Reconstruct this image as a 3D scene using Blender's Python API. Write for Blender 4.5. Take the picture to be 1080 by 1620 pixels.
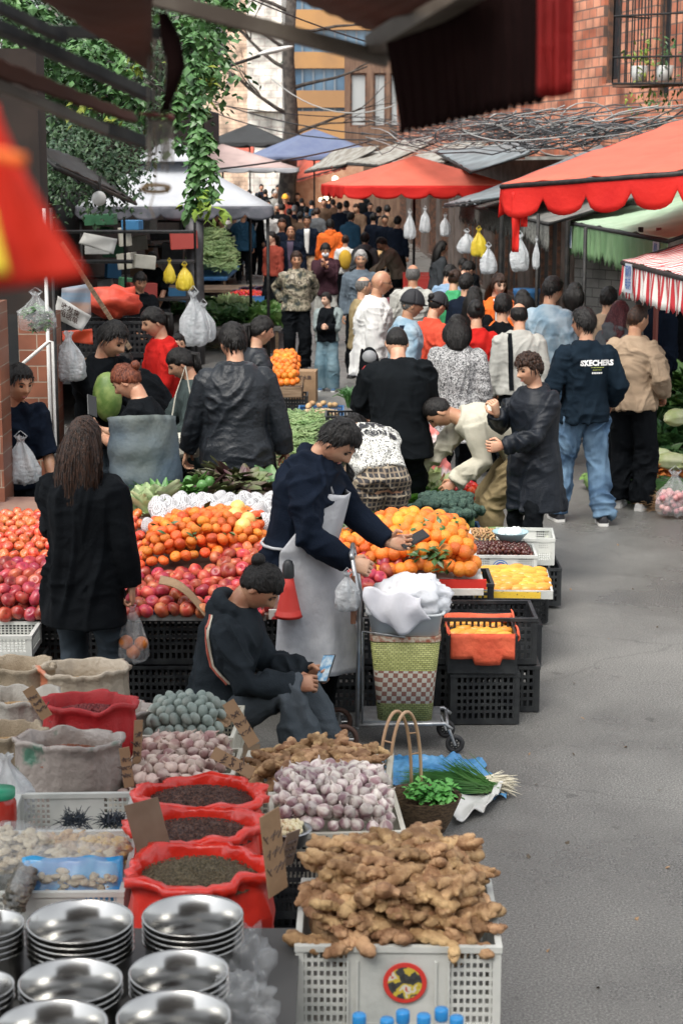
import bpy, math, random
import numpy as np
from mathutils import Vector, Matrix, noise
from mathutils.bvhtree import BVHTree
R = math.radians; sin = math.sin; cos = math.cos; pi = math.pi
random.seed(7); rnd = random.random
def ru(a, b): return a + (b - a) * random.random()
V = Vector
SC = bpy.context.scene; COL = SC.collection
for o in list(bpy.data.objects): bpy.data.objects.remove(o)
# ---------------------------------------------------------------- camera, sky, sun, exposure
F = 2800.0; H = 2.86; PITCH = math.atan((810 - 264) / F)
cam = bpy.data.cameras.new('camera'); camo = bpy.data.objects.new('camera', cam); COL.objects.link(camo)
cam.sensor_fit = 'VERTICAL'; cam.sensor_height = 36; cam.sensor_width = 24; cam.lens = F / 1620 * 36
camo.location = (0, 0, H); camo.rotation_euler = (pi / 2 - PITCH, 0, 0)
cam.clip_start = .05; cam.clip_end = 500
cam.dof.use_dof = True; cam.dof.focus_distance = 10.5; cam.dof.aperture_fstop = cam.lens / 1000 / .011
SC.camera = camo
W = bpy.data.worlds.new("World"); SC.world = W; W.use_nodes = True
nt = W.node_tree; bg = nt.nodes['Background']; sky = nt.nodes.new('ShaderNodeTexSky'); sky.sky_type = 'NISHITA'
sky.sun_disc = False; sky.sun_elevation = R(58); sky.sun_rotation = R(210); sky.dust_density = 3; sky.ozone_density = 1.5; sky.air_density = 1.2
hs = nt.nodes.new('ShaderNodeHueSaturation'); hs.inputs['Saturation'].default_value = .16
nt.links.new(sky.outputs[0], hs.inputs['Color']); nt.links.new(hs.outputs[0], bg.inputs[0]); bg.inputs[1].default_value = .15
sl = bpy.data.lights.new('sun', 'SUN'); sl.energy = 1.4; sl.angle = R(38); sl.color = (1, .93, .82)
so = bpy.data.objects.new('sun', sl); COL.objects.link(so)
so.rotation_euler = (R(34), 0, R(-30)); so.location = (0, 0, 30)
SC.view_settings.view_transform = 'Standard'; SC.view_settings.look = 'None'; SC.view_settings.exposure = 1.06; SC.view_settings.gamma = 1
SC.cycles.max_bounces = 6; SC.cycles.transparent_max_bounces = 12; SC.cycles.caustics_reflective = False; SC.cycles.caustics_refractive = False
# ---------------------------------------------------------------- pixel -> place helpers (photo pixels 1080x1620)
FW = V((0, cos(PITCH), -sin(PITCH))); UP = V((0, sin(PITCH), cos(PITCH)))
def ray(px, py): return FW * F + V((px - 540, 0, 0)) + UP * (810 - py)
def Q(px, py, Y): d = ray(px, py); return V((0, 0, H)) + d * (Y / d.y)
def G(px, py, z=0): d = ray(px, py); return V((0, 0, H)) + d * ((z - H) / d.z)
def S(px, py, z0, sl, Y0):            # on the sloping plane z = z0 + sl*(y-Y0)
    d = ray(px, py); t = (z0 - sl * Y0 - H) / (d.z - sl * d.y); return V((0, 0, H)) + d * t
def XP(px, Y, z): return (px - 540) / F * (Y * cos(PITCH) + (H - z) * sin(PITCH))
def gz(y): return max(0, y - 40) * .016
# ---------------------------------------------------------------- tags
def tag(o, label=None, cat=None, group=None, kind=None):
    if label: o['label'] = label
    if cat: o['category'] = cat
    if group: o['group'] = group
    if kind: o['kind'] = kind
    return o
def thing(name, label, cat, loc=(0, 0, 0), rz=0, group=None):
    o = bpy.data.objects.new(name, None); COL.objects.link(o); o.empty_display_size = .1
    o.location = loc; o.rotation_euler = (0, 0, rz); return tag(o, label, cat, group)
def dup(o, loc=None, rz=None, parent=None, label=None, sc=None, rot=None):
    c = o.copy(); COL.objects.link(c)
    if parent: c.parent = parent
    if loc is not None: c.location = loc
    if rz is not None: c.rotation_euler = (0, 0, rz)
    if rot is not None: c.rotation_euler = rot
    if sc is not None: c.scale = (sc, sc, sc)
    if label: c['label'] = label
    for ch in list(o.children): dup(ch, parent=c)
    return c
# ---------------------------------------------------------------- materials
MC = {}
def M(key, col, col2=None, rough=.6, sc=6, bump=0, bs=30, metal=0, var=0, detail=5, spec=.5, trans=0, alpha=1, coat=0, coord='Object', stretch=(1, 1, 1), sheen=0, emit=0, lo=.4, hi=.6, sss=0):
    if key in MC: return MC[key]
    m = bpy.data.materials.new(key); MC[key] = m; m.use_nodes = True; n = m.node_tree.nodes; L = m.node_tree.links
    b = n['Principled BSDF']; b.inputs['Roughness'].default_value = rough; b.inputs['Metallic'].default_value = metal
    b.inputs['Specular IOR Level'].default_value = spec; b.inputs['Base Color'].default_value = (*col, 1)
    if trans: b.inputs['Transmission Weight'].default_value = trans
    if alpha < 1: b.inputs['Alpha'].default_value = alpha
    if coat: b.inputs['Coat Weight'].default_value = coat; b.inputs['Coat Roughness'].default_value = .15
    if sheen: b.inputs['Sheen Weight'].default_value = sheen
    if sss: b.inputs['Subsurface Weight'].default_value = sss; b.inputs['Subsurface Radius'].default_value = (.02, .008, .004)
    if emit: b.inputs['Emission Color'].default_value = (*col, 1); b.inputs['Emission Strength'].default_value = emit
    tc = n.new('ShaderNodeTexCoord'); mp = n.new('ShaderNodeMapping'); mp.inputs['Scale'].default_value = stretch
    L.new(tc.outputs[coord], mp.inputs[0]); src = mp.outputs[0]; m['src'] = 1
    cur = None
    if col2:
        t = n.new('ShaderNodeTexNoise'); t.inputs['Scale'].default_value = sc; t.inputs['Detail'].default_value = detail; L.new(src, t.inputs['Vector'])
        r = n.new('ShaderNodeValToRGB'); r.color_ramp.elements[0].position = lo; r.color_ramp.elements[1].position = hi
        r.color_ramp.elements[0].color = (*col, 1); r.color_ramp.elements[1].color = (*col2, 1)
        L.new(t.outputs['Fac'], r.inputs[0]); cur = r.outputs[0]
    if var:
        oi = n.new('ShaderNodeObjectInfo'); h = n.new('ShaderNodeHueSaturation')
        if cur: L.new(cur, h.inputs['Color'])
        else: h.inputs['Color'].default_value = (*col, 1)
        a = n.new('ShaderNodeMapRange'); a.inputs[3].default_value = 1 - var; a.inputs[4].default_value = 1 + var; L.new(oi.outputs['Random'], a.inputs[0]); L.new(a.outputs[0], h.inputs['Value'])
        a2 = n.new('ShaderNodeMath'); a2.operation = 'MULTIPLY'; a2.inputs[1].default_value = 7.31; L.new(oi.outputs['Random'], a2.inputs[0])
        a3 = n.new('ShaderNodeMath'); a3.operation = 'FRACT'; L.new(a2.outputs[0], a3.inputs[0])
        a4 = n.new('ShaderNodeMapRange'); a4.inputs[3].default_value = .5 - var * .06; a4.inputs[4].default_value = .5 + var * .06; L.new(a3.outputs[0], a4.inputs[0]); L.new(a4.outputs[0], h.inputs['Hue'])
        cur = h.outputs[0]
    if cur: L.new(cur, b.inputs['Base Color'])
    if bump:
        t2 = n.new('ShaderNodeTexNoise'); t2.inputs['Scale'].default_value = bs; t2.inputs['Detail'].default_value = 6; L.new(src, t2.inputs['Vector'])
        bp = n.new('ShaderNodeBump'); bp.inputs['Strength'].default_value = bump; bp.inputs['Distance'].default_value = .02
        L.new(t2.outputs['Fac'], bp.inputs['Height']); L.new(bp.outputs[0], b.inputs['Normal'])
    return m
def nodes_of(m): return m.node_tree.nodes, m.node_tree.links, m.node_tree.nodes['Principled BSDF'], [x for x in m.node_tree.nodes if x.type == 'MAPPING'][0].outputs[0]
def ramp(n, pts, const=False):
    r = n.new('ShaderNodeValToRGB'); e = r.color_ramp.elements
    while len(e) < len(pts): e.new(.5)
    for i, (p, c) in enumerate(pts): e[i].position = p; e[i].color = (*c, 1)
    if const: r.color_ramp.interpolation = 'CONSTANT'
    return r
def brick(key, c1, c2, mort, w, h, rough=.8, coord='Object', rot=(0, 0, 0), bump=.5, msz=.012):
    m = M(key, c1, rough=rough); n, L, b, src = nodes_of(m)
    src.node.inputs['Rotation'].default_value = rot
    t = n.new('ShaderNodeTexBrick'); t.inputs['Color1'].default_value = (*c1, 1); t.inputs['Color2'].default_value = (*c2, 1); t.inputs['Mortar'].default_value = (*mort, 1)
    t.inputs['Scale'].default_value = 1; t.inputs['Mortar Size'].default_value = msz; t.inputs['Brick Width'].default_value = w; t.inputs['Row Height'].default_value = h; t.inputs['Bias'].default_value = 0
    L.new(src, t.inputs[0])
    nz = n.new('ShaderNodeTexNoise'); nz.inputs['Scale'].default_value = 1.7; nz.inputs['Detail'].default_value = 8; L.new(src, nz.inputs['Vector'])
    r = ramp(n, [(.3, (.36, .34, .33)), (.62, (1.15, 1.1, 1.05))]); L.new(nz.outputs[0], r.inputs[0])
    mx = n.new('ShaderNodeMix'); mx.data_type = 'RGBA'; mx.blend_type = 'MULTIPLY'; mx.inputs[0].default_value = 1
    L.new(t.outputs[0], mx.inputs[6]); L.new(r.outputs[0], mx.inputs[7]); L.new(mx.outputs[2], b.inputs['Base Color'])
    bp = n.new('ShaderNodeBump'); bp.inputs['Strength'].default_value = bump; bp.inputs['Distance'].default_value = .01; bp.invert = True
    L.new(t.outputs['Fac'], bp.inputs['Height']); L.new(bp.outputs[0], b.inputs['Normal']); return m
# ---------------------------------------------------------------- mesh builder
class MB:
    def __init__(s): s.v = []; s.f = []; s.mi = []; s.m = 0
    def add(s, vs, fs):
        k = len(s.v); s.v += [tuple(v) for v in vs]; s.f += [tuple(i + k for i in f) for f in fs]; s.mi += [s.m] * len(fs); return s
    def box(s, c, d, rz=0, rot=None, bev=0):
        c = V(c); mt = rot if rot is not None else Matrix.Rotation(rz, 3, 'Z'); x, y, z = d[0] / 2, d[1] / 2, d[2] / 2
        if bev:
            e = min(bev, x * .9, y * .9, z * .9); P = []
            for zz, q in [(-z, e * .6), (-z + e * .7, 0), (z - e * .7, 0), (z, e * .6)]:
                for sx, sy, o in [(-1, -1, 0), (-1, -1, 1), (1, -1, 1), (1, -1, 0), (1, 1, 0), (1, 1, 1), (-1, 1, 1), (-1, 1, 0)]:
                    P.append((sx * (x - e), sy * (y - q), zz) if o else (sx * (x - q), sy * (y - e), zz))
            fs = [(k * 8 + i, k * 8 + (i + 1) % 8, k * 8 + 8 + (i + 1) % 8, k * 8 + 8 + i) for k in range(3) for i in range(8)]
            fs += [tuple(range(7, -1, -1)), tuple(range(24, 32))]
            return s.add([c + mt @ V(p) for p in P], fs)
        P = [(-x, -y, -z), (x, -y, -z), (x, y, -z), (-x, y, -z), (-x, -y, z), (x, -y, z), (x, y, z), (-x, y, z)]
        return s.add([c + mt @ V(p) for p in P], [(3, 2, 1, 0), (4, 5, 6, 7), (0, 1, 5, 4), (1, 2, 6, 5), (2, 3, 7, 6), (3, 0, 4, 7)])
    def loft(s, rings, close=True, cap=True):
        n = len(rings[0]); vs = [p for r in rings for p in r]; fs = []
        for k in range(len(rings) - 1):
            for i in range(n if close else n - 1):
                j = (i + 1) % n; fs.append((k * n + i, k * n + j, k * n + n + j, k * n + n + i))
        if cap and close: fs += [tuple(range(n - 1, -1, -1)), tuple(range((len(rings) - 1) * n, len(rings) * n))]
        return s.add(vs, fs)
    def tube(s, pts, rad, n=8, rnd_=False, flat=1, cap=True):
        pts = [V(p) for p in pts]; rad = rad if hasattr(rad, '__len__') else [rad] * len(pts)
        rad = list(rad)
        if rnd_:
            a = (pts[0] - pts[1]).normalized(); b = (pts[-1] - pts[-2]).normalized(); r0, r1 = rad[0], rad[-1]
            pts = [pts[0] + a * r0 * .95, pts[0] + a * r0 * .7] + pts + [pts[-1] + b * r1 * .7, pts[-1] + b * r1 * .95]
            rad = [r0 * .3, r0 * .72] + rad + [r1 * .72, r1 * .3]
        rings = []; u = None
        for i, p in enumerate(pts):
            t = (pts[min(i + 1, len(pts) - 1)] - pts[max(i - 1, 0)]).normalized()
            if u is None: u = t.cross(V((0, 0, 1)) if abs(t.z) < .9 else V((1, 0, 0))).normalized()
            else: u = (u - t * u.dot(t)).normalized()
            w = t.cross(u); r = rad[i]
            rings.append([p + u * (r * cos(2 * pi * k / n)) + w * (r * flat * sin(2 * pi * k / n)) for k in range(n)])
        return s.loft(rings, cap=cap)
    def sph(s, c, r, seg=12, rg=8, rot=None, fn=None):
        c = V(c); r = r if hasattr(r, '__len__') else (r, r, r); vs = []; fs = []
        for i in range(rg + 1):
            th = pi * i / rg
            for j in range(seg):
                ph = 2 * pi * j / seg; u = V((sin(th) * cos(ph), sin(th) * sin(ph), cos(th)))
                k = fn(u) if fn else 1
                p = V((u.x * r[0] * k, u.y * r[1] * k, u.z * r[2] * k))
                if rot is not None: p = rot @ p
                vs.append(c + p)
        for i in range(rg):
            for j in range(seg): fs.append((i * seg + j, i * seg + seg + j, i * seg + seg + (j + 1) % seg, i * seg + (j + 1) % seg))
        return s.add(vs, fs)
    def lathe(s, prof, c=(0, 0, 0), n=24, cap=False):
        c = V(c); return s.loft([[c + V((r * cos(2 * pi * k / n), r * sin(2 * pi * k / n), z)) for k in range(n)] for r, z in prof], cap=cap)
    def grid(s, fn, nu, nv):
        vs = [fn(i / nu, j / nv) for j in range(nv + 1) for i in range(nu + 1)]
        return s.add(vs, [(j * (nu + 1) + i, j * (nu + 1) + i + 1, (j + 1) * (nu + 1) + i + 1, (j + 1) * (nu + 1) + i) for j in range(nv) for i in range(nu)])
    def data(s, name, mats, smooth=True):
        me = bpy.data.meshes.new(name); me.from_pydata(s.v, [], s.f)
        for m in (mats if isinstance(mats, (list, tuple)) else [mats]): me.materials.append(m)
        me.polygons.foreach_set('material_index', s.mi)
        if smooth:
            me.polygons.foreach_set('use_smooth', [True] * len(s.f))
        me.update(); return me
    def build(s, name, mats, parent=None, smooth=False, solid=0, auto=0):
        o = bpy.data.objects.new(name, s.data(name, mats, smooth or auto)); COL.objects.link(o); o.parent = parent
        if solid: md = o.modifiers.new('solid', 'SOLIDIFY'); md.thickness = solid
        if auto: o.data.set_sharp_from_angle(angle=R(auto))
        return o
def basis(t, up=V((0, 0, 1))):
    t = t.normalized(); x = t.cross(up); x = x.normalized() if x.length > 1e-3 else V((1, 0, 0)); return x, t, x.cross(t)
def wob(p, a, k, seed=0):
    q = V(p) * k + V((seed, seed * 1.7, -seed)); return V(p) + noise.noise_vector(q) * a
# ================================================================= people
PEND = []     # (object, voxel, post) waiting to be remeshed in one go
def ik(a, t, l1, l2, pole):
    d = t - a; L = min(d.length, (l1 + l2) * .995); u = d.normalized(); t = a + u * L
    x = (l1 * l1 - l2 * l2 + L * L) / (2 * L); h = math.sqrt(max(0, l1 * l1 - x * x))
    p = pole - u * pole.dot(u); p = p.normalized() if p.length > 1e-4 else V((0, 1, 0))
    return a + u * x + p * h, t
def g(x, s): return math.exp(-(x / s) ** 2)
def head_pt(u, big=1, sk=0, fem=0):
    x, y, z = u.x * .074, u.y * .094, u.z * .113
    if u.z < 0:
        t = -u.z; x *= 1 - .30 * t ** 1.4 - .05 * fem
        if u.y < 0: y *= 1 - .45 * t
        else: y *= 1 - .12 * t * t
    if u.y > 0 and sk == 0:
        y *= .95
        f = max(0, u.y)
        nz = g(z + .018, .016) + .55 * g(z - .004, .02) * 1.0
        y += .022 * g(x, .011 + .004 * g(z + .02, .012)) * nz
        y -= .009 * (g(x - .031, .014) + g(x + .031, .014)) * g(z - .012, .012)
        y += .005 * g(z - .033, .009) * g(x, .05)
        y += .006 * g(x, .02) * g(z + .052, .008) + .004 * g(x, .02) * g(z + .064, .006) - .004 * g(x, .02) * g(z + .058, .003)
        y += .008 * g(x, .022) * g(z + .092, .016)
        y += .004 * (g(x - .042, .02) + g(x + .042, .02)) * g(z + .02, .02)
    return V((x, y, z)) * 1.05
def sstep(a, b, x): t = max(0, min(1, (x - a) / (b - a))); return t * t * (3 - 2 * t)
SKIN = {}
def skin(k):
    c = {0: ((.58, .34, .22), (.50, .24, .15)), 1: ((.46, .25, .15), (.38, .17, .10)), 2: ((.66, .42, .30), (.58, .30, .21))}[k]
    return M('skin tone %d' % k, c[0], c[1], rough=.42, sc=9, bump=.15, bs=90, sss=0)
def hairm(k):
    c = {'black': ((.003, .003, .003), (.014, .012, .011)), 'brown': ((.008, .005, .004), (.05, .022, .012)), 'red': ((.06, .014, .008), (.20, .06, .03)), 'grey': ((.22, .21, .2), (.4, .39, .38)), 'maroon': ((.05, .012, .016), (.14, .04, .045)), 'salt': ((.05, .048, .045), (.17, .165, .16)), 'white': ((.5, .49, .46), (.66, .65, .62))}[k]
    return M('hair ' + k, c[0], c[1], rough=.42, sc=1, stretch=(150, 150, 22), bump=.5, bs=1, spec=.28)
def hand_mesh(mb, wr, d, side, curl, s, thumb):
    # wr wrist, d forearm direction, side = vector towards thumb side, curl 0..1
    x, t, n = basis(d, side.cross(d)); side = (side - t * side.dot(t)).normalized(); pn = t.cross(side) * thumb   # pn: palm faces this way
    L = .085 * s
    def P(a, b, c): return wr + t * (a * s) + side * (b * s) + pn * (c * s)
    rr = [(-.015, .024, .02), (.015, .03, .018), (.05, .040, .015), (.085, .041, .013), (.094, .036, .008)]
    mb.loft([[P(a, 0, 0) + side * (w * s * cos(q)) + pn * (h * s * sin(q)) for q in [2 * pi * k / 12 for k in range(12)]] for a, w, h in rr])
    for i, (b, l) in enumerate([(.031, .070), (.0105, .080), (-.0105, .074), (-.030, .058)]):
        p = P(.086, b, 0); ang = .15 + curl * (.9 + .08 * i); pts = [p]; q = t
        for k, fr in enumerate((.42, .32, .26)):
            q = (t * cos(ang) + pn * sin(ang) + side * (b * 2.2 * (1 - curl))).normalized(); p = p + q * (l * fr * s); pts.append(p); ang += curl * 1.0 + .1
        mb.tube(pts, [.0088 * s, .0085 * s, .0078 * s, .0068 * s], n=7, rnd_=True)
    p0 = P(.02, .028, .006); p1 = P(.05, .055, .018 + .015 * curl); p2 = P(.078, .055 - .018 * curl, .028 + .03 * curl); mb.tube([p0, p1, p2], [.0125 * s, .0105 * s, .008 * s], n=7, rnd_=True)
def ell(c, rx, ry, ax, ay, n=20, pw=1):
    out = []
    for k in range(n):
        a = 2 * pi * k / n; ca, sa = cos(a), sin(a)
        out.append(c + ax * (rx * math.copysign(abs(ca) ** pw, ca)) + ay * (ry * math.copysign(abs(sa) ** pw, sa)))
    return out
def wrinkle(o, amp, kx, kz, seed):
    me = o.data; n = len(me.vertices); co = np.empty(n * 3, 'f'); no = np.empty(n * 3, 'f'); me.vertices.foreach_get('co', co); me.vertex_normals.foreach_get('vector', no)
    co = co.reshape(-1, 3); no = no.reshape(-1, 3); out = co.copy()
    N = noise.noise; S0 = V((seed, seed * .7, -seed))
    for i in range(n):
        x, y, z = co[i]; q = V((x * kx, y * kx, z * kz)) + S0; w = noise.noise_vector(q * .45); q = q * .8 + w * 1.6
        a = 1 - abs(N(q)) * 4.2; b = 1 - abs(N(V((x * 7, y * 7, z * 16)) + S0 + w * 1.5)) * 4
        md = .55 + N(V((x * 3, y * 3, z * 3)) + S0) * 1.3
        out[i] += no[i] * amp * ((max(a, -.4) * .9 + max(b, -.3) * .28) * max(.15, md) * 1.9 - .15)
    me.vertices.foreach_set('co', out.ravel()); me.update()
def pend(mb, name, mat, parent, vox, amp=0, kx=9, kz=3, seed=0, it=3, post=None):
    o = mb.build(name, mat, parent, smooth=True); md = o.modifiers.new('r', 'REMESH'); md.mode = 'VOXEL'; md.voxel_size = vox; md.use_smooth_shade = True
    if it: sm = o.modifiers.new('s', 'SMOOTH'); sm.factor = .5; sm.iterations = it
    PEND.append((o, amp, kx, kz, seed, mat, post)); return o
def flush():
    dg = bpy.context.evaluated_depsgraph_get(); dg.update()
    new = [bpy.data.meshes.new_from_object(o.evaluated_get(dg)) for o, *_ in PEND]
    for (o, amp, kx, kz, seed, mat, post), me in zip(PEND, new):
        o.modifiers.clear(); old = o.data; o.data = me; me.materials.clear()
        for m in (mat if isinstance(mat, (list, tuple)) else [mat]): me.materials.append(m)
        me.polygons.foreach_set('use_smooth', [True] * len(me.polygons))
        if amp: wrinkle(o, amp, kx, kz, seed)
        if post: post(o)
        bpy.data.meshes.remove(old)
    PEND.clear()
def band(o, idx, test):                # give the faces where test(centre) is true another material slot
    for p in o.data.polygons:
        if test(p.center): p.material_index = idx
PN = [0]
def person(label, pos, face, h=1.7, lean=0, hp=0, hy=0, hands=None, feet=None, pel=None, w=1.0, q=1, skn=0, top=None, leg=None, shoe=None, hair=('short', 'black'), cat='person', group=None, fat=1.0, curl=.5, roll=0, sit=False, bare=False, fem=0, glasses=False, mask=False, side=0):
    PN[0] += 1; seed = PN[0] * 3.7; s = h / 1.7
    root = thing('person', label, cat, pos, R(face - 90), group)
    near = q >= 1; A = R(lean)
    P = V(pel or (0, -.22 * sin(A), .93 - .06 * sin(A)))
    def dr(a): return V((side * .3, sin(a), cos(a))).normalized()
    wst = P + dr(A * .6) * .14; ch = wst + dr(A * .95) * .20; nb = ch + dr(A) * .18
    up = dr(A); rt = V((1, 0, -side * .3)).normalized(); fw = rt.cross(up) * -1
    if fw.dot(V((0, 1, 0))) < 0 and abs(A) < 1.3: fw = -fw
    fw = up.cross(rt)     # up x right = forward
    HA = R(hp); nk = nb + (dr(A) + dr(HA)) * .025
    hr = Matrix.Rotation(R(hy), 3, 'Z') @ Matrix.Rotation(R(roll), 3, 'Y') @ Matrix.Rotation(-HA, 3, 'X')
    hc = nk + dr((A + HA) / 2) * .035 + hr @ V((0, .022, .075))
    sh = {}; el = {}; wr = {}
    hands = hands or {}
    for k, sg in (('R', 1), ('L', -1)):
        sh[k] = nb - up * .078 + rt * (sg * .156 * w) - fw * .005
        t = hands.get(k); pole = V((sg * .5, -.8, -.5)); cl = curl
        if t is None: t = sh[k] + V((sg * .07, .03 - .03 * sg, -.51)) + (V((0, sin(A) * .12, 0)) if lean > 30 else V((0, 0, 0)))
        elif len(t) > 3: pole = V(t[3:6]); t = V(t[:3])
        el[k], wr[k] = ik(sh[k], V(t), .275, .245, pole)
    hips = {}; kn = {}; an = {}
    feet = feet or {'R': (.11, .0, .085), 'L': (-.11, .04, .085)}
    for k, sg in (('R', 1), ('L', -1)):
        hips[k] = P + V((sg * .088, 0, -.04)); f = V(feet[k]); pole = V((sg * .12, 1, .25 if sit else .05))
        kn[k], an[k] = ik(hips[k], f, .42, .405, pole)
    X = rt
    # ---- the skin: one mesh
    b = MB()
    def torso(mb, inf, z0=0, coat=None, belly=0):
        pf = V((0, 1, 0)); rings = []
        fx = lambda c, rx, ry, a: ell(c, (rx * w + inf) * 1.0, (ry * fat + inf), X, up.cross(X) if False else dr(a).cross(X) * 1, pw=.85)
        L = [(P + V((0, 0, -.09)) if not sit else P + V((0, .03, -.06)), .10, .08, A * .3), (P - dr(A * .3) * .03, .158, .112, A * .3), (P + dr(A * .6) * .05, .152, .108, A * .5), (wst, .135, .10 + belly, A * .7), ((wst + ch) / 2 + dr(A) * .01, .150, .108 + belly * .6, A * .9), (ch, .162, .112, A), (ch + up * .07, .170, .105, A), (nb - up * .06, .148, .085, A), (nb - up * .015, .095, .066, A), (nb + up * .02, .060, .055, A)]
        for c, rx, ry, a in L[z0:]: rings.append(fx(c, rx, ry, a))
        mb.loft(rings)
    torso(b, -.004)
    b.tube([nb - up * .03, nk, hc - hr @ V((0, .02, .05))], [.062, .056, .054], n=12)
    for k in 'RL':
        b.tube([sh[k], (sh[k] + el[k]) / 2, el[k], (el[k] * .6 + wr[k] * .4), wr[k]], [.05, .046, .039, .041, .026], n=10, rnd_=True)
        b.tube([hips[k], (hips[k] + kn[k]) / 2, kn[k], kn[k] * .6 + an[k] * .4, an[k]], [.085, .074, .054, .055, .036], n=10, rnd_=True)
    for v in range(len(b.v)): b.v[v] = tuple(V(b.v[v]) * s)
    d = b.data('tmp', skin(skn)); ob = bpy.data.objects.new('body', d); COL.objects.link(ob); ob.parent = root
    md = ob.modifiers.new('r', 'REMESH'); md.mode = 'VOXEL'; md.voxel_size = (.014 if near else .022); sm = ob.modifiers.new('s', 'SMOOTH'); sm.iterations = 2
    e = MB(); seg, rg = ((56, 40) if q >= 2 else (40, 28)) if near else (20, 14)
    def hd(u): return (hc + hr @ head_pt(u, fem=fem)) * s
    vs = []
    for i in range(rg + 1):
        th = pi * i / rg
        for j in range(seg):
            ph = 2 * pi * j / seg; vs.append(hd(V((sin(th) * cos(ph), sin(th) * sin(ph), cos(th)))))
    e.add(vs, [(i * seg + j, i * seg + seg + j, i * seg + seg + (j + 1) % seg, i * seg + (j + 1) % seg) for i in range(rg) for j in range(seg)])
    for sg in (-1, 1):
        e.sph((hc + hr @ V((sg * .075, -.008, -.004))) * s, (.009 * s, .019 * s, .032 * s), 8, 8, rot=hr @ Matrix.Rotation(R(-sg * 22), 3, 'Z') @ Matrix.Rotation(R(-12), 3, 'X'))
    for k, sg in (('R', 1), ('L', -1)):
        dd = (wr[k] - el[k]).normalized(); hl = hands.get(k + 'h', dd) ; hl = V(hl).normalized()
        sd = V(hands.get(k + 't', (-sg * .25, 1, .25)))
        if abs(sd.normalized().dot(hl)) > .95: sd = V((0, .2, 1))
        c = hands.get(k + 'c', curl)
        if near: hand_mesh(e, wr[k] * s, hl, sd, c, s * 1.04, -sg)
        else: e.sph((wr[k] + hl * .06) * s, (.035 * s, .035 * s, .06 * s), 8, 6, rot=hl.to_track_quat('Z', 'Y').to_matrix())
    def join(o, ed=e):
        n0 = len(o.data.vertices); vv = [tuple(v.co) for v in o.data.vertices] + ed.v; ff = [tuple(p.vertices) for p in o.data.polygons] + [tuple(i + n0 for i in f) for f in ed.f]
        m2 = bpy.data.meshes.new('body'); m2.from_pydata(vv, [], ff); m2.polygons.foreach_set('use_smooth', [True] * len(ff)); m2.materials.append(o.data.materials[0]); o.data = m2
    PEND.append((ob, 0, 0, 0, 0, skin(skn), join))
    bodyo = ob
    # ---- face
    fcg = abs(((face + hy + 90 + 180) % 360) - 180) < 115
    def hp_(x, y, z): return (hc + hr @ (V((x, y, z)) * 1.05)) * s
    if fcg and near:
        for sg in (-1, 1):
            m = MB(); m.sph(hp_(sg * .030, .0735, .011), (.0135 * s, .006 * s, .0052 * s), 10, 6, rot=hr); m.build('eye', M('eye dark', (.02, .013, .01), rough=.15), root, True)
            m = MB(); m.tube([hp_(sg * .013, .0868, .030), hp_(sg * .03, .0845, .036), hp_(sg * .048, .074, .030)], [.003 * s, .0034 * s, .0015 * s], n=6); m.build('eyebrow', hairm('grey' if hair[1] == 'grey' else 'black'), root, True)
        m = MB(); m.sph(hp_(0, .0835, -.057), (.021 * s, .006 * s, .0045 * s), 10, 6, rot=hr); m.build('mouth', M('lips', (.30, .10, .08), rough=.4), root, True)
    if glasses:
        m = MB()
        for sg in (-1, 1):
            m.tube([hp_(sg * .031 + .022 * cos(a), .094, .010 + .015 * sin(a)) for a in [k * pi / 6 for k in range(13)]], .0016 * s, n=5, cap=False); m.tube([hp_(sg * .053, .092, .014), hp_(sg * .074, .03, .014), hp_(sg * .078, -.01, .008)], .0016 * s, n=5)
        m.tube([hp_(-.01, .097, .012), hp_(.01, .097, .012)], .0016 * s, n=5); m.build('glasses', M('dark frame', (.02, .02, .02), rough=.3), root, True)
    if mask:
        m = MB(); m.sph(hp_(0, .06, -.04), (.062 * s, .045 * s, .05 * s), 16, 10, rot=hr); m.build('face_mask', M('mask white', (.75, .77, .8), rough=.8), root, True)
    # ---- hair
    st, hcol = hair[:2]
    hm = hairm(hcol); m = MB()
    if st != 'bald':
        sgm, rgm = (56, 40) if near else (24, 16); vs = []
        def hmask(u):
            fr = u.y; az = max(0, fr) / (math.hypot(u.x, u.y) + 1e-6)
            line = -.05 - .42 * min(1, -fr * 1.4) if fr < 0 else -.02 + (.56 if not fem else .42) * sstep(.1, .75, az)
            if st in ('long', 'bob') and fr < .35: line -= .35
            k_ = sstep(line - .05, line + .12, u.z + .12 * noise.noise(V((u.x * 12, u.y * 12, seed))))
            return k_ * (1 - sstep(.55, .75, u.z) * .9) if st == 'balding' else k_
        th0 = {'short': .013, 'buzz': .004, 'balding': .006}.get(st, .010); th0 = .003 if len(hair) > 2 else th0
        for i in range(rgm + 1):
            th = pi * i / rgm
            for j in range(sgm):
                ph = 2 * pi * j / sgm; u = V((sin(th) * cos(ph), sin(th) * sin(ph), cos(th)))
                p = head_pt(u, sk=1); fr = u.y; msk = hmask(u)
                k = noise.noise(u * 3.5 + V((seed, 0, 0))) * .8 + noise.noise(V((u.x * 30, u.y * 30, u.z * 6)) + V((seed, 0, 0))) * .35
                tk = th0 * (1 + .5 * max(0, u.z)) + (k * .008 if st not in ('buzz', 'balding') else k * .002)
                dn = V((u.x, u.y, u.z)).normalized(); p = p + dn * (tk * msk - .008 * (1 - msk)); vs.append((hc + hr @ p) * s)
        m.add(vs, [(i * sgm + j, i * sgm + sgm + j, i * sgm + sgm + (j + 1) % sgm, i * sgm + (j + 1) % sgm) for i in range(rgm) for j in range(sgm)])
        def HP(x, y, z): return (hc + hr @ V((x, y, z)))
        pull = st in ('bun', 'pony', 'topbun')
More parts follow.
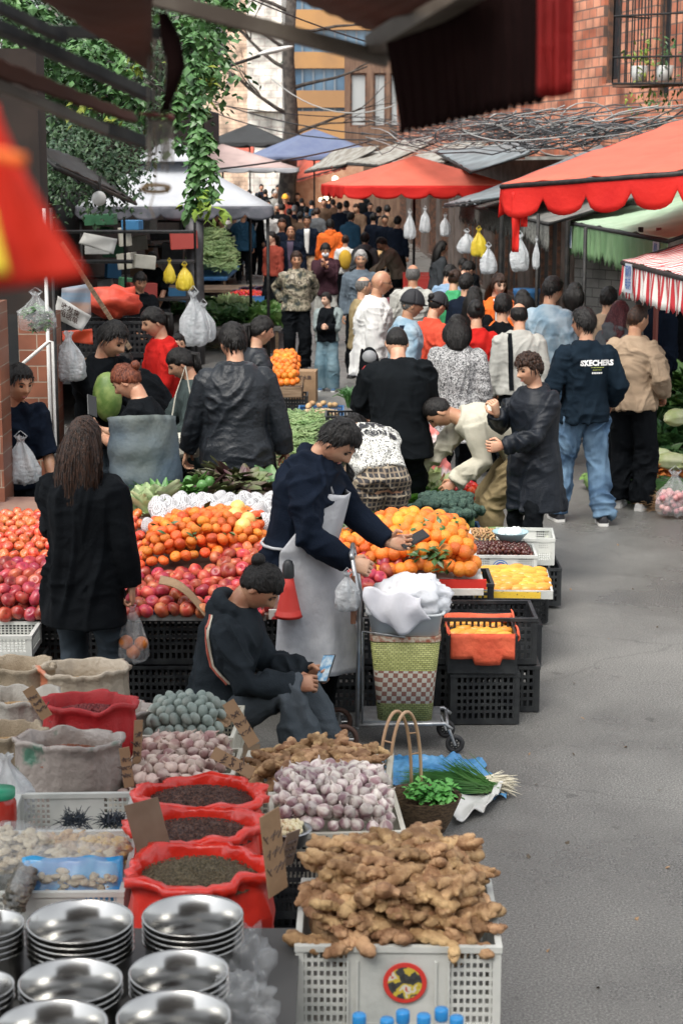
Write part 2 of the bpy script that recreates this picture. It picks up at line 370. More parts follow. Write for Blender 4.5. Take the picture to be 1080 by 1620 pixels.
        for _ in range(0 if (not near or st in ('buzz', 'balding') or len(hair) > 2) else (420 if q >= 2 else 160)):
            u = V((random.gauss(0, 1), random.gauss(0, 1), random.gauss(0, 1))).normalized()
            if hmask(u) < .45: continue
            d_ = V((0, -.9, .1)) if pull else V((u.x * .3, .35 * u.y + .1, -1)) if u.z < .6 else V((u.x * .8 + .3, u.y + .35, -.3)); d_ = d_ + V((ru(-1, 1), ru(-1, 1), ru(-1, 1))) * (.12 if pull else .24); d_ = (d_ - u * d_.dot(u)).normalized(); x_ = u.cross(d_) * .0035
            p = head_pt(u, sk=1) + u * (th0 * .7); ln = ru(.035, .065); lf_ = .0015 if pull else .004; Pq = [p - x_, p + x_, p + d_ * ln * .5 + x_ + u * lf_, p + d_ * ln * .5 - x_ + u * lf_, p + d_ * ln + u * lf_ * ru(-.3, .9)]
            m.add([(hc + hr @ v_) * s for v_ in Pq], [(0, 1, 2, 3), (3, 2, 4)])
        if st == 'bun': m.sph(HP(0, -.115, .055) * s, .034 * s, 12, 9, fn=lambda u: 1 + .12 * noise.noise(u * 4 + V((seed, 0, 0))))
        if st == 'topbun': m.sph(HP(0, -.10, .085) * s, .036 * s, 12, 9, fn=lambda u: 1 + .15 * noise.noise(u * 4 + V((seed, 0, 0))))
        if st == 'curly':
            for i in range(170):
                u = V((ru(-1, 1), ru(-1, 1), ru(-.4, 1))).normalized()
                if hmask(u) > .8: m.sph((hc + hr @ (head_pt(u, sk=1) * 1.08)) * s, ru(.010, .020) * s, 7, 5)
        bk = -fw
        if st == 'pony':
            p0 = HP(0, -.10, .03); pts = [p0, p0 + bk * .045 + V((0, 0, -.01)), p0 + bk * .05 + V((0, 0, -.12)), p0 + bk * .035 + V((0.01, 0, -.24))]
            m.tube([p * s for p in pts], [.02 * s, .032 * s, .03 * s, .01 * s], n=10, rnd_=True)
            for _ in range(70): e5 = V((ru(-.03, .03), ru(-.03, .03), 0)); m.tube([(pts[1] + e5 * .8) * s, (pts[2] + e5 * 1.1) * s, (pts[3] + e5 * .7 + V((0, 0, ru(-.04, .05)))) * s], [.003, .003, .001], n=3)
        if st in ('long', 'bob'):
            Ln = .36 if st == 'long' else .14; rings = []
            for i in range(12):
                t = i / 11; c = HP(0, -.022, .075).lerp(nb + bk * .085 - up * (Ln - .12), t)
                c = c + bk * (.02 * sin(t * pi)); wx = (.060 + .045 * sin(min(1, t * 3) * 1.57) + .015 * sin(t * 2.6)) * (1 - .45 * max(0, t - .6) / .4); wy = (.07 + .03 * sin(min(1, t * 3) * 1.57)) * (1 - t * .6)
                a = [c + rt * (wx * cos(q_) * (1 + .10 * noise.noise(V((cos(q_) * 4, sin(q_) * 4 + seed, t * 1.2))))) + fw * (wy * min(.35, sin(q_)) * (1 + .1 * noise.noise(V((q_ * 3, seed, t))))) for q_ in [2 * pi * kk / 28 for kk in range(28)]]
                rings.append([p * s for p in a])
            m.loft(rings)
            for _ in range(420 if q >= 2 else 120):
                kk = random.randrange(28); r0_ = random.randrange(0, 7)
                if kk in (5, 6, 7, 8, 9) and False: continue
                tl = [rings[min(11, r0_ + j_)][kk] for j_ in range(5)]; cn = [sum((V(p) for p in rings[min(11, r0_ + j_)]), V()) / 28 for j_ in range(5)]; sd_ = (V(rings[r0_][(kk + 1) % 28]) - V(rings[r0_][kk])).normalized(); of_ = ru(-.012, .012); lf_ = ru(.001, .007); P5 = []
                for j_, p in enumerate(tl): o5 = (V(p) - cn[j_]).normalized(); c5 = V(p) + o5 * (lf_ + .003 * (j_ > 3)) + sd_ * (of_ + ru(-.003, .003)); P5 += [c5 - sd_ * .0022, c5 + sd_ * .0022]
                m.add(P5, [(2 * j_, 2 * j_ + 1, 2 * j_ + 3, 2 * j_ + 2) for j_ in range(4)])
        ho = m.build('hair', hm, root, True)
    if len(hair) > 2:            # a cap
        m = MB(); cc = M('cap ' + hair[2], (.015, .016, .02) if hair[2] == 'black' else (.8, .38, .03), rough=.75)
        def capf(i, j):
            th = j * 1.50; ph = i * 2 * pi; u = V((sin(th) * cos(ph), sin(th) * sin(ph), cos(th))); return (hc + hr @ (head_pt(u, sk=1) * 1.2 + V((0, .002, .004 + .006 * cos(th))))) * s
        m.grid(capf, 32, 12); m.grid(lambda i, j: (hc + hr @ V(((i - .5) * .13 * (1 - .25 * j), .085 + .075 * j * (1 - (2 * i - 1) ** 2 * .45) - .02 * (2 * i - 1) ** 2, .034 - .012 * (2 * i - 1) ** 2 - .014 * j))) * s, 10, 5)
        m.build('cap', cc, root, True, solid=.004)
    # ---- clothes
    vx = (.0095 if q >= 2 else .013) if near else .024
    am = (.011 if near else .008)
    def scl(mb): mb.v = [tuple(V(v) * s) for v in mb.v]; return mb
    out = {'root': root, 'hc': hc * s, 'wr': {k: wr[k] * s for k in wr}, 's': s}
    if leg:
        m = MB(); inf = leg.get('inf', .016)
        if leg.get('skirt'):
            z1 = leg['skirt']; c0 = P; m.loft([ell(c0 + V((0, 0, .1 * (1 - t) - (P.z - z1) * t)), .17 + .05 * t, .13 + .05 * t, V((1, 0, 0)), V((0, 1, 0))) for t in [k / 6 for k in range(7)]])
        else:
            c = [(P + V((0, 0, -.10)) + dr(A * .3) * 0, .115, .095), (P - dr(A * .3) * .04, .162, .12), (P + dr(A * .5) * .03, .15, .108), (P + dr(A * .6) * .07, .142, .102), (P + dr(A * .6) * .12, .136, .10)]
            if sit: m.sph(P + V((0, .0, -.01)), (.185, .16, .14), 16, 12)
            m.loft([ell(cc, (rx * w) + inf * .5, ry * fat + inf * .4, X, dr(A * .4).cross(X)) for cc, rx, ry in c])
            wd = leg.get('wide', 1)
            for k in 'RL':
                e_ = an[k] + (kn[k] - an[k]).normalized() * leg.get('up', -.02)
                m.tube([hips[k] + V((0, 0, -.0)), (hips[k] + kn[k]) / 2, kn[k], (kn[k] + e_) / 2, e_], [.095 + inf * .4, .084 + inf * .7, .064 + inf * wd, .056 + inf * wd * 1.2, .05 + inf * wd * 1.3], n=14, rnd_=False)
        pend(scl(m), leg.get('name', 'trousers'), leg['mat'], root, vx, amp=leg.get('amp', am), kx=8, kz=6, seed=seed, post=leg.get('post'))
    if shoe and q > -1:
        for k, sg in (('R', 1), ('L', -1)):
            m = MB(); a = an[k]; gd = V((sg * .12, 1, 0)).normalized(); gs = V((gd.y, -gd.x, 0)); z0 = a.z - .083
            prof = [(-.075, .028, .05), (-.06, .038, .075), (-.02, .040, .085), (.03, .042, .062), (.08, .047, .045), (.13, .044, .036), (.165, .026, .022)]
            m.m = 0; rg_ = []
            for y, wx, hz in prof:
                c = V((a.x, a.y, z0)) + gd * y; rg_.append([(c + gs * (wx * cos(t)) + V((0, 0, .02 + (hz * sin(t) if sin(t) > 0 else .012 * sin(t))))) * s for t in [2 * pi * kk / 14 for kk in range(14)]])
            m.loft(rg_)
            m.m = 1; m.loft([[(V((a.x, a.y, z0 + zz)) + gd * y * 1.04 + gs * (wx * 1.08 * sx)) * s for y, wx, hz in prof for sx in (1,)] + [(V((a.x, a.y, z0 + zz)) + gd * y * 1.04 - gs * (wx * 1.08)) * s for y, wx, hz in reversed(prof)] for zz in (.0, .024)])
            m.build('shoe', [shoe, M('sole white', (.6, .6, .58), rough=.6) if shoe.get('sole', 1) else M('sole dark', (.02, .02, .02), rough=.6)], root, auto=40)
    if top:
        inf = top.get('inf', .018); m = MB(); rings = []
        hem = top.get('hem', .05)        # metres below the pelvis centre
        def R_(c, rx, ry, a): rings.append(ell(c, rx * w + inf, ry * fat + inf, X, dr(a).cross(X), n=24, pw=.9))
        by = top.get('belly', 0)
        if hem > .12:
            for t in ([1, .66, .33] if not sit else []):
                z = P - V((0, 0, hem * t)) + V((0, -.01 * t, 0)); R_(z, .165 + .02 * t * top.get('flare', 1), .118 + .015 * t * top.get('flare', 1), 0)
            R_(P, .164, .122, A * .4)
        elif hem > 0: R_(P - dr(A * .5) * hem, .170, .128, A * .4); R_(P, .168, .126, A * .4)
        R_(P + dr(A * .6) * .06, .152, .112 + by * .5, A * .5) if hem > -.06 else None
        R_(wst, .140, .105 + by, A * .7); R_((wst + ch) / 2 + dr(A) * .01, .150, .110 + by * .6, A * .9); R_(ch, .162, .115, A); R_(ch + up * .07, .172, .108, A); R_(nb - up * .065, .150, .09, A); R_(nb - up * .02, .098, .07, A); R_(nb + up * .022, .058, .054, A)
        m.loft(rings)
        col = top.get('collar', 0)
        if col: m.tube([nb + up * (.012 + .0 * cos(a)) + rt * (.068 * cos(a)) + fw * (.062 * sin(a) - .004) + up * (-.012 * sin(a)) for a in [k * pi / 8 for k in range(17)]], col, n=8, cap=False)
        if top.get('hood'):
            m.tube([nb + up * .005 + rt * (.095 * cos(a)) + fw * (.085 * sin(a) - .01) + up * (-.03 * sin(a)) for a in [pi * .85 + k * pi * 1.3 / 10 for k in range(11)]], [.025] + [.038] * 9 + [.025], n=8); m.sph(nb - fw * .10 - up * .035, (.085, .045, .07), 12, 8)
        sl_ = top.get('sleeve', 1); si = top.get('sinf', inf)
        for k in 'RL':
            if sl_ >= 1: m.tube([sh[k], (sh[k] + el[k]) / 2, el[k], (el[k] + wr[k]) / 2, wr[k]], [.056 + si, .050 + si, .043 + si, .040 + si, .030 + si * .8], n=14)
            elif sl_ > 0: m.tube([sh[k], sh[k].lerp(el[k], sl_ * .6), sh[k].lerp(el[k], sl_ * 1.2)], [.056 + si, .052 + si, .05 + si * 1.3], n=14)
            if sl_: m.sph(sh[k], .052 + si * .8, 12, 8)
        pend(scl(m), top.get('name', 'jacket'), top['mat'], root, vx, amp=top.get('amp', am * 1.1), kx=top.get('kx', 9), kz=top.get('kz', 5), seed=seed + 5, post=top.get('post'))
        if top.get('front'):         # an open front showing the shirt beneath
            m = MB(); fm = top['front']
            def ff(i, j):
                t = j; c = P.lerp(nb, t) if lean == 0 else P.lerp(nb, t); wx = (i - .5) * (.07 + .05 * t); return (V((c.x, 0, c.z)) + V((wx, (.115 if t < .85 else .115 - (t - .85) * .35) + inf + .018 - abs(wx) * .25 + c.y, 0))) * s
            m.grid(ff, 6, 14); m.build('shirt', fm, root, True, solid=.006)
        if top.get('cuff'):
            m = MB()
            for k in 'RL':
                dd = (wr[k] - el[k]).normalized(); m.tube([(wr[k] - dd * .02) * s, (wr[k] + dd * .012) * s], [(.034 + si) * s, (.032 + si * .8) * s], n=14)
            m.build('cuffs', top['cuff'], root, True)
    out.update(dict(P=P * s, wst=wst * s, ch=ch * s, nb=nb * s, up=up, rt=rt, fw=fw, sh={k: sh[k] * s for k in sh}, el={k: el[k] * s for k in el}, kn={k: kn[k] * s for k in kn}, hr=hr))
    return out
def inroot(o, p): return o['root'].matrix_basis @ p
# ---------------------------------------------------------------- cloth materials
def cl(key, c, c2=None, rough=.85, bump=.25, bs=140, sheen=0):
    c2 = c2 or tuple(x * .72 for x in c); return M(key, c, c2, rough=rough, sc=7, bump=bump, bs=bs, spec=.1, sheen=sheen, lo=.35, hi=.68)
def pattern_camo():
    m = M('camouflage cloth', (.2, .2, .1)); n, L, b, src = nodes_of(m)
    t = n.new('ShaderNodeTexNoise'); t.inputs['Scale'].default_value = 9; t.inputs['Detail'].default_value = 3; L.new(src, t.inputs[0])
    r = ramp(n, [(0, (.03, .035, .03)), (.42, (.13, .12, .08)), (.5, (.30, .26, .19)), (.57, (.10, .085, .06)), (.64, (.38, .34, .27))], True); L.new(t.outputs[0], r.inputs[0]); L.new(r.outputs[0], b.inputs['Base Color']); return m
def pattern_plaid(key, base, l1, l2, sc):
    m = M(key, base, rough=.85); n, L, b, src = nodes_of(m); sx = n.new('ShaderNodeSeparateXYZ'); L.new(src, sx.inputs[0])
    add = n.new('ShaderNodeMath'); add.operation = 'ADD'; L.new(sx.outputs[0], add.inputs[0]); add.inputs[1].default_value = 5
    cur = None
    for i, (o, scl_, wd, c) in enumerate([(add.outputs[0], sc, .16, l1), (sx.outputs[2], sc, .16, l1), (add.outputs[0], sc * 2, .30, l2), (sx.outputs[2], sc * 2, .30, l2)]):
        mu = n.new('ShaderNodeMath'); mu.operation = 'MULTIPLY'; mu.inputs[1].default_value = scl_; L.new(o, mu.inputs[0])
        fr = n.new('ShaderNodeMath'); fr.operation = 'FRACT'; L.new(mu.outputs[0], fr.inputs[0])
        lt = n.new('ShaderNodeMath'); lt.operation = 'LESS_THAN'; lt.inputs[1].default_value = wd; L.new(fr.outputs[0], lt.inputs[0])
        hf = n.new('ShaderNodeMath'); hf.operation = 'MULTIPLY'; hf.inputs[1].default_value = .7; L.new(lt.outputs[0], hf.inputs[0])
        mx = n.new('ShaderNodeMix'); mx.data_type = 'RGBA'; L.new(hf.outputs[0], mx.inputs[0]); mx.inputs[7].default_value = (*c, 1)
        if cur: L.new(cur, mx.inputs[6])
        else: mx.inputs[6].default_value = (*base, 1)
        cur = mx.outputs[2]
    L.new(cur, b.inputs['Base Color']); return m
def pattern_tweed(key, a, c, sc=170):
    m = M(key, a, rough=.95); n, L, b, src = nodes_of(m); t = n.new('ShaderNodeTexVoronoi'); t.inputs['Scale'].default_value = sc; L.new(src, t.inputs[0])
    r = ramp(n, [(.25, a), (.6, c)]); sx = n.new('ShaderNodeSeparateXYZ'); L.new(t.outputs['Color'], sx.inputs[0]); L.new(sx.outputs[0], r.inputs[0]); L.new(r.outputs[0], b.inputs['Base Color']); return m
def pattern_print():
    m = M('letter print cloth', (.7, .7, .66), rough=.85); n, L, b, src = nodes_of(m)
    t = n.new('ShaderNodeTexBrick'); t.inputs['Scale'].default_value = 1; t.inputs['Brick Width'].default_value = .035; t.inputs['Row Height'].default_value = .02; t.inputs['Mortar Size'].default_value = .003
    t.inputs['Color1'].default_value = (0, 0, 0, 1); t.inputs['Color2'].default_value = (1, 1, 1, 1); t.inputs['Mortar'].default_value = (.5, .5, .5, 1); L.new(src, t.inputs[0])
    v = n.new('ShaderNodeTexNoise'); v.inputs['Scale'].default_value = 95; v.inputs['Detail'].default_value = 1; L.new(src, v.inputs[0])
    ad = n.new('ShaderNodeMath'); ad.operation = 'MULTIPLY_ADD'; ad.inputs[1].default_value = .10; L.new(t.outputs[0], ad.inputs[0]); L.new(v.outputs[0], ad.inputs[2])
    r = ramp(n, [(0, (.60, .60, .56)), (.60, (.60, .60, .56)), (.63, (.05, .05, .055))]); L.new(ad.outputs[0], r.inputs[0]); L.new(r.outputs[0], b.inputs['Base Color']); return m
blk = cl('black cloth', (.0045, .006, .008)); blk2 = cl('black knit', (.006, .008, .010), bs=220); nav = cl('navy cloth', (.007, .012, .024)); navs = cl('navy sweatshirt', (.007, .015, .025))
dnm = M('blue jeans', (.035, .08, .15), (.13, .22, .32), rough=.85, sc=5, bump=.35, bs=260, lo=.38, hi=.66); dkd = M('dark jeans', (.012, .022, .032), (.03, .045, .06), rough=.85, sc=5, bump=.3, bs=260)
wsd = M('washed denim', (.20, .31, .40), (.34, .44, .51), rough=.85, sc=8, bump=.3, bs=260)
lth = M('dark glossy jacket', (.009, .012, .016), (.017, .021, .027), rough=.45, spec=.35, sc=6, bump=.35, bs=45); gry = cl('grey cloth', (.11, .12, .13)); lgt = cl('light grey cloth', (.42, .42, .39)); wht = cl('white cloth', (.68, .68, .66), (.58, .58, .57))
bei = cl('beige jacket cloth', (.36, .27, .19), (.30, .22, .15)); khk = cl('khaki cloth', (.28, .22, .12)); cof = cl('cream cloth', (.52, .50, .41), (.43, .41, .33)); red = cl('red cloth', (.50, .018, .015)); orn = cl('orange cloth', (.8, .16, .03)); rst = cl('rust cloth', (.30, .06, .04))
grn = cl('grey green cloth', (.055, .075, .075)); teal = cl('teal blue cloth', (.015, .05, .09)); pnk = cl('salmon cloth', (.60, .25, .20)); brn = cl('brown cloth', (.14, .09, .06)); mrn = cl('maroon knit', (.05, .022, .03)); pur = cl('plum cloth', (.08, .04, .08))
chr_ = M('charcoal trousers', (.055, .068, .08), (.08, .095, .11), spec=.15, rough=.8, sc=6, bump=.25, bs=120); tw = pattern_tweed('grey tweed', (.035, .037, .04), (.42, .42, .42)); camo_ = pattern_camo()
pld = pattern_plaid('plaid cloth', (.03, .028, .03), (.62, .56, .42), (.22, .17, .12), 15); bpl = pattern_plaid('blue check cloth', (.22, .34, .48), (.6, .66, .7), (.1, .18, .3), 30)
sh_b = M('black shoe', (.018, .018, .022), rough=.5, bump=.2); sh_d = M('dark shoe', (.016, .016, .018), rough=.5); sh_d['sole'] = 0; sh_w = M('white shoe', (.62, .62, .6), (.5, .5, .5), rough=.5, bump=.2); sh_u = M('blue shoe', (.05, .1, .18), rough=.5)
def J(mat, **k): return dict(mat=mat, **k)
PPL = {}
def pp(key, px, Y, label, face, **k):
    x = XP(px, Y, 1); o = person(label, (x, Y, gz(Y)), face, **k); PPL[key] = o; return o
# ---- big foreground figures
vend = pp('vendor', 484, 8.75, 'fruit seller in a dark jacket and pale grey apron leaning over the woven cart', -14, h=1.69, lean=13, hp=50, hy=-10, q=2, skn=0, w=1.10, fat=1.2,
    hands={'R': (.17, .27, .95, .7, -.8, -.3), 'L': (-.12, .40, 1.0, -.6, -.7, -.5), 'Rh': (-.1, 1, -.25), 'Lh': (.1, 1, .05), 'Rc': .8, 'Lc': .35, 'Lt': (-.3, .2, 1), 'Rt': (-.6, .3, 1)}, top=J(nav, inf=.03, collar=.027, hem=.10), leg=J(blk), shoe=sh_d, hair=('short', 'black'))
seat = pp('seated', 350, 8.12, 'seated woman in a dark hooded jacket looking down at her phone beside the egg crate', -8, h=1.66, lean=12, hp=48, hy=-4, q=2, skn=1, fem=1, w=1.02, fat=1.15, sit=True, pel=(0, -.02, .33),
    feet={'R': (.16, .44, .085), 'L': (-.14, .52, .085)}, hands={'R': (.13, .37, .50, .6, -.7, -.6), 'L': (-.02, .41, .52, -.6, -.5, -.8), 'Rh': (-.1, 1, .15), 'Lh': (.1, 1, .15), 'Rc': .7, 'Lc': .7, 'Rt': (-.6, .2, 1), 'Lt': (.3, .2, 1)}, top=J(M('hooded jacket cloth', (.012, .017, .022), (.02, .027, .034), spec=.15, rough=.8, bump=.3, bs=160), inf=.026, hood=True, hem=.04), leg=J(chr_, inf=.03), shoe=sh_d, hair=('topbun', 'black'))
bcw = pp('blackcoat', 133, 8.55, 'woman in a long black coat with long dark hair seen from behind at the apples', 76, h=1.63, lean=2, hp=6, q=2, fem=1, w=.98, top=J(blk, inf=.034, hem=.27, flare=1.6, name='coat', collar=.018, kz=2), leg=J(dkd, inf=.012), shoe=sh_d, hair=('long', 'brown'), hands={'R': (.255, .04, .80), 'Rh': (0, .1, -1), 'Rc': .95, 'L': (-.14, .3, .98)})
# ---- sellers and shoppers on the left
yng = pp('young', 163, 12.3, 'young man in a black sweater holding a green melon at the shop entrance', -45, h=1.82, lean=6, hp=30, hy=15, q=2, w=1.04, hands={'R': (.05, .40, 1.02), 'L': (-.12, .36, .98), 'Rc': .7, 'Lc': .6}, top=J(blk, inf=.03), leg=J(dkd), shoe=sh_d)
pp('shawl', 232, 11.35, 'red haired woman wrapped in a grey blue shawl reading a phone', 165, h=1.63, lean=8, hp=36, q=2, fem=1, fat=1.1, hands={'L': (.02, .36, 1.20, -.5, -.5, -.9), 'R': (.08, .38, 1.22), 'Rc': .8, 'Lc': .8}, top=J(blk, inf=.02, sleeve=.6), leg=J(dkd, skirt=.35, name='skirt'), shoe=sh_d, hair=('bun', 'red'))
pp('stripe', 243, 13.1, 'person in a black sports top with white shoulder stripes bending left', 168, h=1.66, lean=34, hp=40, q=1, skn=1, fem=1, top=J(blk, inf=.028), leg=J(brn, inf=.03), shoe=sh_w, hair=('bun', 'black'), hands={'L': (-.1, .45, 1.0), 'R': (.1, .45, 1.0)})
pp('redl', 262, 14.6, 'woman in a bright red jacket with a black strap turned to the left', 205, h=1.72, lean=5, hp=20, fem=1, top=J(red, inf=.026), leg=J(blk), shoe=sh_d, hair=('pony', 'black'), hands={'L': (-.1, .3, 1.05), 'R': (.1, .3, 1.0)})
pp('paper', 312, 12.6, 'woman with tied back hair holding out a banknote in a grey green coat', 190, h=1.60, lean=7, hp=30, q=2, fem=1, hands={'L': (-.12, .30, .98), 'R': (.12, .36, .98), 'Lc': .7}, top=J(grn, inf=.028, hem=.16, name='coat'), leg=J(blk), shoe=sh_w, hair=('pony', 'black'))
bigm = pp('bigman', 374, 12.0, 'heavyset man in a dark glossy jacket carrying an orange bag seen from behind', 98, h=1.79, lean=1, hp=12, hy=20, q=2, w=1.14, fat=1.2, top=J(lth, inf=.045, hem=.12, collar=.02, amp=.0085, kx=6, kz=4, sinf=.036), leg=J(chr_ and blk, inf=.034), shoe=sh_d, hair=('short', 'black'), hands={'R': (.34, .04, .83), 'L': (-.32, .14, .86), 'Rc': .9})
pp('longr', 400, 14.3, 'woman with a long black ponytail in a black leather jacket behind the big man', 20, h=1.66, lean=6, hp=14, fem=1, top=J(lth, inf=.028), leg=J(blk), shoe=sh_d, hair=('pony', 'black'))
pp('peek', 22, 11.2, 'man in a navy tee leaning out of the shop doorway with a white bag', -60, h=1.66, lean=18, hp=16, hy=10, q=2, skn=1, top=J(nav, sleeve=.85, inf=.024), leg=J(blk), shoe=sh_d, hands={'L': (-.20, .22, .86), 'R': (.2, .25, .9), 'Lc': .9})
pp('stallw', 222, 21, 'market seller in dark clothes standing under the white canopy', -70, h=1.62, hp=15, q=1, skn=1, fem=1, top=J(blk, inf=.03), leg=J(blk), hair=('short', 'black'), hands={'R': (.1, .28, 1.0), 'L': (-.1, .3, 1.02)})
pp('stallm', 250, 24.5, 'seller in a black tee sitting high among stacked goods under the canopy', -100, h=1.62, hp=30, lean=15, q=1, top=J(blk2, sleeve=.7), leg=J(gry), hair=('short', 'black'), hands={'R': (.1, .35, 1.0), 'L': (-.1, .36, 1.0)}, pel=(0, 0, 1.05))
pp('stallg', 236, 29, 'grey haired customer in a light shirt beneath the left canopy', -60, h=1.66, q=0, top=J(lgt), leg=J(blk), hair=('short', 'grey'))
pp('child', 282, 15.9, 'small child whose face shows behind the red jacket', -75, h=1.36, top=J(rst), leg=J(blk), hair=('short', 'black'))
# ---- middle group
pp('blackT', 630, 12.7, 'broad man in a loose black tee with his back turned and head bowed', 95, h=1.74, lean=8, hp=34, q=2, w=1.1, fat=1.12, top=J(blk2, inf=.045, hem=.14, sleeve=.95, sinf=.05, kz=2.5), leg=J(blk, inf=.035), shoe=sh_d, hair=('buzz', 'black'), hands={'L': (-.2, .36, 1.0), 'R': (.22, .30, .92)})
pp('brave', 590, 11.65, 'bending woman in a letter print top and plaid trousers over the vegetables', 108, h=1.62, lean=68, hp=78, q=2, fem=1, w=1.08, fat=1.15, top=J(pattern_print(), inf=.024, hem=0, sleeve=.95, cuff=None), leg=J(pld, inf=.055, wide=1.2), shoe=sh_d, hair=('short', 'black'), hands={'R': (.24, .58, .62), 'L': (-.2, .6, .6)})
pp('khaki', 782, 12.6, 'stooping man in a cream shirt and khaki trousers reaching for the tomatoes', 183, h=1.70, lean=74, hp=62, q=2, skn=1, fat=1.08, top=J(cof, inf=.034, hem=.06, amp=.014), leg=J(khk, inf=.034, amp=.013), shoe=sh_d, hair=('buzz', 'black'), hands={'L': (-.18, .30, .66, 0, -1, 0), 'R': (.18, .62, .62, 0, -1, .2)})
pp('navyc', 846, 12.1, 'middle aged woman in a dark navy coat pausing with one hand raised', 212, h=1.60, lean=3, hp=16, q=2, fem=1, fat=1.12, skn=0, top=J(M('dark navy coat', (.004, .007, .012), (.008, .011, .017), spec=.3, rough=.5, bump=.25, bs=120), inf=.034, hem=.37, flare=2.0, name='coat', kz=2.2, collar=.02, amp=.015, sinf=.028), leg=J(blk, inf=.004), shoe=sh_d, hair=('curly', 'brown'), hands={'R': (.10, .28, 1.27, .9, -.3, -1), 'L': (-.06, .34, 1.06, -.7, -.5, -.9), 'Rh': (-.2, .4, .9), 'Lh': (.2, 1, .0), 'Rc': .8, 'Lc': .7})
ske = pp('logo', 924, 14.2, 'man in a dark sweatshirt with white lettering on the back and blue jeans', 96, h=1.72, lean=0, hp=4, hy=42, q=2, w=1.02, fat=1.0, top=J(navs, inf=.032, hem=.10, collar=.016, kz=4), leg=J(dnm, inf=.026, amp=.014), shoe=sh_b, hands={'R': (.25, .13, .96), 'L': (-.26, .13, .96)}, feet={'R': (.15, -.10, .085), 'L': (-.17, .10, .085)})
pp('beige', 1000, 14.8, 'man in a beige jacket and black trousers with white sneakers', 62, h=1.70, lean=0, hp=6, hy=-30, q=2, skn=1, fat=1.08, top=J(bei, inf=.034, hem=.07, collar=.016, amp=.015), leg=J(blk, inf=.034), shoe=sh_w, hair=('buzz', 'brown'), hands={'R': (.24, .10, .98), 'L': (-.26, .02, .95)})
pp('denim', 866, 17.0, 'tall young man in a washed denim jacket looking right', 60, h=1.80, hp=10, hy=-25, w=1.05, top=J(wsd, inf=.034, collar=.018), leg=J(dnm), shoe=sh_b, glasses=True)
pp('strap', 820, 15.9, 'balding man in a light grey jacket with a black bag strap', 92, h=1.64, lean=4, hp=12, q=2, w=1.05, top=J(lgt, inf=.034, collar=.016), leg=J(blk), hair=('balding', 'black'))
pp('tweed', 722, 14.6, 'woman in a speckled grey tweed coat seen from behind', 88, h=1.64, lean=3, hp=16, q=2, fem=1, w=1.1, fat=1.1, top=J(tw, inf=.034, hem=.28, name='coat', kz=3, collar=.02), leg=J(blk), shoe=sh_d, hair=('bob', 'black'))
pp('blackst', 792, 16.6, 'young person in a black top with a white stripe beside the balding man', 70, h=1.66, hp=8, top=J(blk), leg=J(blk), hair=('short', 'black'))
pp('redtop', 752, 16.4, 'woman in a plain red top with dark tied hair', 95, h=1.62, hp=8, fem=1, top=J(red), leg=J(blk), hair=('bun', 'black'))
pp('maroon', 972, 16.4, 'woman with long maroon hair in a grey hooded coat', 48, h=1.62, hp=12, fem=1, top=J(gry, hood=True), leg=J(blk), shoe=sh_w, hair=('long', 'maroon'))
pp('behind1', 958, 17.6, 'person with short dark hair half hidden behind the maroon haired woman', 60, h=1.66, top=J(bei), leg=J(blk), hair=('short', 'black'))
pp('behind2', 906, 18.6, 'woman with loose black hair beyond the denim jacket', 70, h=1.64, fem=1, top=J(gry), leg=J(blk), hair=('bob', 'black'))
pp('dark1', 1042, 17.6, 'shopkeeper in a dark blue coat standing in the shade under the striped awning', 200, h=1.72, skn=1, top=J(nav, inf=.03), leg=J(blk))
pp('dark2', 1078, 19, 'stout woman in black clothes at the right edge behind the greens', 190, h=1.55, fat=1.2, fem=1, top=J(blk, inf=.03), leg=J(blk), hair=('short', 'black'))
pp('facew', 784, 19.4, 'long haired woman in an orange coat facing the camera', -80, h=1.70, hp=14, hy=10, q=2, fem=1, skn=2, top=J(orn, front=wht), leg=J(blk), hair=('long', 'brown'))
pp('bobw', 826, 18.4, 'person with a rounded black bob in front of the long haired woman', 100, h=1.58, fem=1, hp=4, top=J(blk), leg=J(blk), hair=('bob', 'black'))
pp('shortw', 800, 18.0, 'short haired shopper in an orange vest looking down', 120, h=1.58, fem=1, hp=25, top=J(orn), leg=J(blk), hair=('short', 'black'))
pp('longdk', 748, 18.6, 'woman with wavy dark hair in a black blouse in the middle of the crowd', 70, h=1.60, fem=1, top=J(blk), leg=J(blk), hair=('long', 'black'))
pp('dkhd', 735, 20.2, 'person with thick black hair behind the wavy haired woman', 60, h=1.64, top=J(nav), leg=J(blk), hair=('short', 'black'))
pp('greenc', 716, 21.4, 'woman with a bright green collar and pinned hair', 60, h=1.62, fem=1, hp=10, top=J(cl('green cloth', (.06, .33, .14))), leg=J(blk), hair=('bun', 'brown'))
pp('redvest', 682, 17.2, 'woman in a dark cap and orange red vest turned to the right', 40, h=1.64, hp=25, fem=1, top=J(cl('coral cloth', (.68, .09, .05)), collar=.016), leg=J(blk), hair=('bun', 'black', 'black'))
pp('check', 722, 24.5, 'shopper in a blue checked shirt bending over a stall', 40, h=1.66, lean=25, hp=40, top=J(bpl), leg=J(blk), hair=('short', 'black'))
pp('check2', 706, 23, 'person with black hair and a khaki backpack near the checked shirt', 50, h=1.60, hp=20, top=J(bpl), leg=J(blk), hair=('short', 'black'))
pp('redface', 737, 27, 'small seller with a ruddy face leaning forward in the shade', -110, h=1.55, lean=20, hp=30, skn=1, top=J(blk), leg=J(blk))
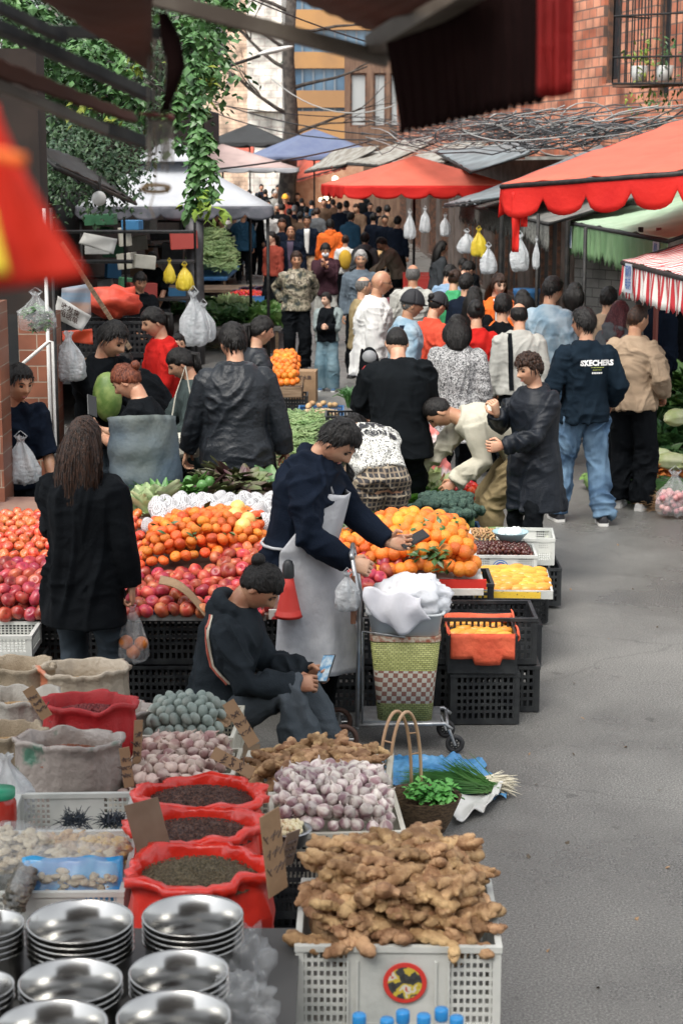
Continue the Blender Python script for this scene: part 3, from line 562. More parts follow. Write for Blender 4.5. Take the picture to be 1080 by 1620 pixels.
pp('vest', 640, 16.5, 'man in a black cap and blue denim vest looking to the right', 12, h=1.70, lean=4, hp=10, q=2, skn=1, fat=1.1, top=J(wsd, inf=.032, collar=.024), leg=J(blk), shoe=sh_d, hair=('short', 'salt', 'black'))
pp('whiteg', 590, 18.3, 'bald man with glasses in a loose white shirt striding right', 5, h=1.80, lean=6, hp=12, hy=-5, q=2, skn=1, fat=1.15, w=1.1, glasses=True, top=J(wht, inf=.045, hem=.22, collar=.014, name='shirt', amp=.016), leg=J(blk), shoe=sh_d, hair=('bald', 'black'))
pp('tanb', 572, 20, 'man in a tan coat almost hidden behind the white shirt', 15, h=1.62, top=J(khk, inf=.035), leg=J(brn), hair=('balding', 'salt'))
pp('greyb', 652, 20.6, 'balding man in a pale grey shirt walking away', 88, h=1.72, q=2, w=1.1, skn=1, fat=1.1, top=J(lgt, inf=.034, hem=.14), leg=J(blk), hair=('balding', 'salt'))
pp('polo', 570, 24.3, 'grey haired man in a slate blue polo walking towards the camera', -96, h=1.72, hp=8, hy=8, q=2, skn=1, w=1.08, fat=1.08, top=J(cl('slate polo cloth', (.11, .14, .17)), collar=.016, inf=.026), leg=J(blk, inf=.024), shoe=sh_d, hair=('short', 'grey'), feet={'R': (.12, -.1, .085), 'L': (-.1, .15, .085)})
pp('camo', 469, 25.2, 'man in a camouflage jacket and black trousers looking ahead', -84, h=1.66, hp=6, hy=0, q=2, skn=1, w=1.08, fat=1.1, top=J(camo_, inf=.034, collar=.014), leg=J(blk, inf=.03), shoe=sh_b, hair=('short', 'brown'), hands={'R': (.2, -.10, 1.0), 'L': (-.18, -.14, 1.0)})
pp('boy', 518, 22.9, 'young boy in a black and grey raglan top clasping a snack', -100, h=1.25, hp=4, hy=-35, q=2, skn=2, w=1.02, fat=1.1, top=J([cl('raglan sleeve cloth', (.26, .31, .31)), blk], inf=.04, post=lambda o_: [setattr(p_, 'material_index', 1) for p_ in o_.data.polygons if abs(p_.center.x) < .125 - max(0, p_.center.z - .9) * .2]), leg=J(M('teal jeans', (.08, .15, .19), (.15, .23, .27), rough=.9, bump=.2), inf=.03, wide=1.6), shoe=sh_u, hands={'R': (.05, .27, 1.14), 'L': (-.05, .27, 1.14), 'Rc': .9, 'Lc': .9})
pp('mask', 515, 28.6, 'person in a white face mask and dark vest holding a phone up', -92, h=1.64, hp=14, q=1, fem=1, w=1.08, mask=True, top=J(mrn, inf=.034, front=None), leg=J(lgt), hair=('short', 'black'), hands={'R': (.04, .26, 1.36), 'L': (-.04, .24, 1.32)})
pp('rustw', 432, 33.5, 'woman in a rust red shirt glancing left', -130, h=1.64, hy=-20, q=1, skn=2, fem=1, top=J(rst, inf=.024), leg=J(blk), shoe=sh_w, hair=('pony', 'black'))
pp('navy1', 460, 33.8, 'man in an open navy jacket over a mauve shirt with thin hair', -92, h=1.73, q=1, skn=1, w=1.1, top=J(nav, inf=.034, front=cl('mauve cloth', (.10, .08, .12))), leg=J(dnm), shoe=sh_d, hair=('balding', 'black'))
pp('navy2', 486, 40, 'man in a navy blazer over a white shirt', -92, h=1.76, q=1, skn=1, w=1.05, top=J(nav, inf=.03, front=wht), leg=J(bei), hair=('short', 'black'))
pp('behn1', 446, 37, 'man in a dark coat just behind the thin haired man', -90, h=1.78, q=0, skn=1, top=J(nav), leg=J(blk), hair=('short', 'brown'))
pp('hoodie', 522, 38.5, 'person in a vivid orange hooded sweatshirt from behind', 92, h=1.72, q=1, w=1.15, fat=1.15, top=J(orn, inf=.04, hood=True), leg=J(nav), hair=('short', 'black'))
pp('bluem', 385, 43.5, 'bald man in a blue jacket and black trousers from behind', 90, h=1.72, q=1, w=1.1, skn=1, top=J(teal, inf=.04, hem=.14), leg=J(blk), shoe=sh_d, hair=('bald', 'black'), hands={'L': (-.2, .2, 1.3)})
pp('trk', 404, 45.5, 'young man in a black track top with white markings', 60, h=1.78, q=0, top=J(blk, inf=.03), leg=J(blk), hair=('short', 'black'))
pp('yelw', 546, 35.5, 'girl in a white top with a yellow backpack', 90, h=1.50, q=0, fem=1, top=J(wht), leg=J(blk), hair=('bun', 'brown'))
pp('bluh', 553, 43, 'person in a blue hooded jacket reaching right', 60, h=1.72, lean=10, q=0, w=1.15, top=J(teal, inf=.04, hood=True), leg=J(blk), hair=('short', 'black'))
pp('greyst', 548, 50, 'person in a grey hooded top by the lit food stall', 100, h=1.74, q=0, top=J(gry), leg=J(blk), hair=('short', 'black'))
pp('bpack', 577, 33, 'shopper in a grey hood with a black backpack', 88, h=1.64, q=1, w=1.05, top=J(gry, hood=True, inf=.03), leg=J(blk), hair=('short', 'black'))
pp('brownb', 622, 33, 'seller in a taupe jacket leaning over the vegetables', 195, h=1.68, lean=30, hp=35, q=1, skn=1, top=J(cl('taupe cloth', (.20, .17, .13)), inf=.032), leg=J(blk), hair=('short', 'black'), hands={'L': (-.1, .5, .95), 'R': (.1, .45, .95)})
pp('seatr', 693, 30, 'long haired seller in a charcoal jacket under the right awnings', 15, h=1.62, lean=8, q=1, fem=1, top=J(cl('charcoal cloth', (.04, .045, .05)), inf=.03), leg=J(dnm), hair=('long', 'black'))
# ---- the far crowd
fc = [blk, nav, gry, red, teal, lgt, brn, blk, pur, wht, nav, rst]
far = [(362, 47, 5, 'white', -60, 'white haired shopper in pale clothes at the left end of the far crowd'), (377, 50, 2, 'salt', -70, 'older man in a grey shirt at the left end of the far crowd'), (352, 43, 0, 'black', -90, 'shopper in black standing left of the bald man in blue'), (370, 44.5, 9, 'black', 60, 'person in white hidden by the raised arm of the bald man'), (398, 52, 0, 'black', -80, 'dark figure under the edge of the white canopy'),
 (416, 50, 3, 'black', 90, 'person in bright red between the track top and the crowd'), (428, 47, 9, 'black', -90, 'person in white right beside the bright red figure'), (438, 53, 7, 'grey', -85, 'grey haired man in black in the far crowd'), (446, 47.5, 0, 'black', 80, 'person in a black hooded coat with a dark cap'), (436, 60, 5, 'white', -90, 'white haired person far back under the pale canopy edge'), (463, 62, 4, 'black', -90, 'man in blue far back next to the round yellow hat'),
 (466, 50, 1, 'grey', 90, 'grey haired person in navy above the navy blazer'), (478, 56, 0, 'black', 100, 'far person in black among the backs turned'), (485, 50, 4, 'black', 90, 'person in a blue coat in the middle of the far crowd'), (496, 48, 8, 'black', 90, 'person in a plum coat left of the lit stall'), (493, 54, 4, 'black', 90, 'person in bright teal far back left of the lit stall'), (501, 46, 2, 'brown', 80, 'brown haired person in grey left of the lit stall'),
 (506, 60, 0, 'brown', -90, 'dark far figure just left of the lit stall'), (520, 58, 10, 'black', 90, 'person in navy in front of the lit stall'), (470, 66, 3, 'black', 90, 'distant person in red beneath the blue umbrella'), (440, 68, 6, 'black', -90, 'distant person in brown by the tree trunk'), (410, 57, 10, 'black', 90, 'distant person in navy behind the striped post'), (566, 48, 6, 'brown', -120, 'person in brown right of the grey hooded top'), (420, 64, 7, 'black', 90, 'very distant person in black beyond the red figure'),
 (455, 57, 0, 'salt', -90, 'grizzled person in black left of the yellow hat'), (340, 44.5, 6, 'black', 40, 'person in brown behind the heap of beans on the left'), (480, 70, 11, 'black', 80, 'very distant person in rust red')]
for i, (px, Y, ci, hc_, fa, lb) in enumerate(far):
    pp('f%d' % i, px, Y, lb, fa, h=ru(1.58, 1.76), q=0, top=J(fc[ci], inf=.03), leg=J(random.choice([blk, nav, brn])), hair=('short', hc_) if i % 3 else ('bun', hc_), lean=ru(0, 8), hp=ru(0, 25))
pp('yhat', 451, 54, 'distant figure in a round yellow hat at the head of the crowd', -80, h=1.78, q=0, top=J(rst), leg=J(blk), hair=('short', 'black', 'yellow'))
pp('yhat2', 499, 62, 'distant figure in a small pale yellow hat beside the lit stall', 90, h=1.66, q=0, top=J(nav), leg=J(blk), hair=('short', 'black', 'yellow'))
for i, (px, Y) in enumerate([(345, 54), (357, 58), (388, 56), (405, 48), (424, 52), (433, 64), (449, 62), (458, 48.5), (471, 58), (489, 62), (512, 52), (527, 55), (537, 49), (475, 45.5), (395, 61), (414, 67), (560, 60), (572, 56), (585, 52), (598, 49), (590, 44), (608, 43), (556, 66), (628, 40), (575, 62), (612, 47)]):
    pp('g%d' % i, px, Y, 'small far figure in dark clothes packed in the far crowd', random.choice([88, -88, 70, 100]), h=ru(1.58, 1.76), q=0, group='dark clothed figures of the far crowd', top=J(random.choice([blk, nav, brn])), leg=J(blk), lean=ru(0, 8))
flush()
# ---------------------------------------------------------------- lettering laid on clothes and boards
def text_mesh(txt, size, bold=0):
    cu = bpy.data.curves.new('t', 'FONT'); cu.body = txt; cu.size = size; cu.align_x = 'CENTER'; cu.align_y = 'CENTER'; cu.offset = bold; cu.resolution_u = 2
    o = bpy.data.objects.new('t', cu); COL.objects.link(o); dg = bpy.context.evaluated_depsgraph_get(); me = bpy.data.meshes.new_from_object(o.evaluated_get(dg)); bpy.data.objects.remove(o); return me
def letters_on(o, part, txt, size, at, mat, away, bold=0, name='lettering', upv=V((0, 0, 1)), off=.005):
    """wrap lettering on a garment; at/away are in the person's own frame, away = outward direction"""
    me = text_mesh(txt, size, bold); ch = [c for c in o['root'].children if c.name.split('.')[0] == part][0]
    bm = BVHTree.FromPolygons([v.co for v in ch.data.vertices], [tuple(p.vertices) for p in ch.data.polygons])
    away = V(away).normalized(); xx = upv.cross(away).normalized(); yy = away.cross(xx)
    for v in me.vertices:
        p = V(at) + xx * v.co.x + yy * v.co.y + away * .5; hit = bm.ray_cast(p, -away)
        v.co = (hit[0] + away * off) if hit[0] else V(at) + xx * v.co.x + yy * v.co.y
    me.materials.clear(); me.materials.append(mat); t = bpy.data.objects.new(name, me); COL.objects.link(t); t.parent = o['root']; return t
wpr = M('white print', (.75, .75, .75), rough=.7); ypr = M('yellow print', (.45, .5, .12), rough=.7); bpr = M('black print', (.02, .02, .025), rough=.7)
o = PPL['logo']; c = o['ch']
letters_on(o, 'jacket', 'SKECHERS', .060, (.06, c.y, 1.325), wpr, (0, -1, 0), bold=.0030)
letters_on(o, 'jacket', '• • • • • • • • •\n• • • • • •', .02, (.06, c.y, 1.28), ypr, (0, -1, 0), bold=.0015)
letters_on(o, 'jacket', '■■■■■', .02, (.06, c.y, 1.245), wpr, (0, -1, 0))
o = PPL['brave']; up = o['up']; bk = V((0, -up.z, up.y)).normalized(); bk = -bk if bk.z < 0 else bk
c = o['ch']
letters_on(o, 'jacket', 'BRAVE', .10, c + up * .04 - V((.06, 0, 0)), bpr, bk, bold=.005, upv=up, off=.012)
letters_on(o, 'jacket', 'ICON ●', .07, c - up * .06 + V((.03, 0, 0)), bpr, bk, bold=.003, upv=up, off=.012)
letters_on(o, 'jacket', 'I AM THE ONE', .03, c + up * .105 - V((.03, 0, 0)), bpr, bk, bold=.001, upv=up)
o = PPL['trk']; letters_on(o, 'jacket', '//', .30, (.05, o['ch'].y, 1.25), wpr, (0, -1, 0), bold=.012)
# the boy's dark front panel, stripes, straps
def strap(o, part, pts, wd, mat, name, away, off=.006):
    ch = [c for c in o['root'].children if c.name.split('.')[0] == part][0]
    bm = BVHTree.FromPolygons([v.co for v in ch.data.vertices], [tuple(p.vertices) for p in ch.data.polygons]); m = MB(); away = V(away).normalized(); rings = []
    P = [];
    for i in range(len(pts) - 1):
        for k in range(8): P.append(V(pts[i]).lerp(V(pts[i + 1]), k / 8))
    P.append(V(pts[-1]))
    for i, p in enumerate(P):
        t = (P[min(i + 1, len(P) - 1)] - P[max(0, i - 1)]).normalized(); sd = t.cross(away).normalized(); r = []
        for q_ in (-1, 0, 1):
            a = p + sd * (wd / 2 * q_) + away * .5; h = bm.ray_cast(a, -away); b_ = h[0] if h[0] and h[3] < .62 else None
            r.append(b_)
        if None in r: continue
        rings.append([x + away * off for x in r] + [x + away * (off - .012) for x in reversed(r)])
    if len(rings) > 1: m.loft(rings); return m.build(name, mat, o['root'], smooth=False)
o = PPL['strap']; strap(o, 'jacket', [(-.10, 0, 1.40), (-.085, 0, .90)], .04, blk, 'bag_strap', (0, -1, 0), off=.01)
o = PPL['redl']; strap(o, 'jacket', [(-.10, 0, 1.42), (.16, 0, 1.0)], .03, blk, 'bag_strap', (-.3, -1, 0), off=.01)
o = PPL['seated']; s = o['s']
for k, (cm, dx) in enumerate([(M('cream piping', (.6, .55, .45)), 0), (M('coral piping', (.5, .12, .08)), .012)]):
    a = o['nb'] - o['up'] * .02; b = o['ch'] - V((0, 0, .02)); strap(o, 'jacket', [a + V((.1, -.10 - dx, .0)), a.lerp(b, .5) + V((.1, -.07 - dx, 0)), b + V((.1, -.03 - dx, -.05)), b + V((.1, .04 - dx, -.14))], .010, cm, 'piping', (1, -.15, 0), off=.004)
o = PPL['stripe']
for d_ in (0, .03):
    a = o['sh']['L'] + V((0, -.03 + d_, 0)); b = o['el']['L'] + V((0, -.03 + d_, 0)); strap(o, 'jacket', [a, b], .012, wpr, 'stripe', (-1, 0, .6), off=.004)
o = PPL['vest']
for dx in (.02,): strap(o, 'jacket', [(.1, -.05, 1.42), (.1, -.06, 1.05)], .05, nav, 'bag_strap', (1, -.4, .2), off=.012)
o = PPL['hoodie']
for k in ('bpack', 'yelw'):
    o = PPL[k]; m = MB(); s = o['s']; m.sph(V((0, -.20, 1.20)) * s, (.15 * s, .09 * s, .22 * s), 14, 10); m.build('backpack', blk if k == 'bpack' else cl('yellow cloth', (.6, .38, .05)), o['root'], True)
# ================================================================= ground
m = M('asphalt', (.10, .10, .098), rough=.6); n, L, b, src = nodes_of(m)
t1 = n.new('ShaderNodeTexNoise'); t1.inputs['Scale'].default_value = 110; t1.inputs['Detail'].default_value = 8; t1.inputs['Roughness'].default_value = .7; L.new(src, t1.inputs[0])
r1 = ramp(n, [(.36, (.075, .074, .07)), (.5, (.165, .162, .153)), (.66, (.36, .35, .325))]); L.new(t1.outputs[0], r1.inputs[0])
t2 = n.new('ShaderNodeTexNoise'); t2.inputs['Scale'].default_value = .55; t2.inputs['Detail'].default_value = 9; t2.inputs['Roughness'].default_value = .62; L.new(src, t2.inputs[0])
r2 = ramp(n, [(.30, (.62, .63, .65)), (.5, (.86, .865, .87)), (.68, (1.06, 1.06, 1.06))]); L.new(t2.outputs[0], r2.inputs[0])
mx = n.new('ShaderNodeMix'); mx.data_type = 'RGBA'; mx.blend_type = 'MULTIPLY'; mx.inputs[0].default_value = 1; L.new(r1.outputs[0], mx.inputs[6]); L.new(r2.outputs[0], mx.inputs[7]); L.new(mx.outputs[2], b.inputs['Base Color'])
vo = n.new('ShaderNodeTexVoronoi'); vo.feature = 'DISTANCE_TO_EDGE'; vo.inputs['Scale'].default_value = .45; wn = n.new('ShaderNodeTexNoise'); wn.inputs['Scale'].default_value = 2.2; wn.inputs['Detail'].default_value = 6; vm = n.new('ShaderNodeMix'); vm.data_type = 'VECTOR'; vm.inputs[0].default_value = .22
L.new(src, wn.inputs[0]); L.new(src, vm.inputs[4]); L.new(wn.outputs['Color'], vm.inputs[5]); L.new(vm.outputs[1], vo.inputs['Vector']); r4 = ramp(n, [(0, (.72,) * 3), (.003, (1,) * 3)]); L.new(vo.outputs['Distance'], r4.inputs[0])
t5 = n.new('ShaderNodeTexNoise'); t5.inputs['Scale'].default_value = 7; t5.inputs['Detail'].default_value = 3; L.new(src, t5.inputs[0]); r5 = ramp(n, [(.26, (.55,) * 3), (.33, (1,) * 3)]); L.new(t5.outputs[0], r5.inputs[0])
cur = mx.outputs[2]
for rr_ in (r4, r5): m5 = n.new('ShaderNodeMix'); m5.data_type = 'RGBA'; m5.blend_type = 'MULTIPLY'; m5.inputs[0].default_value = .8; L.new(cur, m5.inputs[6]); L.new(rr_.outputs[0], m5.inputs[7]); cur = m5.outputs[2]
L.new(cur, b.inputs['Base Color'])
r3 = ramp(n, [(.42, (.27,) * 3), (.56, (.58,) * 3)]); L.new(t2.outputs[0], r3.inputs[0]); L.new(r3.outputs[0], b.inputs['Roughness'])
bp = n.new('ShaderNodeBump'); bp.inputs['Strength'].default_value = .8; bp.inputs['Distance'].default_value = .006; L.new(t1.outputs[0], bp.inputs['Height']); L.new(bp.outputs[0], b.inputs['Normal'])
mb = MB(); ys = [-30, 0, 10, 20, 30, 40, 50, 60, 70, 80, 100, 140, 260]
mb.grid(lambda i, j: V((-150 + 300 * i, ys[int(round(j * 12))], gz(ys[int(round(j * 12))]))), 30, 12)
tag(mb.build('road', m), kind='structure')
dkw = M('dark interior', (.018, .02, .022), (.035, .033, .03), rough=.9, sc=3)  # near-black tone stands in for the shade inside the open shops
conc = M('stained concrete', (.14, .135, .12), (.25, .24, .22), rough=.9, sc=2.2, bump=.4, bs=12, detail=8)
bri = brick('red brick', (.42, .13, .07), (.66, .32, .21), (.17, .12, .10), .30, .16, rot=(R(-90), 0, 0))
til = brick('brown tile', (.20, .075, .045), (.25, .10, .06), (.30, .25, .2), .24, .105, rough=.45, rot=(R(-90), 0, 0), msz=.004)
gtl = brick('grey wall tile', (.30, .31, .30), (.36, .36, .35), (.13, .13, .13), .24, .12, rot=(R(-90), 0, 0), msz=.006)
btl = brick('pale beige tile', (.74, .56, .43), (.80, .62, .49), (.46, .37, .30), .5, .16, rot=(R(-90), 0, 0), msz=.012)
wtl = brick('white facade tile', (.78, .78, .73), (.82, .82, .77), (.55, .42, .4), .5, .3, rot=(R(-90), 0, 0))
oyl = M('orange render', (.52, .28, .11), (.40, .22, .10), rough=.8, sc=.4); blg = M('blue window glass', (.06, .13, .22), (.14, .25, .36), rough=.12, sc=.25, spec=.8)
rust = M('rusty iron', (.07, .045, .035), (.16, .075, .045), rough=.8, sc=9, bump=.4); irn = M('dark iron', (.012, .013, .014), (.03, .028, .026), rough=.6, metal=.3, sc=20, bump=.2)
stl = M('galvanised steel', (.30, .31, .32), (.42, .43, .44), rough=.4, metal=.85, sc=14, bump=.15); wood = M('weathered wood', (.16, .10, .06), (.27, .19, .12), rough=.75, sc=3, stretch=(1, 1, 14), bump=.4, bs=6)
gls = M('shop glass', (.04, .05, .055), (.09, .10, .10), rough=.12, sc=1.2)
def wall(name, label, p0, p1, z0, z1, mat, th=.3, cat='building', openings=(), wm=None, kids=None):
    p0, p1 = V(p0), V(p1); d = p1 - p0; Ln = d.length; ang = math.atan2(d.y, d.x); t = thing(name, label, cat, (p0.x, p0.y, 0), ang); m = MB()
    # pieces between openings (x0,x1,z0,z1), all sorted along x
    xs = sorted(set([0, Ln] + [v for o in openings for v in o[:2]]))
    for a, c in zip(xs, xs[1:]):
        hit = sorted([o for o in openings if o[0] <= a + 1e-6 and o[1] >= c - 1e-6], key=lambda o: o[2]); zc = z0
        for o in hit:
            if o[2] > zc: m.box(((a + c) / 2, th / 2, (zc + o[2]) / 2), (c - a, th, o[2] - zc))
            zc = o[3]
        if z1 > zc: m.box(((a + c) / 2, th / 2, (zc + z1) / 2), (c - a, th, z1 - zc))
    m.build('wall', mat, t)
    for o in openings:
        f = MB(); w_, h_ = o[1] - o[0], o[3] - o[2]; cx, cz = (o[0] + o[1]) / 2, (o[2] + o[3]) / 2; e = .06
        for q in ((cx, o[2] + e / 2, w_, e), (cx, o[3] - e / 2, w_, e)): f.box((q[0], .12, q[1]), (q[2], .1, q[3]))
        for q in ((o[0] + e / 2, e), (o[1] - e / 2, e)): f.box((q[0], .12, cz), (q[1], .098, h_ - 2 * e))
        nb = max(1, int(w_ / .6))
        for k in range(1, nb): f.box((o[0] + w_ * k / nb, .12, cz), (.04, .08, h_ - 2 * e))
        wn = f.build('window', rust, t); g_ = MB(); g_.box((cx, .16, cz), (w_ - .02, .02, h_ - .02)); g_.build('pane', wm or gls, wn)
    return t
# ---- right side
wr_ = wall('brick_building', 'old red brick building with narrow windows above the right hand stalls', (3.2, 34), (6.4, 22), 3.05, 9.5, bri, openings=[(6.2, 6.75, 3.9, 8.2), (9.2, 10.4, 4.0, 8.2), (2.0, 2.8, 4.2, 7), (4.2, 4.9, 4.2, 7)], wm=M('dark window glass', (.02, .025, .03), rough=.15))
wall('brick_house', 'red brick house further up the right side of the lane', (1.9, 62), (3.17, 34.2), 3.0, 9, bri, openings=[(3, 5, 4, 6.5), (8, 10, 4, 6.5), (14, 16, 4, 6.5), (20, 22, 4, 6.5)])
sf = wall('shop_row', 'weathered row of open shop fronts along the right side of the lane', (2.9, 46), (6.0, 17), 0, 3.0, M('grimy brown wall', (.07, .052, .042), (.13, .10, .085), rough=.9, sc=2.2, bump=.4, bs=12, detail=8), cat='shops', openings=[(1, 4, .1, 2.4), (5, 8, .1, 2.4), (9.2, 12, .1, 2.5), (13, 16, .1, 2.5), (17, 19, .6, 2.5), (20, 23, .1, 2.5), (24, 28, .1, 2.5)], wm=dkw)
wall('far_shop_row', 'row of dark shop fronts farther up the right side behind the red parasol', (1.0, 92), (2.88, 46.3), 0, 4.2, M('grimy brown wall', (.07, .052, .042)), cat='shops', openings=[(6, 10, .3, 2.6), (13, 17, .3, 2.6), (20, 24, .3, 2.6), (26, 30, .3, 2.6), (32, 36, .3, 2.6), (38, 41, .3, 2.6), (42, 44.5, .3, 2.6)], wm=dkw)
wall('grey_tiled_wall', 'grey tiled wall and doorway between the right hand shops', (3.05, 23.4), (3.72, 22.4), 0, 2.6, gtl, cat='wall')
wall('shop_partition', 'dark wall closing the last shop at the right edge', (4.2, 18.5), (6.5, 16.2), 0, 4.5, dkw, cat='wall')
wall('unseen_rear_building', 'unseen dark building added across the lane behind the camera to darken reflections', (9, -6.5), (-9, -6.5), 0, 8, M('dark weathered render', (.05, .042, .036), (.12, .10, .085), rough=.9, sc=1.2), openings=[(3, 4.5, 1, 3), (8, 9.5, 1, 3), (13, 14.5, 1, 3)], wm=dkw)  # unseen, added behind the camera to darken reflections and front light
# barred balcony cage with plants
cg = thing('window_cage', 'rusty barred window cage full of pot plants on the brick building', 'window cage'); A, B = Q(968, 132, 25.2), Q(1130, 132, 23.4); d = B - A; nn = V((-d.y, d.x, 0)).normalized(); nn = nn if nn.y > 0 else -nn
m = MB()
for k in range(17):
    p = A + d * (k / 16); m.tube([p, p + V((0, 0, 1.9))], .011, n=5)
for k in range(6):
    p = A + nn * (k * .12); m.tube([p, p + V((0, 0, 1.9))], .011, n=5)
for z in (0, .35, .9, 1.4, 1.9): m.tube([A + nn * .62 + V((0, 0, z)), A + V((0, 0, z)), B + V((0, 0, z))], .014, n=5)
m.build('bars', irn, cg); m = MB(); c = (A + B) / 2 + nn * .3; m.box((c.x, c.y, A.z - .03), (d.length, .6, .05), rz=math.atan2(d.y, d.x)); m.build('shelf', rust, cg)
def leaves(mb, pts, n, size, spread, thin=.35, droop=.3):
    for _ in range(n):
        c = V(random.choice(pts)) + V((random.gauss(0, 1), random.gauss(0, 1), random.gauss(0, 1))) * spread; a = ru(0, 2 * pi); e = ru(-.9, .5) - droop
        t = V((cos(a) * cos(e), sin(a) * cos(e), sin(e))); x, t, u = basis(t); sz = size * ru(.6, 1.3); w = sz * thin; q = u * (sz * .12)
        k = len(mb.v); mb.v += [tuple(c), tuple(c + t * sz * .45 + x * w - q), tuple(c + t * sz - q * 2), tuple(c + t * sz * .45 - x * w - q), tuple(c + t * sz * .5 + u * sz * .05)]
        mb.f += [(k, k + 1, k + 4), (k + 1, k + 2, k + 4), (k + 2, k + 3, k + 4), (k + 3, k, k + 4)]; mb.mi += [mb.m] * 4
lf = M('ivy leaf', (.035, .10, .035), (.10, .22, .06), rough=.4, sc=3, spec=.5, lo=.3, hi=.7); lf2 = M('dark leaf', (.02, .055, .025), (.05, .10, .04), rough=.5, sc=3); lfy = M('yellow green leaf', (.16, .25, .03), (.28, .33, .05), rough=.5, sc=3)
ptm = M('terracotta pot', (.35, .12, .07), rough=.8); whm = M('white plastic', (.62, .62, .60), (.5, .5, .48), rough=.4, sc=4)
for i, (fx, fm, lb) in enumerate([(.13, whm, 'spiky pot plant at the left end of the window cage'), (.38, whm, 'leggy pot plant in the middle of the window cage'), (.78, whm, 'round white pot beside the brick wall at the right of the window cage')]):
    p = A + d * fx + nn * .25; pt = thing('pot_plant', lb, 'plant', p); m = MB(); m.lathe([(.0, .0), (.09, .0), (.13, .24), (.11, .24), (.1, .2), (0, .2)], n=16); m.build('pot', fm, pt, True)
    m = MB(); leaves(m, [(0, 0, .35), (0, -.1, .1), (.1, -.15, -.1), (-.1, -.1, -.25), (0, 0, .5)], 90, .11, .09, .18); m.build('foliage', lfy if i == 0 else lf, pt)
# ---- overhead cables (each its own object)
cbm = [M('black cable', (.02, .02, .022), rough=.5), M('grey cable', (.32, .32, .31), rough=.6), M('dark grey cable', (.10, .10, .105), rough=.6)]
random.seed(21)
for i in range(85):
    a = ru(560, 860); e_ = a + ru(80, 420); y0 = 208 - (a - 560) * .04 + ru(-28, 22); y1 = 205 + ru(-32, 25) - (e_ - 560) * .03; Y0 = 34 - (a - 560) * .022 - ru(0, 1.2); Y1 = 34 - (min(e_, 1150) - 560) * .022 - ru(0, 1.2)
    P0, P1 = Q(a, y0, Y0), Q(e_, y1, Y1); sag = ru(.02, .30); pts = []
    for k in range(15):
        t = k / 14; p = P0.lerp(P1, t); p = p + V((0, 0, -sag * 4 * t * (1 - t))) + noise.noise_vector(V((t * 5, i * 3.1, 0))) * (.22 * min(1, 6 * t * (1 - t) + .2)); pts.append(p)
    m = MB(); m.tube(pts, ru(.005, .012), n=5); tag(m.build('overhead_cable', cbm[i % 3], smooth=True), 'thin cable in the tangled bundle along the brick building', 'cable', 'tangled overhead cables above the right hand awnings')
for i in range(14):
    c = Q(ru(700, 1000), ru(185, 222), 28.5); rr = ru(.12, .34); m = MB(); m.tube([c + V((rr * cos(a) * 1.3, .1 * sin(a * 2), rr * sin(a) * .8 )) for a in [k * pi / 8 + i for k in range(15)]], .012, n=5)
    tag(m.build('overhead_cable', cbm[1 + i % 2], smooth=True), 'coiled slack cable looping out of the tangled bundle', 'cable', 'coiled slack cables on the brick building')
# cross street lines
for i, (a, y0, Ya, c, y1, Yc, sg, lb) in enumerate([(310, 150, 40, 640, 215, 36, .2, 'thin black wire crossing low in front of the tan building'), (330, 175, 42, 740, 205, 36, .4, 'sagging black wire from the lamp arm to the brick house'), (340, 165, 44, 600, 185, 50, .1, 'level wire in front of the tree trunk'), (400, 0, 30, 700, 95, 34, .1, 'steep wire in front of the blue windows'), (430, 125, 45, 640, 160, 40, .5, 'pale wire swinging across the orange building'), (640, 205, 36, 340, 268, 24, .1, 'dark wire dropping to the white canopy')]):
    P0, P1 = Q(a, y0, Ya), Q(c, y1, Yc); m = MB(); m.tube([P0.lerp(P1, k / 12) - V((0, 0, sg * 4 * (k / 12) * (1 - k / 12))) for k in range(13)], .014, n=5); tag(m.build('street_wire', cbm[1 if i == 4 else 0], smooth=True), lb, 'wire')
# ---- far buildings
bb = wall('beige_building', 'tall pale beige tiled apartment building beyond the market', (XP(322, 78, 5), 78), (XP(392, 78, 5), 78), 0, 22, btl, th=8, openings=[(.35, .9, 7.2, 9)])
wc = wall('white_building', 'narrow white building between the beige and the orange ones', (XP(391, 76, 5), 76.2), (XP(446, 76, 5), 76.2), 0, 22, wtl, th=8)
for z in (5.2, 8.6, 12): m = MB(); m.box((.8, -.25, z), (1.5, .5, .12)); m.build('ledge', wtl, wc)
ob = thing('orange_building', 'modern orange building with bands of blue windows at the end of the street', 'building', (XP(436, 96, 5), 96, 0)); wd = XP(640, 96, 5) - XP(436, 96, 5)
zz = [Q(500, y, 96).z for y in (300, 214, 176, 170, 143, 108, 82, 47, 15, -20, -60)]
for k, (z0, z1) in enumerate(zip(zz, zz[1:])):
    m = MB(); isw = k in (2, 4, 6, 8); m.box((wd / 2, 3 + (.25 if isw else 0), (z0 + z1) / 2), (wd, 6, z1 - z0)); m.build('window_band' if isw else 'wall', blg if isw else oyl, ob)
    if isw:
        m = MB()
        for q in range(12): m.box((wd * (q + .5) / 12, .19, (z0 + z1) / 2), (.09, .1, z1 - z0 - .02))
        m.build('mullions', M('window frame grey', (.2, .24, .28)), ob)
wall('wooden_house', 'old dark timber house with gridded windows right of the orange building', (XP(545, 66, 4), 66), (XP(640, 66, 4), 66), 0, Q(0, 78, 66).z, M('old brown boards', (.13, .075, .05), (.20, .12, .08), rough=.9, sc=2, stretch=(6, 6, .6), bump=.4), th=4, openings=[(.2, .8, 4.3, 6.2), (1.05, 1.5, 4.3, 6.2), (1.65, 2.1, 4.3, 6.2)], wm=M('pale window', (.4, .42, .42), rough=.2))
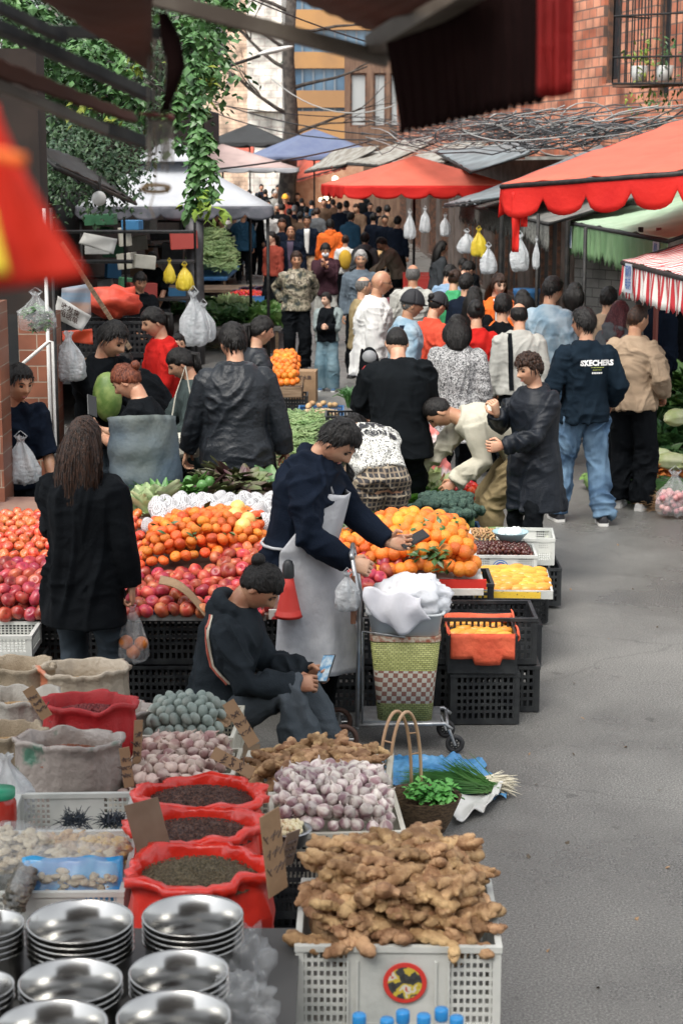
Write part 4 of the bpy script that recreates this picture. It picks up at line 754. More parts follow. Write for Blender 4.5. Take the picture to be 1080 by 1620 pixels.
wall('back_wall', 'shaded wall closing the far end of the street', (-16, 99), (16, 99), 0, 12, conc, th=1, cat='wall')
# ---- bare tree
def limb(mb, p, d, ln, r, dep, sp=.6):
    pts = [p]; rr = [r]; q = V(p); dd = V(d).normalized()
    for k in range(5): dd = (dd + V((ru(-1, 1), ru(-1, 1) * .6, ru(-.5, .6))) * .28).normalized(); q = q + dd * (ln / 5); pts.append(q.copy()); rr.append(r * (1 - .12 * (k + 1)))
    mb.tube(pts, rr, n=6 if dep else 4)
    if dep > 0:
        for k in range(3): i = random.choice([2, 3, 4, 5]); limb(mb, pts[i], (dd + V((ru(-1, 1), ru(-.6, .6), ru(-.4, .9))) * sp).normalized(), ln * ru(.55, .8), rr[i] * .62, dep - 1, sp)
bark = M('bark', (.035, .03, .027), (.08, .068, .058), rough=.95, sc=6, bump=.8, bs=14)
tb = Q(452, 300, 58); tr = thing('bare_tree', 'leafless dark tree rising behind the blue umbrella', 'tree', (tb.x, 58, gz(58))); m = MB()
m.tube([(0, 0, 0), (.05, 0, 2), (.2, 0, 4), (.1, 0, 6), (.3, 0, 9)], [.34, .28, .22, .19, .14], n=12); m.build('trunk', bark, tr, True); random.seed(5); m = MB()
for z, s_ in [(3.5, 1), (4.2, -1), (5, 1), (5.6, -1), (6.2, -1), (6.6, 1), (7.4, -1), (7.8, 1)]: limb(m, V((.12, 0, z)), V((s_, ru(-.3, .3), .45)), 2.6, .075, 3)
m.build('branches', bark, tr, True)
# ---- street lamp on the left
sl_ = thing('street_lamp', 'grey street lamp with a long arm reaching over the street', 'street lamp', (XP(322, 40, 4), 40, 0)); m = MB(); bx = XP(322, 40, 4)
m.tube([(-.6, 0, 0), (-.6, 0, 4.6)], .09, n=10); m.build('pole', irn, sl_, True); m = MB(); e0, e1 = Q(322, 118, 40) - V((bx, 40, 0)), Q(412, 88, 40) - V((bx, 40, 0)); m.tube([V((-.6, 0, 4.5)), e0, e1], .035, n=8); m.build('arm', irn, sl_, True)
e2 = Q(458, 72, 40) - V((bx, 40, 0)); m = MB(); m.sph((e1 + e2) / 2, (.42, .11, .06), 14, 8, rot=Matrix.Rotation(-.22, 3, 'Y')); m.build('lamp_head', whm, sl_, True)
sc_ = thing('street_camera', 'small white globe camera on a bracket beside the beige building', 'camera', Q(365, 128, 44)); m = MB(); m.sph((0, 0, 0), .09, 12, 8); m.build('globe', whm, sc_, True); m = MB(); m.tube([(-.9, 0, -.05), (-.1, 0, -.05), (0, 0, .12), (.12, 0, .1)], .02, n=6); m.build('bracket', irn, sc_)
# ================================================================= awnings and canopies
def fabric(key, c, c2=None, rough=.7, tr=.12):
    m_ = M(key, c, c2 or tuple(x * .75 for x in c), rough=rough, sc=2.5, bump=.25, bs=26, lo=.35, hi=.7); n, L, b, src = nodes_of(m_)
    out = [x for x in n if x.type == 'OUTPUT_MATERIAL'][0]; t = n.new('ShaderNodeBsdfTranslucent'); s = n.new('ShaderNodeMixShader'); s.inputs[0].default_value = tr
    cs = b.inputs['Base Color'].links[0].from_socket; L.new(cs, t.inputs[0]); L.new(b.outputs[0], s.inputs[1]); L.new(t.outputs[0], s.inputs[2]); L.new(s.outputs[0], out.inputs[0]); return m_
f_red = fabric('red canopy', (.82, .20, .13), (.70, .17, .11), tr=.35); f_redv = fabric('red valance', (.82, .03, .02), (.70, .015, .012), tr=.4); f_blue = fabric('lilac blue canopy', (.12, .155, .27), (.16, .20, .31)); f_wht = fabric('pale grey canopy', (.55, .57, .60), (.46, .48, .52), tr=.2)  # salmon of the red canopy has the light through the cloth put in
f_grn = fabric('pale green canopy', (.36, .50, .34), (.46, .60, .43), tr=.2); f_grnv = fabric('green valance', (.14, .27, .12), (.22, .36, .18)); f_tarp = fabric('grey tarpaulin', (.13, .13, .12), (.22, .21, .19)); f_blk = fabric('black canopy', (.035, .038, .04)); f_brn = fabric('brown canopy', (.17, .07, .05), (.10, .045, .033), tr=.45); f_dkb = fabric('dark brown curtain', (.016, .0075, .007), (.008, .004, .004), rough=1, tr=.05); f_dkb.node_tree.nodes['Principled BSDF'].inputs['Specular IOR Level'].default_value = .03
tin = M('tin sheet', (.26, .31, .33), (.17, .20, .21), rough=.45, sc=3, metal=.4, bump=.3, bs=8); tin2 = M('mossy tin sheet', (.18, .16, .13), (.34, .34, .31), rough=.7, sc=4, bump=.4)
f_str = M('red and white stripes', (.7, .7, .68), rough=.7); n, L, b, src = nodes_of(f_str); sx = n.new('ShaderNodeSeparateXYZ'); L.new(src, sx.inputs[0]); mu = n.new('ShaderNodeMath'); mu.operation = 'MULTIPLY'; mu.inputs[1].default_value = 11; L.new(sx.outputs[1], mu.inputs[0])
fr = n.new('ShaderNodeMath'); fr.operation = 'FRACT'; L.new(mu.outputs[0], fr.inputs[0]); r = ramp(n, [(0, (.72, .70, .66)), (.5, (.48, .03, .04))], True); L.new(fr.outputs[0], r.inputs[0]); L.new(r.outputs[0], b.inputs['Base Color'])
def valance(mb, a, c, h, nsc=10, dep=.45, ragged=0, seed=0, flare=V((0, 0, 0)), wob_=.02):
    Ln = (c - a).length; N = max(24, int(nsc * 8)); nm = (c - a).cross(V((0, 0, 1))).normalized()
    def f(i, j):
        ph = (i * nsc) % 1.0; e = (1 - dep) + dep * math.sqrt(max(0, 1 - (2 * ph - 1) ** 2)) if not ragged else 1 - ragged * abs(noise.noise(V((i * nsc * 2.3, seed, 0)))) * 2 - ragged * .5 * (ph)
        w = sin(i * nsc * 2 * pi * .5 + seed) * wob_ * j + noise.noise(V((i * nsc * 1.7, j, seed))) * wob_ * 1.6 * j
        return a.lerp(c, i) - V((0, 0, h * e * j)) + nm * w + flare * j
    mb.grid(f, N, 5)
def awning(name, label, b0, f0, f1, b1, mat, vm, vh=.25, nsc=12, dep=.35, ragged=0, sag=.05, frame=irn, poles=(), cat='awning', sides=False, thick=.006, ribs=0, closed=0):
    t = thing(name, label, cat, (f0 + f1) / 2 * 1.0); o_ = (f0 + f1) / 2; b0, f0, f1, b1 = [p - o_ for p in (b0, f0, f1, b1)]
    m = MB(); m.grid(lambda i, j: (b0.lerp(b1, i)).lerp(f0.lerp(f1, i), j) - V((0, 0, sag * 4 * j * (1 - j) * (.6 + .4 * sin(i * 9)))) + V((0, 0, .012)) * noise.noise(V((i * 14, j * 9, 0))) * 2, 28, 12); m.build('canopy', mat, t, True, solid=thick)
    if vh:
        m = MB(); valance(m, f0, f1, vh, nsc, dep, ragged)
        if sides: valance(m, b0, f0, vh, nsc * .6, dep, ragged, 3); valance(m, b1, f1, vh, nsc * .6, dep, ragged, 5)
        m.build('valance', vm, t, True, solid=.004)
    m = MB(); dn = V((0, 0, -.02)); m.tube([f0 + dn, f1 + dn], .022, n=8); m.tube([b0 + dn * 2, f0 + dn], .018, n=6); m.tube([b1 + dn * 2, f1 + dn], .018, n=6)
    for k in range(ribs): q = (k + 1) / (ribs + 1); m.tube([b0.lerp(b1, q) + dn * 3, f0.lerp(f1, q) + dn * 3], .015, n=6)
    m.build('frame', frame, t, True)
    for p in poles: m = MB(); m.tube([V(p) - o_, V((p[0], p[1], gz(p[1]))) - o_], .022, n=8); m.build('post', frame, t, True)
    return t
def parasol(label, c, half, ez, az, mat, vm, vh=.2, ns=4, rot=0, nsc=5, polem=irn, name='market_parasol', pole=True, top=0):
    t = thing(name, label, 'parasol', (c[0], c[1], gz(c[1])), rot); hx, hy = half if hasattr(half, '__len__') else (half, half)
    cs = [V((hx * sx, hy * sy, ez)) for sx, sy in ((-1, -1), (1, -1), (1, 1), (-1, 1))] if ns == 4 else [V((hx * cos(2 * pi * k / ns), hy * sin(2 * pi * k / ns), ez)) for k in range(ns)]
    ap = V((0, 0, az)); m = MB()
    for k in range(len(cs)):
        a, e = cs[k], cs[(k + 1) % len(cs)]; m.grid(lambda i, j: ap.lerp(a.lerp(e, i), j) - V((0, 0, .10 * 4 * j * (1 - j) * 4 * i * (1 - i) * .6)), 10, 10)
    m.build('canopy', mat, t, True, solid=.005); m = MB()
    if vh:
        for k in range(len(cs)): valance(m, cs[k], cs[(k + 1) % len(cs)], vh, nsc, .4, seed=k)
        m.build('valance', vm, t, True, solid=.004)
    if top: m = MB(); q_ = [V((x.x * .42, x.y * .42, az + (ez - az) * .42 + top)) for x in cs]; [m.grid(lambda i, j, a=q_[k], e=q_[(k + 1) % len(q_)]: (ap + V((0, 0, top))).lerp(a.lerp(e, i), j), 4, 4) for k in range(len(q_))]; m.build('vent_top', mat, t, True, solid=.005)
    m = MB()
    for p in cs: m.tube([ap - V((0, 0, .04)), p - V((0, 0, .03))], .012, n=5); m.tube([V((0, 0, ez - .1)), ap.lerp(p, .5) - V((0, 0, .06))], .010, n=5)
    m.build('ribs', polem, t)
    if pole: m = MB(); m.tube([(0, 0, 0), (0, 0, az)], .024, n=8); m.build('pole', polem, t, True)
    return t
Z = lambda py, Y: Q(540, py, Y).z
c = Q(655, 300, 31.5); parasol('red square parasol with scalloped edge standing in the middle of the market', (c.x, 31.5), (1.45, 1.45), 2.55, 3.05, f_red, f_redv, .22, rot=R(8), nsc=6)
c = Q(497, 250, 49); parasol('lilac blue parasol in front of the orange building', (c.x, 49), (1.75, 1.75), Z(249, 49) - gz(49), Z(210, 49) - gz(49) + .1, f_blue, f_blue, .08, rot=R(45) * .22, nsc=6)
c = Q(395, 225, 56); parasol('dark grey parasol hanging in front of the beige building', (c.x, 56), (1.3, 1.6), Z(226, 56) - gz(56), Z(196, 56) - gz(56), f_blk, f_blk, .14, nsc=4)
# white gazebo on the left
c = Q(268, 330, 27.5); g_ = parasol('pale grey gazebo canopy with a wavy edge over the left hand stalls', (c.x, 27.8), (1.42, 1.9), Z(327, 25.8), Z(236, 27.8), f_wht, M('grey valance', (.07, .075, .09), (.12, .12, .14), rough=.8), .20, rot=R(7), nsc=7, name='gazebo', pole=False, top=.16)
for sx, sy in ((-1.35, -1.8), (1.35, -1.8), (1.35, 1.8), (-1.35, 1.8)): m = MB(); m.tube([(sx, sy, 0), (sx, sy, Z(327, 25.8))], .025, n=8); m.build('post', irn, g_, True)
m = MB(); m.loft([[V((.28 + .13 * cos(a) * k, -1.75 + .14 * sin(a) * k, z)) for a in [q * pi / 6 for q in range(12)]] for z, k in ((.0, 1), (.8, 1.1), (1.5, .95), (2.25, 1.15))]); m.build('rolled_curtain', M('rolled dark tarp', (.05, .05, .055), (.09, .09, .095), rough=.6, bump=.6, bs=7), g_, True)
c = Q(372, 270, 44); parasol('faded pinkish white parasol behind the gazebo', (c.x - .3, 44), (1.5, 1.5), Z(270, 44), Z(232, 44), fabric('faded pink canopy', (.55, .42, .40)), f_wht, .12, nsc=5, rot=.3)
A_ = lambda px, py, Y: Q(px, py, Y)
awning('red_awning', 'flat orange red awning behind the blue parasol pole', A_(402, 232, 62), A_(400, 262, 58), A_(345, 232, 58), A_(345, 214, 62), f_red, f_red, .1)
awning('coral_awning', 'coral red awning hanging at the back right of the blue parasol', A_(470, 248, 60), A_(470, 284, 57), A_(548, 262, 50), A_(560, 240, 52), f_red, f_red, .1)
awning('white_awning', 'small white slanting sheet roof left of the red parasol', A_(530, 238, 44), A_(482, 272, 44), A_(540, 262, 40), A_(600, 232, 40), tin2, tin2, 0, thick=.03)
awning('tin_roof', 'rusty corrugated sheet roof just above the red parasol', A_(650, 218, 42), A_(548, 258, 40), A_(600, 262, 36), A_(690, 222, 38), tin2, tin2, 0, thick=.03)
awning('tin_roof', 'weathered brown sheet roof at the foot of the cables', A_(720, 225, 38), A_(620, 258, 36), A_(700, 258, 33), A_(770, 228, 34), tin2, tin2, 0, thick=.03)
awning('tin_roof', 'blue grey tin roof with a white stain behind the red parasol', A_(835, 222, 32), A_(690, 240, 34), A_(745, 272, 30), A_(850, 236, 29), tin, tin, 0, thick=.03)
awning('tin_roof', 'long grey tin lean-to roof running down above the fringed awning', A_(950, 232, 27), A_(702, 325, 30), A_(760, 318, 24), A_(1010, 262, 22), tin, tin, .05, ragged=.3, thick=.03)
awning('fringed_awning', 'old grey tarpaulin awning with a ragged fringe', A_(905, 262, 30), A_(728, 322, 33), A_(868, 352, 21.5), A_(1030, 300, 21), f_tarp, M('dirty fringe', (.10, .10, .09), (.20, .20, .18), rough=.9, sc=30), .36, nsc=60, ragged=.35, poles=[(XP(850, 22, 2), 22, 2.3)])
ga = awning('green_awning', 'pale green awning with a ragged green valance', A_(1120, 285, 24), A_(899, 350, 22), A_(1056, 378, 15.4), A_(1190, 330, 15.6), f_grn, f_grnv, .42, nsc=34, ragged=.22, poles=[(XP(899, 21.8, 2), 21.8, 2.2), (XP(925, 20, 2), 20, 2.2)])
sa = awning('striped_awning', 'red and white striped awning with fluttering valance at the right edge', A_(1200, 345, 15.5), A_(984, 412, 15.2), A_(1205, 468, 11.5), A_(1330, 400, 12), f_str, f_str, .32, nsc=30, ragged=.14)
m = MB(); sgm = M('blue sign print', (.12, .2, .42), rough=.6)
def sign_patch(t, a, d, w, h, col, txt):
    me = text_mesh(txt, h * .42, .003); x, y = d.normalized(), V((0, 0, 1)); nn = x.cross(y); nn = nn if nn.x < 0 else -nn; o0 = V(t.location)
    m = MB(); c = a - o0 + nn * .02; m.box(c, (w, .006, h), rz=math.atan2(d.y, d.x)); ps = m.build('sign_patch', M('pale sign cloth', (.5, .54, .6)), t)
    xx = x if nn.cross(y).dot(x) < 0 else -x; xx = y.cross(nn)
    for v in me.vertices: v.co = c + nn * .006 + xx * v.co.x + y * v.co.y
    me.materials.append(col); q = bpy.data.objects.new('lettering', me); COL.objects.link(q); q.parent = ps
dg_ = A_(1056, 378, 15.4) - A_(899, 350, 22); ds_ = A_(1205, 468, 11.5) - A_(984, 412, 15.2)
sign_patch(ga, A_(899, 350, 22) + dg_ * .05 - V((0, 0, .18)), dg_, .22, .26, sgm, '铁皮\n雨棚'); sign_patch(ga, A_(899, 350, 22) + dg_ * .93 - V((0, 0, .14)), dg_, .30, .2, sgm, '雨棚\n电话'); sign_patch(sa, A_(984, 412, 15.2) + ds_ * .08 - V((0, 0, .13)), ds_, .22, .24, sgm, '雨棚\n电话')
# big red canopy, right
rc = awning('red_canopy', 'large bright red market canopy with deep scallops at the right', A_(1100, 182, 19.5), A_(792, 292, 15.8), A_(1190, 262, 14.2), A_(1260, 180, 18), f_red, f_redv, .30, nsc=5.5, dep=.5, sides=True, sag=.0)
m = MB(); p = A_(816, 300, 15.7) - V(rc.location)
for dx, ln in ((0, .52), (.07, .30)): m.grid(lambda i, j: p + V((dx + (i - .5) * .07 * (1.2 - .4 * j), -.02 + .02 * sin(j * 7 + i * 4), -.02 - ln * j)), 4, 10)
m.build('ribbon', f_redv, rc, True, solid=.006)
# ---- foreground awning frames and cloths (about three metres away)
def slab(name, label, pts, mat, th=.01, cat='awning', n=10, bulge=0):
    a, b_, c_, d_ = pts; o_ = (a + c_) / 2; m = MB(); m.grid(lambda i, j: a.lerp(b_, i).lerp(d_.lerp(c_, i), j) - o_ - V((0, 0, bulge * sin(pi * i) * sin(pi * j))) + V((0, 0, .0015 * sin(i * 40))), 30, n); o = m.build(name, mat, None, True, solid=th); o.location = o_; return tag(o, label, cat)
fa = slab('overhead_awning', 'brown cloth awning overhead at the top left', [A_(-20, -45, 2.5), A_(60, -10, 2.9), A_(240, 118, 3.3), A_(243, -60, 2.6)], f_brn, bulge=.02)
fa.name = 'overhead_awning'
slab('overhead_awning', 'reddish brown awning underside at the top centre', [A_(420, -20, 3.4), A_(592, 52, 3.3), A_(760, -40, 2.5), A_(560, -90, 2.4)], f_brn, bulge=.01)
def bar(label, p0, p1, w, h, mat=None, name='steel_beam'):
    d = p1 - p0; x, t, u = basis(d); o_ = (p0 + p1) / 2; m = MB(); m.loft([[p0 - o_ + x * (w / 2 * sx) + u * (h / 2 * sz) if k == 0 else p1 - o_ + x * (w / 2 * sx) + u * (h / 2 * sz) for sx, sz in ((-1, -1), (-.7, -1.1), (.7, -1.1), (1, -1), (1, 1), (-1, 1))] for k in (0, 1)]); o = m.build(name, mat or irn, None); o.location = o_; return tag(o, label, 'awning frame')
bar('long dark metal awning arm slanting across the top centre', A_(232, -6, 3.1), A_(612, 94, 3.2), .03, .025, M('grey painted arm', (.075, .058, .045), (.12, .10, .08), rough=.5, sc=12))
bar('thick metal awning roller above the dark curtain', A_(596, 72, 3.2), A_(752, -24, 2.8), .045, .033, M('grey painted arm', (.1, .1, .1)))
bar('long black arm crossing the top left from the frame edge', A_(-30, 30, 3.0), A_(236, 152, 3.4), .03, .018)
bar('short black horizontal arm below the brown awning', A_(75, 50, 3.1), A_(258, 54, 3.2), .03, .020)
bar('second black arm below the first at the top left', A_(-10, 8, 2.9), A_(100, 60, 3.1), .02, .016)
bar('pale edged lower awning arm at the left', A_(-20, 128, 3.0), A_(165, 205, 3.3), .02, .016, M('grey painted arm', (.1, .1, .1)))
bar('black end piece of the lower awning arm', A_(158, 200, 3.3), A_(225, 224, 3.4), .03, .02)
slab('rolled_awning', 'brown rolled cloth strip above the lower awning arm', [A_(-20, 88, 3.0), A_(205, 182, 3.35), A_(210, 196, 3.35), A_(-20, 118, 3.0)], f_brn, .012)
cu = thing('awning_curtain', 'dark brown hanging curtain with a ragged fringe at the top right', 'curtain', A_(760, 100, 2.9)); o_ = A_(760, 100, 2.9)
def crt(i, j, a0, a1, b0, b1, fr=0):
    tp = a0.lerp(a1, i); bt = b0.lerp(b1, i); p = tp.lerp(bt, j); return p - o_ + V((0, 0.003 * sin(i * 88 + 3 * noise.noise(V((i * 4, j, 0)))) * (.4 + j), -(fr * abs(sin(i * 60)) ** .6 if j > .97 else 0)))
m = MB(); m.grid(lambda i, j: crt(i, j, A_(612, 58, 3.1), A_(862, -90, 2.75), A_(632, 202, 3.1), A_(862, 150, 2.75), .012), 130, 16); m.build('cloth', f_dkb, cu, True, solid=.004)
m = MB(); m.grid(lambda i, j: crt(i, j, A_(852, -90, 2.74), A_(908, -90, 2.72), A_(850, 150, 2.74), A_(905, 142, 2.72), .008) + V((0, -.01, 0)), 20, 14); m.build('red_end', fabric('deep red cloth', (.62, .02, .015), (.26, .01, .01), tr=.5), cu, True, solid=.004)
slab('unseen_stall_canopy', 'unseen brown cloth canopy extended over the sacks and basins to darken their reflections', [V((-2.9, 2.9, 3.62)), V((-.25, 2.9, 3.62)), V((-.25, 7, 3.75)), V((-2.9, 7, 3.75))], f_brn, bulge=.06)  # unseen run of the awning, added and lengthened to darken the basins
# hanging bundle
hb = thing('tied_bundle', 'dark rolled cloth and cords tied with a red knot hanging from the awning arm', 'cloth bundle', A_(258, 60, 3.15)); o_ = A_(258, 60, 3.15)
m = MB(); m.loft([[A_(px + dx * cos(a), py, 3.15 + .02 * sin(a)) - o_ for a in [k * pi / 5 for k in range(10)]] for px, py, dx in ((258, 20, 8), (270, 60, 16), (278, 105, 16), (268, 150, 9), (262, 175, 6))]); m.build('cloth', f_dkb, hb, True)
m = MB(); m.loft([[A_(px + dx * cos(a), py, 3.15 + .02 * sin(a)) - o_ for a in [k * pi / 5 for k in range(10)]] for px, py, dx in ((222, 182, 3), (235, 178, 12), (250, 186, 13), (262, 180, 12), (272, 190, 5))]); m.build('knot', M('dark red knot', (.15, .03, .025), rough=.6), hb, True)
m = MB()
for k in range(14): px = 232 + k * 3; m.tube([A_(px + 4, 60 if k % 3 == 0 else 190, 3.14) - o_, A_(px + 2, 190, 3.14) - o_, A_(px + ru(-3, 3), ru(240, 275), 3.13) - o_], .0016, n=4)
m.build('cords', M('cord', (.10, .09, .08), (.22, .19, .16), sc=30), hb)
rp = thing('rope_coil', 'small coil of brown rope dangling below the tied bundle', 'rope', A_(246, 300, 3.2)); m = MB()
for k in range(5): m.tube([V((.026 * cos(a), .004 * k, .006 * sin(a) + .001 * k)) for a in [q * pi / 6 for q in range(13)]], .0018, n=4)
m.tube([(0, 0, 0), (.002, 0, .06), (0, 0, .12)], .001, n=4); m.tube([(0, 0, 0), (-.01, 0, -.03), (-.003, 0, -.05)], .0012, n=4); m.build('rope', M('rope', (.25, .17, .09)), rp)
# blurred red pennant very near the lens
rp = thing('red_pennant', 'bright red hanging pennant with a yellow corner close to the camera at the left', 'pennant', A_(40, 300, 1.0)); o_ = A_(40, 300, 1.0)
m = MB()
def pen(i, j):
    t = j; l = -60; rgt = -8 + 150 * t ** 1.25; px = l + (rgt - l) * i; py = 165 + t * (300 - 24 * i); return A_(px, py, 1.0 + .002 * sin(i * 14)) - o_
m.grid(pen, 24, 16); m.build('cloth', fabric('pennant red', (.80, .035, .012), tr=.3), rp, True, solid=.002)
m = MB(); m.grid(lambda i, j: A_(-40 + (30 + 26 * j) * i, 330 + 105 * j, .985) - o_, 4, 6); m.build('yellow_patch', M('pennant yellow', (.9, .66, .05), rough=.6), rp, True, solid=.002)
m = MB(); m.grid(lambda i, j: A_(-20 + 62 * i, 232 + 12 * i + 20 * j, .984) - o_, 4, 3); m.build('orange_patch', M('pennant orange', (.85, .16, .02), rough=.6), rp, True, solid=.002)
# ================================================================= left side
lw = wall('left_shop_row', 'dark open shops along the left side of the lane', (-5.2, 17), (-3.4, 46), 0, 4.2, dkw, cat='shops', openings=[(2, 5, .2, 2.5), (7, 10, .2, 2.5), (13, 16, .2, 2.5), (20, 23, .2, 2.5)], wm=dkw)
lw.scale = (1, -1, 1)
pl = wall('tiled_pillar', 'brown tiled pillar beside the shop doorway', (XP(40, 11.7, 1), 11.6), (XP(88, 11.7, 1), 11.6), 0, Q(60, 500, 11.6).z, til, th=.5, cat='pillar')
wall('doorway_pillar', 'narrow brown pillar at the very left edge of the photo', (XP(-60, 10.6, 1), 10.6), (XP(7, 10.6, 1), 10.6), 0, Q(0, 480, 10.6).z, til, th=.3, cat='pillar')
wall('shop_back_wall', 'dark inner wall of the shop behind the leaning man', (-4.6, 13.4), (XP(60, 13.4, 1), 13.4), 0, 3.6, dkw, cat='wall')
wall('doorway_dark_board', 'brown black board put in for the darkness above the shop doorway at the left', (-3.4, 11.62), (XP(70, 11.7, 2.4), 11.62), Q(60, 500, 11.6).z + .01, 3.6, M('shaded brown board', (.014, .009, .007), (.025, .016, .012), rough=.9, sc=3), cat='shop front')  # added where only brownish darkness shows, shade put into the board colour
hr_ = thing('handrail', 'thin white metal handrail beside the tiled pillar', 'handrail', (XP(42, 11.3, 1), 11.3, 0)); zt = Z(575, 11.3); m = MB(); m.tube([(0, 0, zt - .15), (0, 0, zt), (.17, 0, zt + .14), (.19, 0, zt + .14), (.19, 0, 0)], .012, n=8); m.build('rail', whm, hr_, True)
for px, lb in ((84, 'slim white pole at the corner of the tiled pillar'), (90, 'second slim pole next to the tiled pillar')):
    m = MB(); m.tube([(0, 0, 0), (0, 0, 2.6)], .012, n=8); q = m.build('pole', whm if px == 84 else irn, None, True); q.location = (XP(px, 11.5, 1), 11.45 + (px - 84) * .02, 0); tag(q, lb, 'pole')
# left small awning frames behind the pennant
awning('lean_to_roof', 'dark metal lean-to roof frame under the ivy at the left', A_(60, 230, 15), A_(90, 262, 14), A_(215, 320, 22), A_(150, 262, 23), irn, irn, 0, thick=.02, ribs=4)
lt_ = thing('wall_lamp', 'round pale lamp under the lean-to roof', 'lamp', A_(157, 314, 17)); m = MB(); m.sph((0, 0, 0), (.07, .04, .07), 14, 10); m.build('lamp_glass', whm, lt_, True); m = MB(); m.tube([(0, .03, .02), (0, .1, .2)], .012); m.build('bracket', irn, lt_)
# ivy
random.seed(11); iv = thing('ivy', 'glossy green ivy spilling over the awnings at the top left', 'climbing plant', A_(200, 150, 16)); o_ = A_(200, 150, 16)
def pxpts(L): return [A_(px, py, Y) - o_ for px, py, Y in L]
c1 = pxpts([(ru(15, 200), ru(50, 175), ru(15, 17)) for _ in range(40)] + [(60 + t * 210, 110 + t * 70, 15.5) for t in [k / 12 for k in range(13)]] + [(ru(290, 338), ru(20, 130), ru(15, 16)) for _ in range(22)] + [(ru(-10, 60), ru(-10, 60), 15) for _ in range(10)] + [(350 + ru(-15, 20), ru(-10, 22), 15.5) for _ in range(6)])
c2 = pxpts([(300 + 14 * sin(t * 3), 60 + t * 270, 14.6) for t in [k / 22 for k in range(23)]] + [(312 + ru(-8, 20), ru(190, 260), 14.6) for _ in range(12)] + [(318 + ru(-10, 20), ru(260, 335), 14.6) for _ in range(10)] + [(275 + ru(-12, 10), ru(140, 230), 14.8) for _ in range(7)])
m = MB(); leaves(m, c1, 3600, .085, .10, .40, .35); m.build('foliage', lf, iv); m = MB(); leaves(m, c2, 1000, .085, .032, .40, .5); m.build('hanging_branch', lf, iv)
m = MB(); leaves(m, pxpts([(ru(120, 330), ru(80, 200), 15.2) for _ in range(9)] + [(325, 315, 14.5), (345, 335, 14.5), (318, 325, 14.5)]), 160, .09, .05, .3, .2); m.build('young_leaves', lfy, iv)
m = MB(); m.tube([c2[k] for k in range(0, 23, 2)], .009, n=5); m.build('stem', bark, iv)
for k in range(3): m = MB(); a = random.choice(c1); m.tube([a + V((ru(-.5, .5), 0, ru(-.2, .5))) * q for q in (-1, -.3, .3, 1)], .008, n=5); m.build('stem', bark, iv)
dt = thing('dark_bush', 'dense dark green bush behind the ivy at the left', 'tree', (-4.3, 22, 0)); m = MB(); m.tube([(0, 0, 0), (.1, 0, 2), (0, 0, 3.5)], [.14, .11, .07], n=8); m.build('trunk', bark, dt, True)
o_ = V((-4.3, 22, 0)); m = MB(); leaves(m, [A_(ru(70, 215), ru(180, 300), ru(19, 24)) - o_ for _ in range(60)] + [A_(ru(60, 250), ru(0, 120), ru(20, 24)) - o_ for _ in range(30)], 5200, .075, .18, .34); m.build('foliage', lf2, dt)
dt = thing('leafy_tree', 'dark leafy tree filling the gap above the gazebo', 'tree', (-4.4, 33, 0)); o_ = V((-4.4, 33, 0)); m = MB(); m.tube([(0, 0, 0), (.3, 0, 3), (.2, 0, 5.5)], [.2, .16, .09], n=8)
for k in range(5): limb(m, V((.25, 0, 3 + k * .5)), V((ru(-1, 1), ru(-.4, .4), .6)), 2.2, .06, 2)
m.build('trunk', bark, dt, True)
m = MB(); leaves(m, [A_(ru(-20, 318), ru(-40, 150), ru(31, 36)) - o_ for _ in range(120)], 5200, .15, .42, .36); m.build('foliage', lf2, dt)
# lit food stall under the red parasol
ls = thing('food_stall', 'warmly lit food stall with an orange glow beneath the red parasol', 'food stall', (XP(520, 57, 1), 57, gz(57))); m = MB(); m.box((0, 1.2, 1.3), (2.2, .1, 2.6)); m.build('back_panel', M('warm stall panel', (.50, .30, .20), (.42, .22, .14), rough=.7), ls)
m = MB(); m.box((0, 0, .5), (2.0, .8, 1.0), bev=.04); m.build('counter', M('white counter', (.5, .5, .5)), ls)
for dx, dz in ((.2, 2.2), (.12, 1.7), (-.25, 1.55), (-.1, 1.6)): m = MB(); m.sph((dx, .6, dz), .075 if dx != .2 else .1, 10, 8); m.build('lamp', M('lit bulb', (1, .82, .55), emit=4), ls)
# ================================================================= produce and crates
random.seed(99)
def me_(fn, name, mats, smooth=True): m = MB(); fn(m); return m.data(name, mats, smooth)
appm = M('apple skin', (.40, .03, .03), (.58, .18, .08), rough=.36, sc=14, detail=2, stretch=(1, 1, .35), var=.34, lo=.42, hi=.72, spec=.5); appd = M('dark apple skin', (.25, .014, .024), (.42, .08, .05), rough=.33, sc=14, detail=2, stretch=(1, 1, .35), var=.34, lo=.45, hi=.75)
manm = M('mandarin peel', (.62, .12, .012), (.74, .19, .03), rough=.45, sc=14, bump=.45, bs=120, var=.30); manr = M('wrapped mandarin', (.55, .06, .015), (.72, .20, .07), rough=.18, sc=22, bump=.5, bs=60, var=.2, coat=.5, lo=.45, hi=.62)
orgm = M('orange peel', (.72, .19, .014), (.80, .27, .03), rough=.42, sc=9, bump=.4, bs=150, var=.25); stemm = M('stem', (.10, .07, .03), rough=.8); leafm = M('citrus leaf', (.03, .10, .02), (.07, .17, .04), rough=.35, sc=20, var=.3)
tomm = M('tomato skin', (.60, .02, .012), (.70, .06, .02), rough=.2, sc=9, var=.2); man2 = M('mango skin', (.78, .40, .06), (.74, .30, .035), rough=.35, sc=14, var=.12)
eggm = M('duck egg shell', (.17, .215, .195), (.28, .32, .29), rough=.55, sc=7, var=.2, bump=.1, bs=80); chm = M('chestnut shell', (.05, .015, .012), (.10, .03, .02), rough=.22, var=.3, sc=9)
